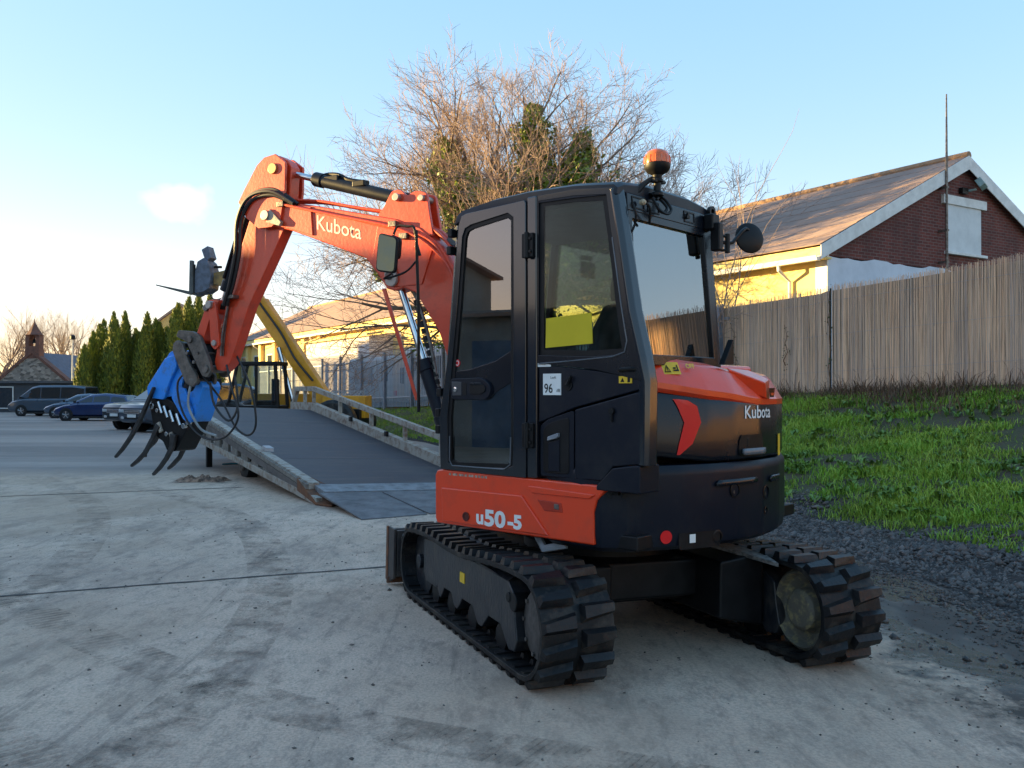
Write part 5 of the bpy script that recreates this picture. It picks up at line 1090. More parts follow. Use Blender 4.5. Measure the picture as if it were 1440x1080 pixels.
q = MB(BM); q.box((0, 1.46, 3.155), (.09, .14, .05)); q.build('cylinder_port', BLK, ac, bevel=.01); q = MB(BM); q.box((-.03, 1.18, 3.085), (.05, .12, .05)); q.build('cylinder_port', BLK, ac, bevel=.01)
bc_ = cyl((2.395, 2.90), (2.70, 2.19), .80, .050, .024, 'bucket_cylinder')
q = MB(BM); q.tube([(-.055, 2.46, 2.80), (-.055, 2.56, 2.56), (-.055, 2.62, 2.42)], .014, 6); q.build('cylinder_tube', BLK, bc_)
boomcyl = cyl((.40, 1.22), (.80, 2.28), .42, .058, .028, 'boom_cylinder', coff=-.03)
q = MB(BM); q.bx(-.05, .05, .52, .60, 1.2, 1.25)
# boom ram guard: two thin orange strips beside the rod, chain of hose rings
bprism([(.93, 2.24), (.62, 1.38), (.590, 1.38), (.895, 2.24)], -.080, -.066, 'cylinder_guard', BOOMRED, boomcyl, bevel=.004)
cable([(-.02, .66, 2.20), (-.03, .56, 1.95), (-.03, .49, 1.70), (-.04, .44, 1.45), (-.06, .36, 1.25)], .015, 'boom_hose', boomcyl, BM, STL)
q = MB(BM)
for i in range(13):
    t = i/12; p = Vector((-.03, .645-.20*t, 2.14-.66*t)); q.tube([p, p+Vector((0, -.012, -.035))], .022, 8)
q.build('hose_sleeve', BLK, boomcyl)
# bucket link: two side links and tie
for c in (-.115, .09):
    bprism(rounded([(2.66, 2.22), (2.74, 2.20), (2.73, 2.10), (2.71, 1.84), (2.66, 1.80), (2.61, 1.84), (2.63, 2.05)], .02, 3), c, c+.025, 'arm_link', BOOMRED, EX, bevel=.004)
bprism(rounded([(2.65, 2.24), (2.78, 2.24), (2.82, 2.16), (2.93, 1.92), (2.90, 1.86), (2.84, 1.88), (2.76, 2.08), (2.68, 2.12)], .02, 3), -.08, .08, 'tipping_link', BOOMRED, EX, bevel=.006)
pin(2.72, 2.19, -.14, .14, .034, EX, 'link_pin', MATS['pale_pin_cap']); pin(2.665, 1.86, -.13, .13, .026, EX, 'link_pin', MATS['pale_pin_cap']); pin(2.795, 2.17, -.10, .10, .030, EX, 'link_pin')
# hoses: down from boom to arm, then to the attachment
HOSE = mat('hose_black', (.012, .012, .014), .4)
for i, (c, dt) in enumerate(((-.10, 0), (-.12, .05), (-.085, .10))):
    cable([(c, 1.80-.02*i, 2.97), (c-.03, 2.0, 3.06+.025*i), (c-.03, 2.22+dt*.5, 3.04+.02*i), (c-.03, 2.34+dt*.6, 2.88), (c-.03, 2.36+dt*.6, 2.62), (c-.02, 2.44+dt*.5, 2.36), (c, 2.54+dt*.3, 2.18)], .016, 'hydraulic_hose', ARM, BM, HOSE, 7)
for i in range(3):
    cable([(-.085+.022*i, 2.52+.03*i, 2.24), (-.085+.022*i, 2.60, 1.95), (-.085+.02*i, 2.62, 1.75)], .010, 'steel_pipe', ARM, BM, STL, 6)
q = MB(BM); q.box((-.09, 2.50, 2.25), (.07, .12, .03)); q.build('pipe_clamp', STL, ARM, bevel=.004)
# quick coupler
CPM = mat('coupler_grey_brown', (.17, .145, .125), .5, .5, col2=(.085, .072, .065), scale=14, bump=.2)
for c in (-.12, .085):
    cp = bprism(rounded([(3.13, 1.93), (3.10, 1.985), (2.93, 1.97), (2.84, 1.93), (2.72, 1.70), (2.70, 1.62), (2.75, 1.565), (2.81, 1.58), (2.90, 1.72), (3.00, 1.88)], .02, 3), c, c+.035, 'coupler_plate', CPM, EX, bevel=.006)
    bprism(rounded([(3.15, 1.87), (3.10, 1.90), (3.04, 1.87), (2.96, 1.70), (2.86, 1.58), (2.86, 1.52), (2.92, 1.48), (3.00, 1.52), (3.08, 1.66), (3.16, 1.80)], .02, 3), c-.012, c+.02, 'coupler_hook', CPM, cp, bevel=.006)
for t, z, r_ in ((2.95, 1.90, .03), (3.10, 1.86, .026), (2.76, 1.64, .034), (2.93, 1.53, .03), (2.98, 1.78, .016), (2.90, 1.70, .016), (2.85, 1.78, .012)): pin(t, z, -.135, .135, r_, EX, 'coupler_pin')
q = MB(BM); q.prism([(3.05, 1.93), (2.92, 1.93), (2.80, 1.68), (2.90, 1.60), (3.02, 1.74)], -.07, .07, bmf); q.build('coupler_core', BLK, EX, bevel=.01)

# ---- left door mirror on its bracket and the slim work light stay
q = MB(U); q.tube([(-.99, .42, 2.02), (-1.02, .50, 2.03), (-1.05, .60, 2.50), (-1.02, .70, 2.52)], .009, 8)
mirx = MB(BM)
def mpt(px): return px
ML = [(.705, 2.60), (.53, 2.55), (.555, 2.29), (.73, 2.32)]
q = MB(BM); q.prism(rounded(ML, .04, 4), -.40, -.43, bmf); mr_ = q.build('door_mirror', BLK, EX, bevel=.010)
q = MB(BM); q.prism(rounded(scale_in(ML, .012), .03, 4), -.4315, -.4325, bmf); q.build('mirror_glass', mat('dark_reflection_mirror', (.10, .11, .09), .05, 1, col2=(.12, .12, .08)), mr_)  # glass kept dark olive: a dark reflection painted into its colour
q = MB(BM); q.prism(rounded([(.62, 2.585), (.53, 2.55), (.545, 2.40), (.60, 2.40)], .03, 3), -.37, -.40, bmf); q.build('mirror_shell', BLK, mr_, bevel=.01)
cable([(-.385, .60, 2.58), (-.36, .58, 2.645), (-.36, .50, 2.635), (-.36, .44, 2.62), (-.35, .42, 2.50), (-.34, .40, 2.42)], .010, 'mirror_stay', EX, BM)
cable([(-.36, .42, 2.60), (-.35, .42, 2.40), (-.33, .42, 2.0), (-.33, .42, 1.6), (-.33, .42, 1.30)], .012, 'door_stay', EX, BM)
cable([(-.38, .62, 2.30), (-.36, .70, 2.27), (-.35, .52, 2.31), (-.34, .42, 2.40)], .008, 'mirror_stay', EX, BM)
q = MB(U)
for z in (1.20, 1.30, 1.42, 2.25, 2.35): q = MB(U); q.bx(-.985, -.94, .44-.10*max(0, (z-1.3)), .475-.10*max(0, (z-1.3)), z, z+.05); q.build('door_catch', BLK, EX, bevel=.006)
# lamp on the boom beside the cab (dark hood)
q = MB(BM); q.prism([(.38, 2.56), (.16, 2.80), (.10, 2.78), (.12, 2.60), (.30, 2.52)], -.05, .06, bmf); q.build('boom_lamp_hood', mat('grey_hood', (.06, .07, .08), .5), BOOM, bevel=.008)

# ================================================================ GRAB hanging from the coupler
GW = EXW @ BM
GRt, GRz = 3.15, 1.30
GB = bpy.data.objects.new('log_grab', None); COL.objects.link(GB)
gw = Matrix.Translation(Bp) @ Bw @ Matrix.Translation((.05, 2.93, 1.635)) @ Matrix.Diagonal((.80, .93, .95, 1)); GB.matrix_world = gw
tag(GB, 'bright blue hydraulic grab with black curved tines hanging from the arm', 'grab')
def GL(t, z): return (t-2.98, z-1.62)
def gprism(poly, c0, c1, name, m, parent=GB, bevel=.008, rnd_=0, **k):
    P = [GL(*p) for p in poly]; P = rounded(P, rnd_, 3) if rnd_ else P; q = MB(); q.prism(P, c0, c1, bmf); return q.build(name, m, parent, bevel=bevel, **k)
gprism([(3.02, 1.60), (3.12, 1.68), (3.22, 1.50), (3.10, 1.36), (2.98, 1.44)], -.09, .09, 'rotator_head', mat('rotator_grey', (.16, .15, .15), .35, .6), rnd_=.03)
q = MB(); p0 = Vector((0, *GL(3.03, 1.62))); p1 = Vector((0, *GL(3.16, 1.40))); q.tube([p0, p1], .13, 24); q.build('rotator_drum', BLK, GB, bevel=.01)
BLF = gprism([(3.36, 1.79), (3.27, 1.815), (3.16, 1.76), (3.12, 1.66), (3.16, 1.56), (3.20, 1.47), (3.13, 1.41), (3.05, 1.42), (2.99, 1.50), (2.94, 1.52), (2.91, 1.46), (2.95, 1.36), (3.00, 1.22), (3.05, 1.13), (3.10, 1.15), (3.14, 1.28), (3.28, 1.38), (3.45, 1.36), (3.62, 1.40), (3.60, 1.50)], -.13, .13, 'blue_frame', BLUE, rnd_=.025, bevel=.012)
for c in (-.17, .13):
    gprism([(3.38, 1.74), (3.26, 1.76), (3.22, 1.66), (3.32, 1.52), (3.40, 1.34), (3.62, 1.36), (3.64, 1.46)], c, c+.04, 'blue_cheek', BLUE, BLF, rnd_=.03, bevel=.01)
gprism([(3.12, 1.45), (3.02, 1.22), (3.06, 1.12), (3.14, 1.16), (3.30, 1.36), (3.26, 1.46)], -.165, -.135, 'blue_brace', BLUE, BLF, rnd_=.02)
BD = gprism([(3.60, 1.38), (3.40, 1.36), (3.10, 1.24), (3.06, 1.16), (3.12, 1.06), (3.26, .86), (3.38, .85), (3.44, .95), (3.52, .98), (3.58, 1.10), (3.62, 1.26)], -.14, .14, 'grab_body', BLK, rnd_=.03)
for (t, z) in ((3.46, 1.27), (3.38, 1.23), (3.30, 1.19), (3.21, 1.16)):
    q = MB(); a = GL(t, z); q.tube([(-.165, a[0]+.02, a[1]+.05), (-.165, a[0]-.03, a[1]-.055)], .017, 12); q.build('chrome_ram', CHR, BD)
for (t, z, r_) in ((3.56, 1.28, .03), (3.49, 1.24, .02), (3.13, 1.10, .026), (3.08, 1.13, .018), (3.36, 1.02, .022)):
    q = MB(); a = GL(t, z); q.tube([(-.18, *a), (-.12, *a)], r_, 12); q.build('grab_bolt', CHR, BD, bevel=.003)
for (t, z) in ((3.47, 1.08), (3.30, .99)):
    q = MB(); a = GL(t, z); M_ = Matrix.Translation((-.15, *a)) @ Matrix.Rotation(R(-25), 4, 'X'); q.box((0, 0, 0), (.03, .04, .10), M_); q.build('steel_block', ALUW, BD, bevel=.004)
TIN = mat('tine_steel', (.055, .055, .058), .35, .5, col2=(.03, .028, .028), scale=14)
def tine(pts, c, wt, name='tine'):
    P = [Vector(GL(*p)) for p in pts]; L_, Rr = [], []
    for i, p in enumerate(P):
        d = (P[min(i+1, len(P)-1)]-P[max(i-1, 0)]).normalized(); n = Vector((-d.y, d.x)); ww = wt[i]*.62; L_.append(tuple(p+n*ww)); Rr.append(tuple(p-n*ww))
    q = MB(); q.prism(L_+Rr[::-1], c-.02, c+.02, bmf); return q.build(name, TIN, GB, bevel=.006)
tine([(3.50, 1.46), (3.58, 1.33), (3.70, 1.14), (3.83, .98), (3.95, .86), (4.05, .78)], -.20, [.018, .030, .033, .030, .026, .018])
tine([(3.48, 1.10), (3.56, .97), (3.66, .84), (3.76, .76), (3.86, .70)], -.16, [.05, .035, .030, .028, .020])
tine([(3.26, 1.02), (3.28, .90), (3.36, .79), (3.45, .70), (3.54, .63)], -.17, [.06, .040, .032, .028, .020])
tine([(3.60, 1.30), (3.74, 1.10), (3.88, .92), (4.02, .82), (4.02, .76)], .18, [.03, .033, .030, .026, .018])
tine([(3.40, 1.05), (3.42, .90), (3.50, .78), (3.60, .70), (3.66, .66)], .16, [.05, .035, .030, .028, .020])
# hoses that loop from the arm down to the grab
def hz(pts, r_=.0105, m=HOSE): cable([(c, t-2.98, z-1.62) for c, t, z in pts], r_, 'hydraulic_hose', GB, None, m, 8)
hz([(-.14, 2.60, 1.66), (-.18, 2.50, 1.45), (-.20, 2.40, 1.20), (-.20, 2.55, 1.02), (-.20, 2.78, .99), (-.20, 2.98, 1.08), (-.22, 3.12, 1.28), (-.22, 3.16, 1.50), (-.18, 3.08, 1.60)])
hz([(-.06, 2.54, 1.74), (-.10, 2.33, 1.45), (-.10, 2.27, 1.14), (-.10, 2.36, 1.03), (-.10, 2.52, 1.10), (-.1, 2.70, 1.34), (-.12, 2.92, 1.56)])
hz([(-.13, 2.82, 1.50), (-.2, 2.70, 1.30), (-.2, 2.52, 1.16), (-.16, 2.44, 1.30), (-.14, 2.50, 1.56)], .012)
hz([(-.12, 3.02, 1.62), (-.2, 3.0, 1.5), (-.22, 3.02, 1.3), (-.2, 2.94, 1.14), (-.18, 2.86, 1.06), (-.17, 2.7, 1.02)], .012, GREY)
# ================================================================ tilting loading ramp
RA = empty('loading_ramp', (-2.42, 11.4, 0), R(32.75), 'long steel loading ramp with dark deck and pale side rails sloping down to the concrete', 'ramp')
SL = .1345
def rz(x, y): return .18-.042*x+(SL*y if y < 7.1 else SL*7.1)
def slab(x0, x1, y0, y1, dz0, dz1, name, m, parent=RA, bevel=.004):
    q = MB(); vs = [(x, y, rz(x, y)+dz) for dz in (dz0, dz1) for x, y in ((x0, y0), (x1, y0), (x1, y1), (x0, y1))]
    q.add(vs, [(3, 2, 1, 0), (4, 5, 6, 7), (0, 1, 5, 4), (1, 2, 6, 5), (2, 3, 7, 6), (3, 0, 4, 7)]); return q.build(name, m, parent, bevel=bevel)
DECK = mat('deck_blue_black', (.030, .027, .037), .55, col2=(.085, .070, .066), scale=3.2, detail=12, bump=.25, bscale=30, stretch=(.25, 2.5, 1), lo=.45, hi=.7)
DKC = mat('deck_pale_strip', (.24, .24, .25), .7, col2=(.13, .125, .13), scale=6, bump=.2)
FLP = mat('flap_plate', (.16, .155, .16), .65, col2=(.085, .080, .085), scale=4, bump=.3)
for i in range(4):
    y0, y1 = (.30, 2.0, 3.7, 5.4)[i], (2.0, 3.7, 5.4, 7.1)[i]
    slab(0.04, 2.42, y0+.003, y1-.003, -.05, 0, 'deck_plate', DECK)
slab(0.04, 2.42, 7.1, 8.4, -.05, 0, 'deck_plate', DECK)
slab(-.02, 2.44, -.12, .297, -.08, .002, 'end_strip', DKC)
for i in range(3):
    x0 = -.10+.86*i; q = MB(); za, zb = rz(x0, -.12)-.01, .012
    vs = [(x0, -.14, za), (x0+.83, -.14, za-.035), (x0+.76, -1.62, zb+gz(-1.5, 10)), (x0-.06, -1.62, zb), (x0, -.14, za-.03), (x0+.83, -.14, za-.065), (x0+.76, -1.62, zb-.014), (x0-.06, -1.62, zb-.014)]
    q.add(vs, [(0, 1, 2, 3), (7, 6, 5, 4), (0, 4, 5, 1), (1, 5, 6, 2), (2, 6, 7, 3), (3, 7, 4, 0)]); q.build('ramp_flap', FLP, RA, bevel=.004)
slab(-.10, .045, .25, 7.1, -.09, .035, 'side_beam', ALUW); slab(-.135, -.10, .25, 7.1, -.05, .015, 'side_lip', WOODG); slab(-.125, -.10, .25, 7.1, -.16, -.062, 'side_lip', mat('beam_lower_grey', (.13, .11, .10), .7))  # last strip: darker grey, below the side beam
slab(-.02, .10, 2.3, 2.5, .036, .10, 'pale_block', mat('pale_block', (.45, .42, .42), .6), bevel=.01)
q = MB(); q.add([(-.14, .60, rz(0, .6)+.03), (.05, .60, rz(0, .6)+.036), (.32, -.10, .10), (-.05, -.42, .03), (-.14, -.10, .03), (-.14, .60, .12), (.05, .60, .12), (.32, -.10, .02), (-.05, -.42, .005), (-.14, -.1, .0)],
                [(0, 1, 2, 3, 4), (5, 9, 8, 7, 6), (0, 5, 6, 1), (1, 6, 7, 2), (2, 7, 8, 3), (3, 8, 9, 4), (4, 9, 5, 0)]); q.build('rusty_end_shoe', RUST, RA, bevel=.008)
chz = lambda y: .05+.082*y
q = MB(); vs = [(x, y, chz(y)+dz) for dz in (-.05, .05) for x, y in ((-.13, -.1), (-.05, -.1), (-.05, 7.4), (-.13, 7.4))]; q.add(vs, [(3, 2, 1, 0), (4, 5, 6, 7), (0, 1, 5, 4), (1, 2, 6, 5), (2, 3, 7, 6), (3, 0, 4, 7)]); q.build('lower_chord', ALUW, RA, bevel=.004)
for i in range(12):
    y = .75+.55*i; top = rz(0, y)-.10; bot = chz(y)+.05
    if top-bot < .03: continue
    q = MB(); q.prism([(y, bot), (y+.34, bot+.025), (y+.34, top-.02), (y, top-.02)], -.115, -.07, cyz); q.build('side_stiffener', WOODG, RA, bevel=.003)
    q = MB(); q.bx(0, 2.4, y+.36, y+.44, top-.08, top); q.build('cross_member', mat('cross_member_brown', (.045, .030, .026), .85), RA)
q = MB(); q.bx(-.02, .04, .9, 7.2, .5, .52)
for x in (.15, 2.3):
    q = MB(); q.bx(x-.05, x+.05, 6.3, 6.4, -.05, .85); q.bx(x-.14, x+.14, 6.2, 6.5, -.05, -.02); q.build('support_leg', BLK, RA, bevel=.005)
    q = MB(); q.lathe([(.1, -.1), (.30, -.09), (.31, 0), (.30, .09), (.1, .1)], (x+.1, 4.1, .26), (1, 0, 0), 20); wq = q.build('support_wheel', RUB, RA, bevel=.01)
    q = MB(); q.lathe([(.02, 0), (.17, .01), (.16, .03), (.05, .05)], (x-.01, 4.1, .26), (-1, 0, 0), 16); q.build('wheel_disc', STL, wq)
slab(2.42, 2.56, .1, 7.1, -.12, .16, 'right_kerb', ALUW); slab(2.42, 2.56, 7.1, 8.4, -.12, .16, 'right_kerb', ALUW)
slab(2.44, 2.53, .1, 7.1, .40, .50, 'right_rail', ALUW); slab(2.44, 2.53, 7.1, 8.2, .40, .50, 'right_rail', ALUW)
for y in (.25, 1.4, 2.7, 4.1, 5.6, 7.06, 7.6): slab(2.455, 2.515, y, y+.07, .155, .405, 'rail_post', ALUW)
q = MB(); q.add([(2.45, 8.2, rz(2.5, 8)+.5), (2.53, 8.2, rz(2.5, 8)+.5), (2.53, 8.45, rz(2.5, 8)+.1), (2.45, 8.45, rz(2.5, 8)+.1), (2.45, 8.1, rz(2.5, 8)+.42), (2.53, 8.1, rz(2.5, 8)+.42), (2.53, 8.35, rz(2.5, 8)+.08), (2.45, 8.35, rz(2.5, 8)+.08)], [(0, 1, 2, 3), (7, 6, 5, 4), (0, 4, 5, 1), (1, 5, 6, 2), (2, 6, 7, 3), (3, 7, 4, 0)]); q.build('rail_end', ALUW, RA)
for y in (3.3, 4.9): 
    q = MB(); q.box((2.40, y, rz(2.4, y)+.17), (.05, .10, .09)); q.build('rail_hook', BLK, RA, bevel=.01)

# crumpled cloth lying by the ramp
CL = bpy.data.objects.new('sack', None); bpy.data.objects.remove(CL)
r_ = random.Random(5); nxx, nyy = 46, 22; q = MB(); vs = []
for j in range(nyy):
    for i in range(nxx):
        u = i/(nxx-1)*2-1; v = j/(nyy-1)*2-1; e = max(0, 1-(abs(u)**2.4+abs(v)**2.4)); rag = 1+.13*math.sin(5*math.atan2(v, u))+.06*math.sin(11*math.atan2(v, u))
        h = e**.5*(.050+.030*math.sin(u*9+v*4)+.022*math.sin(v*13-u*5)+.018*math.sin(u*23+2)+.012*math.sin(v*29+u*17))
        vs.append((u*.40*rag, v*.21*rag, max(.003, h)))
q.add(vs, [(j*nxx+i, j*nxx+i+1, (j+1)*nxx+i+1, (j+1)*nxx+i) for j in range(nyy-1) for i in range(nxx-1)])
ck = q.build('crumpled_sack', mat('brown_sacking', (.36, .22, .15), .95, col2=(.10, .062, .045), scale=9, lo=.42, hi=.58, bump=.5), smooth=60, fix=False); ck.location = (-4.95, 14.2, 0); ck.rotation_euler = (0, 0, R(6))
tag(ck, 'crumpled brown sacking lying on the concrete by the ramp', 'sack')
q = MB(); q.tube([(-5.6+.09*i, 17.2+.12*math.sin(i*.6)+.02*i, .02) for i in range(16)], .016, 6); hs_ = q.build('blue_hose', mat('teal_hose', (.03, .20, .26), .4)); tag(hs_, 'thin teal hose lying on the ground beyond the sack', 'hose')

# ================================================================ telehandler
TH = empty('telehandler', (-5.95, 24.2, gz(-6, 24)), R(82), 'yellow telehandler with raised boom and pallet forks behind the ramp', 'telehandler')
TY = mat('telehandler_yellow', (.76, .33, .008), .45, col2=(.58, .24, .008), scale=3, coat=.2)
# local x right (towards the fence), y forward (to the left of the picture)
def tb(*a, name='x', m=TY, bevel=.02, parent=TH): q = MB(); q.bx(*a); return q.build(name, m, parent, bevel=bevel)
tb(-.45, .45, -2.0, 2.2, .55, .95, name='chassis', m=BLK)
tb(.20, 1.05, -.6, 1.3, .60, 1.35, name='engine_cover'); tb(-.25, .35, -2.1, -.9, .7, 1.30, name='counterweight'); tb(.3, .9, -1.9, -.7, .7, 1.2, name='rear_guard', m=BLK)
for x in (-.85, .85):
    for y in (-1.45, 1.45):
        q = MB(); q.lathe([(.25, -.17), (.52, -.17), (.60, -.12), (.61, 0), (.60, .12), (.52, .17), (.25, .17)], (x, y, .60), (1, 0, 0), 24); w_ = q.build('wheel', RUB, TH, bevel=.01)
        q = MB(); q.lathe([(.02, -.15), (.27, -.15), (.28, .15), (.02, .15)], (x, y, .60), (1, 0, 0), 18); q.build('rim', TY, w_)
# open framed cab on the near side
CB = tb(-1.05, -.30, .0, 1.45, .80, 1.05, name='cab_base', m=BLK)
for (x, y0, y1, r0) in ((-1.0, .02, .10, .05), (-.36, .02, .10, .05), (-1.0, 1.42, 1.15, .045), (-.36, 1.42, 1.15, .045), (-1.0, .62, .62, .04)):
    q = MB(); q.tube([(x, y0, 1.0), (x, y0*.3+y1*.7, 1.75), (x, y1, 2.13)], r0, 6); q.build('cab_pillar', BLK, TH)
tb(-1.06, -.30, .02, 1.22, 2.10, 2.20, name='cab_roof', m=BLK)
tb(-1.0, -.99, .66, 1.20, 1.15, 2.08, name='cab_window', m=glass('cab_pale_glass', (.75, .82, .85), 1.6), bevel=0); tb(-1.0, -.99, .12, .58, 1.15, 2.08, name='cab_window', m=MATS['cab_pale_glass'], bevel=0)
tb(-.85, -.5, .25, .75, 1.05, 1.18, name='seat', m=SEAT, bevel=.03); tb(-.85, -.5, .18, .28, 1.15, 1.75, name='seat_back', m=SEAT, bevel=.03)
q = MB(); q.tube([(-.98, 1.4, 1.5), (-1.15, 1.55, 1.55)], .015, 6); q.box((-1.2, 1.58, 1.6), (.05, .18, .28)); q.build('mirror', BLK, TH, bevel=.01)
def bseg(a, b, w, h, name, m=TY, x=.12, parent=TH):
    a = Vector(a); b = Vector(b); d = (b-a).normalized(); n = Vector((-d.y, d.x)); q = MB(); q.prism([tuple(a+n*h/2), tuple(b+n*h/2), tuple(b-n*h/2), tuple(a-n*h/2)], x-w/2, x+w/2, cyz); return q.build(name, m, parent, bevel=.02)
BT = bseg((-1.0, .95), (1.02, 3.86), .36, .42, 'boom'); bseg((.85, 3.62), (1.55, 4.62), .26, .32, 'inner_boom', parent=TH)
q = MB(); q.prism([(1.35, 4.40), (1.45, 4.72), (1.62, 4.82), (2.30, 4.68), (2.30, 4.36), (1.75, 4.24)], -.05, .28, cyz); q.build('boom_nose', mat('worn_yellow', (.32, .20, .06), .6, col2=(.12, .09, .05), scale=6), TH, bevel=.02)
cable([(-.12, -.6, 1.7), (-.14, -.1, 2.3), (-.14, .3, 3.0), (-.12, .9, 3.8), (-.10, 1.2, 4.3)], .03, 'boom_hose', BT, None, HOSE)
q = MB(); q.tube([(-.18, -.1, 1.0), (-.18, .35, 2.6)], .06, 10); q.build('lift_cylinder', CHR, TH)
FC = MB(); FC.prism([(2.34, 4.24), (2.28, 4.62), (2.38, 4.98), (2.50, 5.08), (2.68, 4.98), (2.76, 4.66), (2.80, 4.10), (2.5, 4.14)], -.22, .36, cyz); fc = FC.build('fork_carriage', mat('carriage_blue_grey', (.10, .13, .19), .5, col2=(.06, .07, .09), scale=8), TH, bevel=.02)
q = MB(); q.prism([(2.50, 4.98), (2.62, 5.32), (2.44, 5.42), (2.34, 5.10)], -.1, .25, cyz); q.build('carriage_top', MATS['carriage_blue_grey'], fc, bevel=.01)
for x in (-.20, .0, .18, .34):
    q = MB(); q.bx(x-.02, x+.02, 2.74, 2.80, 4.12, 4.9); q.build('carriage_bar', BLK, fc, bevel=.004)
for x in (-.24, .32):
    q = MB(); q.prism([(2.78, 5.0), (2.86, 5.0), (2.88, 4.16), (3.85, 4.36), (3.85, 4.33), (2.86, 4.06), (2.76, 4.10)], x-.06, x+.06, cyz); q.build('fork', mat('fork_steel', (.09, .10, .10), .5, .4), TH, bevel=.006)
q = MB(); q.box((.12, 2.24, 4.86), (.08, .2, .06)); q.build('nose_bracket', BLK, TH)
cable([(-.1, 1.85, 4.2), (-.12, 2.0, 3.98), (-.12, 2.25, 3.95), (-.12, 2.4, 4.15)], .018, 'nose_hose', TH, None, HOSE)

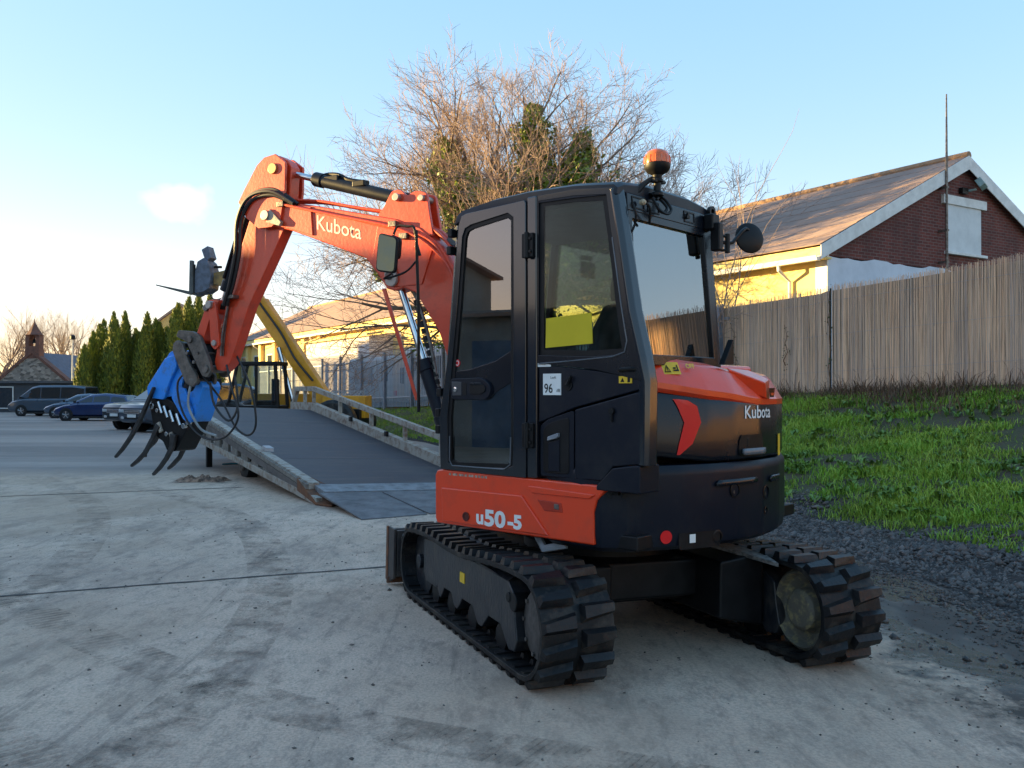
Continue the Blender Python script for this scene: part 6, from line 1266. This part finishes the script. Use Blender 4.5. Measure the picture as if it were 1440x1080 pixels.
# ================================================================ parked vehicles
TYRE = mat('tyre', (.012, .012, .013), .8); ALLOY = mat('alloy_rim', (.45, .46, .48), .3, .7)
CARGL = mat('car_glass', (.010, .013, .017), .05, col2=(.012, .015, .02), coat=.5); TRIMK = mat('car_black_trim', (.012, .012, .013), .6)
HLAMP = mat('headlamp', (.55, .58, .60), .1, col2=(.4, .42, .45), coat=1); AMB = mat('amber_indicator', (.7, .22, .02), .3)
def car(name, loc, rzd, label, cat, paint, body, green, hw, wheels, wr, roof_in=.14, group='vehicles parked across the yard', suv=False, pill=(.33, .66), lowc=None):
    r = empty(name, loc, R(rzd), label, cat, group)
    # body: sections along y (nose at +y): y, z bottom, z belt, half width factor
    secs = []
    for y, z0, z1, k in body:
        w_ = hw*k; zm = z0+(z1-z0)*.55
        half = [(w_*.86, z0), (w_*.98, z0+.10), (w_, zm), (w_*.985, z1-.07), (w_*.90, z1)]
        secs.append([(x, y, z) for x, z in half]+[(-x, y, z) for x, z in half[::-1]])
    q = MB(); q.loft(secs); b = q.build('body', paint, r, bevel=.02, smooth=50)
    # greenhouse sections: y, z top ; sides lean inwards
    secs = []
    zb = lambda y: np.interp(y, [s[0] for s in body], [s[2] for s in body])
    for y, zt in green:
        z0 = float(zb(y))-.03; f = min(1, (zt-z0)/.5); w0 = hw*.93; w1 = hw*.93-roof_in*f
        secs.append([(w0, y, z0), (w1+.015, y, z0+(zt-z0)*.88), (w1-.08*f, y, zt), (-w1+.08*f, y, zt), (-w1-.015, y, z0+(zt-z0)*.88), (-w0, y, z0)])
    q = MB(); q.loft(secs); q.build('cabin', paint, r, bevel=.015, smooth=50)
    # windows
    n = len(green); ya, yb = green[1][0], green[-2][0]
    def top(y): return float(np.interp(y, [s[0] for s in green], [s[1] for s in green]))
    def side_x(y, z):
        z0 = float(zb(y))-.03; zt = top(y); f = min(1, (zt-z0)/.5); w0 = hw*.93; w1 = hw*.93-roof_in*f; t = min(1, (z-z0)/max(.01, (zt-z0)*.88)); return w0+(w1+.015-w0)*t
    y0, y1 = green[0][0]+.10, green[-1][0]-.12; L_ = y1-y0; cuts = [0]+list(pill)+[1]
    for sgn in (-1, 1):
        for a, c in zip(cuts, cuts[1:]):
            u0, u1 = y0+L_*a+.03, y0+L_*c-.03; P = []
            m_ = 6
            lo = [(u0+(u1-u0)*i/m_, float(zb(u0+(u1-u0)*i/m_))+.045) for i in range(m_+1)]; hi = [(y, max(z+.01, top(y)-.13)) for y, z in lo]
            if max(h[1]-l[1] for h, l in zip(hi, lo)) < .1: continue
            q = MB(); vs = [(sgn*(side_x(y, z)+.006), y, z) for y, z in lo]+[(sgn*(side_x(y, z)+.006), y, z) for y, z in hi]
            q.add(vs, [(i, i+1, m_+2+i, m_+1+i) for i in range(m_)]); q.build('side_window', CARGL, r, fix=False)
    for (yA, zA), (yB, zB), nm in ((green[-1], green[-2], 'windscreen'), (green[0], green[1], 'rear_window')):
        zA = float(zb(yA)); sg = 1 if nm == 'windscreen' else -1
        f0, f1 = .10, .90; q = MB(); pa = (yA+(yB-yA)*f0+sg*.012, zA+(zB-zA)*f0+.012); pb = (yA+(yB-yA)*f1+sg*.012, zA+(zB-zA)*f1+.012); wa = hw*.88; wb_ = hw*.93-roof_in-.07
        q.add([(-wa, *pa), (wa, *pa), (wb_, *pb), (-wb_, *pb)], [(0, 1, 2, 3)]); q.build(nm, CARGL, r, fix=False)
    for sgn in (-1, 1):
        for y in wheels:
            q = MB(); q.lathe([(wr+.055, 0), (wr+.055, .012)], (sgn*(hw-.012), y, wr), (sgn, 0, 0), 24); q.build('wheel_arch', TRIMK, r)
            q = MB(); q.lathe([(wr*.6, -.18), (wr*.97, -.17), (wr, -.1), (wr, -.02), (wr*.96, .0), (wr*.66, .0)], (sgn*(hw+.015), y, wr), (sgn, 0, 0), 26); w_ = q.build('wheel', TYRE, r)
            q = MB(); q.lathe([(wr*.67, .004), (wr*.60, .006), (wr*.56, -.03), (.02, -.02)], (sgn*(hw+.015), y, wr), (sgn, 0, 0), 20); 
            q.build('rim', mat('rim_dark', (.06, .06, .065), .5), w_)
            for k in range(5):
                a = 2*math.pi*k/5+.3; q = MB(); q.tube([(sgn*(hw+.012), y, wr), (sgn*(hw+.016), y+wr*.6*math.cos(a), wr+wr*.6*math.sin(a))], wr*.085, 5); q.build('spoke', ALLOY, w_)
        q = MB(); yf = green[-1][0]-.35; q.box((sgn*(hw+.07), yf, float(zb(yf))+.10), (.16, .10, .13)); q.build('wing_mirror', TRIMK, r, bevel=.03)
        for yy in [y0+L_*p for p in pill]:
            q = MB(); q.box((sgn*(hw+.004), yy-.22, float(zb(yy))-.14), (.02, .14, .025)); q.build('door_handle', paint, r, bevel=.005)
    q = MB(); q.bx(-hw+.02, hw-.02, wheels[0]+.3 if wheels[0] < 0 else -1, wheels[1]-.3, .16, .26); q.build('sill', TRIMK, r)
    yf, z0, z1, k = body[-1]; yr, z0r, z1r, kr = body[0]; H_ = z1-z0
    for sgn in (-1, 1):
        q = MB(); q.box((sgn*hw*k*.76, yf-.02, z0+H_*.74), (hw*.34, .10, H_*.24)); q.build('headlight', HLAMP, r, bevel=.02)
        q = MB(); q.box((sgn*hw*kr*.86, yr+.02, z0r+(z1r-z0r)*.70), (hw*.20, .08, .22)); q.build('tail_light', DECALRED, r, bevel=.02)
        q = MB(); q.box((sgn*hw*k*.72, yf+.005, z0+H_*.22), (.16, .04, .09)); q.build('fog_lamp', HLAMP if suv else TRIMK, r, bevel=.02)
    q = MB(); q.box((0, yf+.006, z0+H_*.22), (hw*.95, .03, H_*.18)); q.build('lower_grille', TRIMK, r, bevel=.01)
    gr = MB(); gr.box((0, yf+.012, z0+H_*.70), (hw*1.02, .03, H_*.34 if suv else H_*.16)); gg = gr.build('grille', TRIMK, r, bevel=.01)
    if suv:
        for j in range(3): q = MB(); q.box((0, yf+.035, z0+H_*(.58+.12*j)), (hw*1.0, .02, .035)); q.build('chrome_bar', CHR, gg, bevel=.004)
    q = MB(); q.box((0, yf+.035, z0+H_*.38), (.50, .015, .11)); q.build('number_plate', WHT, r)
    return r
PG = mat('van_grey_blue', (.055, .085, .125), .28, col2=(.05, .075, .11), metal=.3, coat=.8, scale=1); PB = mat('car_blue', (.008, .025, .10), .22, col2=(.010, .035, .14), metal=.3, coat=1, scale=1)
PS = mat('car_silver_blue', (.06, .10, .16), .25, col2=(.055, .09, .15), metal=.3, coat=1, scale=1); PD = mat('suv_dark_grey', (.022, .028, .038), .3, col2=(.02, .025, .034), metal=.2, coat=.5, scale=1); PL = mat('suv_light_blue', (.055, .075, .11), .3, col2=(.05, .07, .10), metal=.2, coat=.5, scale=1)
PW = mat('pickup_white', (.55, .60, .66), .3, col2=(.5, .55, .6), coat=.8, scale=1)
def at(px, y): return ((px-720)/1250*y, y, gz((px-720)/1250*y, y))
car('parked_van', at(77, 56.5), 86, 'grey blue passenger van parked at the far left below the chapel', 'van', PG,
    [(-2.60, .45, 1.0, .90), (-2.50, .30, 1.08, .97), (-1.5, .26, 1.10, 1), (1.3, .26, 1.08, 1), (1.75, .26, 1.06, .99), (2.30, .28, .92, .95), (2.58, .36, .74, .86)],
    [(-2.52, 1.2), (-2.42, 1.84), (-1.6, 1.94), (.6, 1.93), (1.05, 1.82), (1.98, 1.04)], .95, (-1.62, 1.62), .335, roof_in=.13, pill=(.36, .66))
car('parked_car', at(121, 52.5), 88, 'pale blue saloon half hidden behind the dark blue hatchback', 'car', PS,
    [(-2.20, .42, .85, .88), (-2.1, .28, .95, .96), (-1.3, .24, .95, 1), (.7, .24, .93, 1), (1.5, .24, .84, .97), (2.05, .28, .66, .86), (2.15, .34, .58, .78)],
    [(-2.0, .96), (-1.35, 1.34), (-.5, 1.44), (.2, 1.38), (1.15, .90)], .88, (-1.35, 1.38), .31, roof_in=.20, pill=(.30, .62))
car('parked_car', at(139, 48), 87, 'dark blue hatchback parked in front of the row of conifers', 'car', PB,
    [(-2.10, .42, .88, .88), (-2.0, .28, .98, .96), (-1.3, .24, .97, 1), (.7, .24, .94, 1), (1.5, .24, .84, .97), (2.0, .28, .68, .86), (2.12, .34, .58, .76)],
    [(-2.02, 1.0), (-1.75, 1.36), (-.7, 1.47), (.1, 1.41), (1.15, .90)], .89, (-1.28, 1.32), .32, roof_in=.19, pill=(.30, .62))
sb = [(-2.35, .5, 1.02, .92), (-2.25, .36, 1.12, .98), (-1.3, .32, 1.12, 1), (1.0, .32, 1.12, 1), (1.9, .34, 1.06, .98), (2.28, .38, 1.0, .93), (2.38, .44, .90, .88)]
sg_ = [(-2.28, 1.14), (-2.1, 1.72), (-1.3, 1.80), (.2, 1.78), (1.15, 1.12)]
car('parked_suv', at(238, 36.0), 146, 'dark grey off roader with chrome grille, further from the camera', 'suv', PD, sb, sg_, .95, (-1.4, 1.45), .38, roof_in=.14, suv=True)
car('parked_suv', at(268, 33.2), 146, 'blue grey off roader behind the blue grab', 'suv', PL, sb, sg_, .95, (-1.4, 1.45), .38, roof_in=.14, suv=True)
car('parked_pickup', at(326, 35.5), 158, 'white pickup seen through the hoses, left of the telehandler cab', 'pickup', PW, sb, [(-.6, 1.14), (-.5, 1.70), (.2, 1.74), (.5, 1.72), (1.3, 1.12)], .93, (-1.5, 1.5), .37, roof_in=.12, suv=True)
# ================================================================ trees
BARK = mat('grey_bark', (.20, .15, .115), .9, col2=(.11, .085, .07), scale=4, bump=.4)
TWIG = mat('pinkish_twigs', (.34, .235, .185), .85, col2=(.24, .17, .14), scale=1)
def grow(q_, r_, pos, d, L, rad, depth, maxd, spread, up, nb, seg=None, ends=None, flat=0):
    n = seg or max(3, 6-depth); pts = [pos.copy()]; rs = [rad]; dd = d.copy(); tip = rad*(.30 if depth < maxd else .35)
    for i in range(n):
        dd = (dd+Vector((r_.gauss(0, .13), r_.gauss(0, .13), r_.gauss(0, .11)+up*.12))).normalized()
        pts.append(pts[-1]+dd*L/n); rs.append(rad+(tip-rad)*(i+1)/n)
    q_[min(depth, len(q_)-1)].tube(pts, rs, 7 if depth == 0 else (5 if depth < 2 else 3), caps=False)
    if ends is not None: ends.append((pts, rad, depth))
    if depth >= maxd: return
    k = nb[depth]
    for j in range(k):
        t = .28+.72*(j+r_.random()*.7)/k; t = min(.99, t); i = min(n-1, int(t*n)); f = t*n-i; p = pts[i].lerp(pts[i+1], f); base = (pts[i+1]-pts[i]).normalized()
        ax = base.orthogonal().normalized(); ax.rotate(Matrix.Rotation(r_.uniform(0, 6.28), 3, base)); a = R(r_.uniform(*spread)); nd = (base*math.cos(a)+ax*math.sin(a)); nd.z += up*.25; nd.normalize()
        grow(q_, r_, p, nd, L*r_.uniform(.52, .78)*(1-.28*t), max(rs[i]*r_.uniform(.45, .62), .0065), depth+1, maxd, spread, up, nb, None, ends, flat)
TRUNKX, TRUNKY = .5, 27.2
BT_ = empty('oak_tree', (TRUNKX, TRUNKY, 1.15), 0, 'big bare winter tree with ivy covered limbs behind the excavator', 'tree')
rt = random.Random(21); Q = [MB(), MB(), MB()]; tr = MB(); ends = []
tr.tube([(0, 0, -.3), (.05, 0, .6), (0, .05, 1.8), (-.1, 0, 3.2)], [.52, .40, .36, .34], 12)
tr.build('trunk', BARK, BT_)
top = Vector((-.1, 0, 3.2))
limbs = [((-1.0, .1, .30), 4.9, .15), ((-.95, -.5, .62), 5.0, .16), ((-.75, .3, .95), 4.9, .17), ((-.42, -.3, 1.2), 4.8, .19), ((-.1, .3, 1.3), 4.8, .20), ((.25, -.2, 1.3), 4.9, .20), ((.55, .3, 1.1), 4.9, .18), ((.8, -.3, .95), 5.0, .17), ((1.0, .3, .70), 5.2, .16), ((1.0, -.3, .45), 5.3, .15), ((1.05, .2, .22), 4.6, .12), ((-.2, -.9, .9), 4.2, .13), ((.3, .9, .8), 4.2, .13), ((-.6, .8, .6), 4.4, .12), ((-1.0, -.35, .12), 5.2, .13), ((-.2, .1, 1.2), 4.4, .15), ((.75, .1, .8), 4.9, .15), ((.35, -.5, 1.1), 4.7, .14), ((-.6, -.2, 1.0), 4.6, .14), ((1.0, 0, .55), 4.8, .13)]
for d, L, r0 in limbs:
    d = (d[0]*1.15, d[1], d[2]*.9+.05); L = 5.05*rt.uniform(.92, 1.06)*(.86 if abs(d[0]) < .3 and abs(d[2]) < 1 else 1)
    st = top+Vector((0, 0, rt.uniform(-1.1, .2)))
    grow(Q, rt, st, Vector(d).normalized(), L, r0, 0, 4, (22, 56), .26, (7, 6, 5, 4), 7, ends)
# low limbs that droop out to the left
for d, L, r0, z in (((-1, -.15, .10), 5.4, .09, 2.6), ((-1, .25, -.02), 6.0, .08, 2.2), ((-.9, -.4, .02), 4.2, .07, 2.0), ((-1, -.1, -.03), 5.8, .075, 1.9), ((1, -.1, .1), 4.8, .08, 2.6)):
    grow(Q, rt, Vector((-.05, 0, z)), Vector(d).normalized(), L, r0, 0, 3, (20, 55), .22, (7, 6, 4), 7, ends)
Q[0].build('limbs', BARK, BT_); c_ = Q[1].build('branches', BARK, BT_, smooth=0, fix=False); c_['kind'] = 'stuff'
c_ = Q[2].build('crown', TWIG, BT_, smooth=0, fix=False); c_['kind'] = 'stuff'
# ivy
IVY = mat('ivy_green', (.045, .105, .014), .5, col2=(.070, .135, .014), scale=1.2, attr=(.30, .36, .03))
def leaves(P, S_, rv, flatten=0):
    n = len(P); a = rng.normal(size=(n, 3)); a /= np.linalg.norm(a, axis=1)[:, None]; b = rng.normal(size=(n, 3)); b -= (a*b).sum(1)[:, None]*a; b /= np.linalg.norm(b, axis=1)[:, None]
    a *= S_[:, None]; b *= (S_*.75)[:, None]; V = np.stack([P-a, P-b*.8, P+a*1.1, P+b*.8], 1); F = np.arange(n)[:, None]*4+np.array([[0, 1, 2, 3]]); return V, F, np.repeat(rv, 4)
LB_ = [(-2.55, .2, 7.55, .50, .50, .9, 900), (-2.2, .1, 6.9, .55, .6, .9, 1200), (-1.6, 0, 6.3, .85, .8, .9, 1800), (.05, 0, 7.9, .50, .5, 1.25, 1500), (.25, .1, 6.7, .8, .8, 1.1, 2000), (1.45, .1, 7.4, .45, .5, 1.1, 1300), (1.3, 0, 6.3, .75, .7, .9, 1700), (-1.2, 0, 5.4, 1.7, 1.0, .9, 4200), (1.0, 0, 5.3, 1.4, 1.0, .9, 3400), (-.1, .1, 4.6, 1.5, 1.1, .9, 3000), (-3.2, .2, 5.0, .8, .7, .5, 1100), (0, 0, 3.0, .8, .8, 1.3, 1500), (-4.4, .3, 4.6, .35, .35, .3, 350)]
PP, SS, RR = [], [], []
for x, y, z, sx_, sy_, sz_, n in LB_:
    n = int(n*2.0); sx_ *= 1.15; sz_ *= 1.15; x = x+.1
    d = rng.normal(size=(n, 3)); d /= np.linalg.norm(d, axis=1)[:, None]; rr2 = rng.uniform(.15, 1, n)**.45; P = d*rr2[:, None]*np.array([sx_, sy_, sz_])
    lump = 1+.28*np.sin(P[:, 0]*7+z)*np.cos(P[:, 2]*6+x)+.2*np.sin(P[:, 1]*9+P[:, 2]*5); P = P*lump[:, None]+np.array([x, y, z*1.06-1.15+.1]); P[:, 1] -= .7; PP.append(P); SS.append(rng.uniform(.05, .11, n)); RR.append(np.clip(rng.beta(1.2, 2.5, n)+.25*(P[:, 2] > 6.0), 0, 1))  # higher leaves take more of the golden tone, sunlight painted in
# sprays of ivy strung along the inner limbs
for pts, rad, dp in ends:
    if dp <= 1 and rad > .06:
        for p, p2 in zip(pts, pts[1:]):
            c = (p+p2)/2; 
            if abs(c.x) < 3.4 and c.z < 6.8:
                n = 60; P = np.array(p)[None]+rng.random((n, 1))*(np.array(p2)-np.array(p))[None]+rng.normal(0, .12, (n, 3)); PP.append(P); SS.append(rng.uniform(.03, .07, n)); RR.append(rng.beta(1.2, 2.5, n))
P = np.concatenate(PP); V, F, rv = leaves(P, np.concatenate(SS), np.concatenate(RR))
iv = link('ivy', fast('ivy', V, F, IVY, rv), BT_); iv['kind'] = 'stuff'

# thin shoots and brambles by the end of the reeds
sp = empty('sapling', (4.15, 18.0, 1.35), 0, 'clump of thin bare upright shoots at the left end of the reed fence', 'shrub')
rt = random.Random(3); Q = [MB(), MB()]
for i, (x, lean, L) in enumerate(((.05, .10, 4.2), (.12, .04, 3.9), (.0, -.05, 3.3), (.2, .16, 3.0), (-.1, .02, 3.6))):
    grow(Q, rt, Vector((x, rt.uniform(-.1, .1), 0)), Vector((lean, 0, 1)).normalized(), L, .02, 0, 1, (8, 22), .4, (5,), 9)
st_ = Q[0].build('stem', TWIG, sp, smooth=0, fix=False)
st_['kind'] = 'stuff'; b_2 = Q[1].build('twigs', TWIG, sp, smooth=0, fix=False); b_2['kind'] = 'stuff'
bb = empty('bramble_bush', (3.75, 18.2, 1.3), 0, 'tangled bare bramble twigs against the yellow wall by the mirror', 'shrub')
Q = [MB(), MB(), MB()]
for i in range(11): grow(Q, rt, Vector((rt.uniform(-.4, .3), rt.uniform(-.2, .2), .2)), Vector((rt.gauss(0, .5), rt.gauss(0, .3), 1)).normalized(), rt.uniform(1.6, 2.9), .014, 0, 2, (25, 70), .0, (5, 4), 7)
Q[0].build('stems', TWIG, bb, smooth=0, fix=False)['kind'] = 'stuff'; Q[1].build('twigs', TWIG, bb, smooth=0, fix=False)['kind'] = 'stuff'; Q[2].build('fine_twigs', TWIG, bb, smooth=0, fix=False)['kind'] = 'stuff'

# bare trees on the skyline at the far left
FARB = mat('far_bark', (.24, .17, .13), .9, col2=(.18, .13, .10), scale=1)
def bare(px, y, h, lab, seed, k=1.0):
    x = (px-720)/1250*y; r = empty('bare_tree', (x, y, -.3), 0, lab, 'tree', 'bare trees on the far skyline'); r_ = random.Random(seed); Q = [MB(), MB(), MB()]
    t_2 = MB(); t_2.tube([(0, 0, 0), (.1, 0, h*.16), (.05, .1, h*.34)], [.28, .22, .18], 8); t_2.build('trunk', FARB, r)
    for i in range(7):
        a = 2*math.pi*i/7+r_.random(); grow(Q, r_, Vector((.05, .1, h*(.22+.12*r_.random()))), Vector((math.cos(a)*.65*k, math.sin(a)*.65*k, 1)).normalized(), h*.56, .12, 0, 3, (18, 42), .55, (6, 5, 5), 6)
    Q[0].build('limbs', FARB, r, smooth=0, fix=False); Q[1].build('branches', FARB, r, smooth=0, fix=False)['kind'] = 'stuff'; Q[2].build('crown', FARB, r, smooth=0, fix=False)['kind'] = 'stuff'
bare(2, 92, 9.8, 'bare tree at the left edge of the picture', 31, 1.3); bare(72, 96, 9.4, 'bare tree rising just right of the chapel bellcote', 32); bare(104, 100, 9.6, 'bare tree between the chapel and the first conifer', 33); bare(30, 118, 9.0, 'distant bare tree left of the bellcote', 34)
# street lamp post among them
lp = empty('lamp_post', ((102-720)/1250*70, 70, -.2), 0, 'slim pale lamp post standing left of the conifers', 'lamp post')
q = MB(); q.tube([(0, 0, 0), (0, 0, 5.6)], [.10, .05], 8); q.build('pole', ZINC, lp); q = MB(); q.lathe([(.05, 0), (.22, .05), (.20, .3), (.05, .4)], (0, 0, 5.6), (0, 0, 1), 10); q.build('lamp_head', BLK, lp)

# conifers
CON = mat('conifer_green', (.040, .075, .014), .7, col2=(.070, .110, .016), scale=.8, attr=(.32, .32, .02))
def conifer(px, ytop, wpx, y, lab, seed):
    g_ = np.random.default_rng(seed); x = (px-720)/1250*y; h = 1.46+(548-ytop)/1250*y+.2; rad = wpx/1250*y/2
    r = empty('conifer', (x, y, -.2), 0, lab, 'tree', 'row of tall conifers behind the parked cars')
    t_2 = MB(); t_2.tube([(0, 0, 0), (0, 0, h*.9)], [.14, .03], 6); t_2.build('trunk', BARK, r)
    n = 9500; u = g_.random(n)**.85; z = .25+u*(h-.25); prof = np.where(u < .12, .72+u*2.3, np.clip(1-((u-.12)/.88)**2.6, 0, 1)**.75)
    a = g_.uniform(0, 2*np.pi, n); lump = 1+.17*np.sin(a*3+seed)*np.sin(z*1.3+seed)+.13*np.sin(a*5+z*2.1)+.08*np.sin(a*9-z*5); rr_2 = rad*prof*lump*g_.uniform(.35, 1.06, n)**.35
    P = np.stack([np.cos(a)*rr_2, np.sin(a)*rr_2, z], 1); L = g_.uniform(.10, .30, n); W_ = g_.uniform(.03, .07, n)
    K = 6; ka = g_.uniform(0, 6.28, K); kr = rad*g_.uniform(.25, .6, K); kh = g_.uniform(.72, 1.0, K); kh[0] = 1; kr[0] = 0; ki = g_.integers(0, K, n)   # several leaders per tree
    sh_ = u > .15; rs_ = .62*np.clip(1-((u-.12)/.88)**3, 0, 1)**.8; base_ = P.copy()
    P[:, 0] = np.where(sh_, np.cos(ka[ki])*kr[ki]*(1-u*.4)+np.cos(a)*rad*rs_*lump*g_.uniform(.3, 1.05, n)**.35, P[:, 0]); P[:, 1] = np.where(sh_, np.sin(ka[ki])*kr[ki]*(1-u*.4)+np.sin(a)*rad*rs_*lump*g_.uniform(.3, 1.05, n)**.35, P[:, 1])
    P[:, 2] = .25+(P[:, 2]-.25)*np.where(sh_, kh[ki], 1)
    out = np.stack([np.cos(a), np.sin(a), np.zeros(n)], 1); upv = out*g_.uniform(.1, .55, n)[:, None]+np.array([0, 0, 1])[None]+g_.normal(0, .12, (n, 3)); tang = np.stack([-np.sin(a), np.cos(a), np.zeros(n)], 1)+g_.normal(0, .4, (n, 3))
    V = np.stack([P-tang*W_[:, None], P+tang*W_[:, None], P+upv*L[:, None]], 1); F = np.arange(n)[:, None]*3+np.array([[0, 1, 2]])
    c = link('crown', fast('crown', V, F, CON, np.repeat(np.clip(g_.beta(1.3, 2.6, n), 0, 1), 3)), r)
CN = [(119, 487, 26, 'lowest conifer at the left end of the row'), (131, 468, 30, 'second conifer from the left end of the row'), (146, 452, 36, 'third conifer from the left, broad and rounded'), (160, 441, 32, 'fourth conifer from the left with a pointed top'), (176, 440, 27, 'slim tall conifer fifth from the left'), (191, 464, 32, 'low sunlit conifer in the dip of the row'), (207, 441, 30, 'conifer with a pointed top right of the dip'), (219, 450, 30, 'conifer close beside the pointed one, right of the dip'), (234, 463, 30, 'sunlit conifer just left of the yellow house wall'), (250, 428, 32, 'tall conifer hiding the right of the yellow house wall'), (266, 419, 34, 'tall dark conifer left of the arm'), (280, 416, 34, 'dark conifer below the pallet forks'), (295, 413, 36, 'tallest conifer at the right end of the row')]
for i, (px, yt, wd, lab) in enumerate(CN): conifer(px, yt, wd*1.32, 61+(i % 3)*1.3, lab, 50+i)
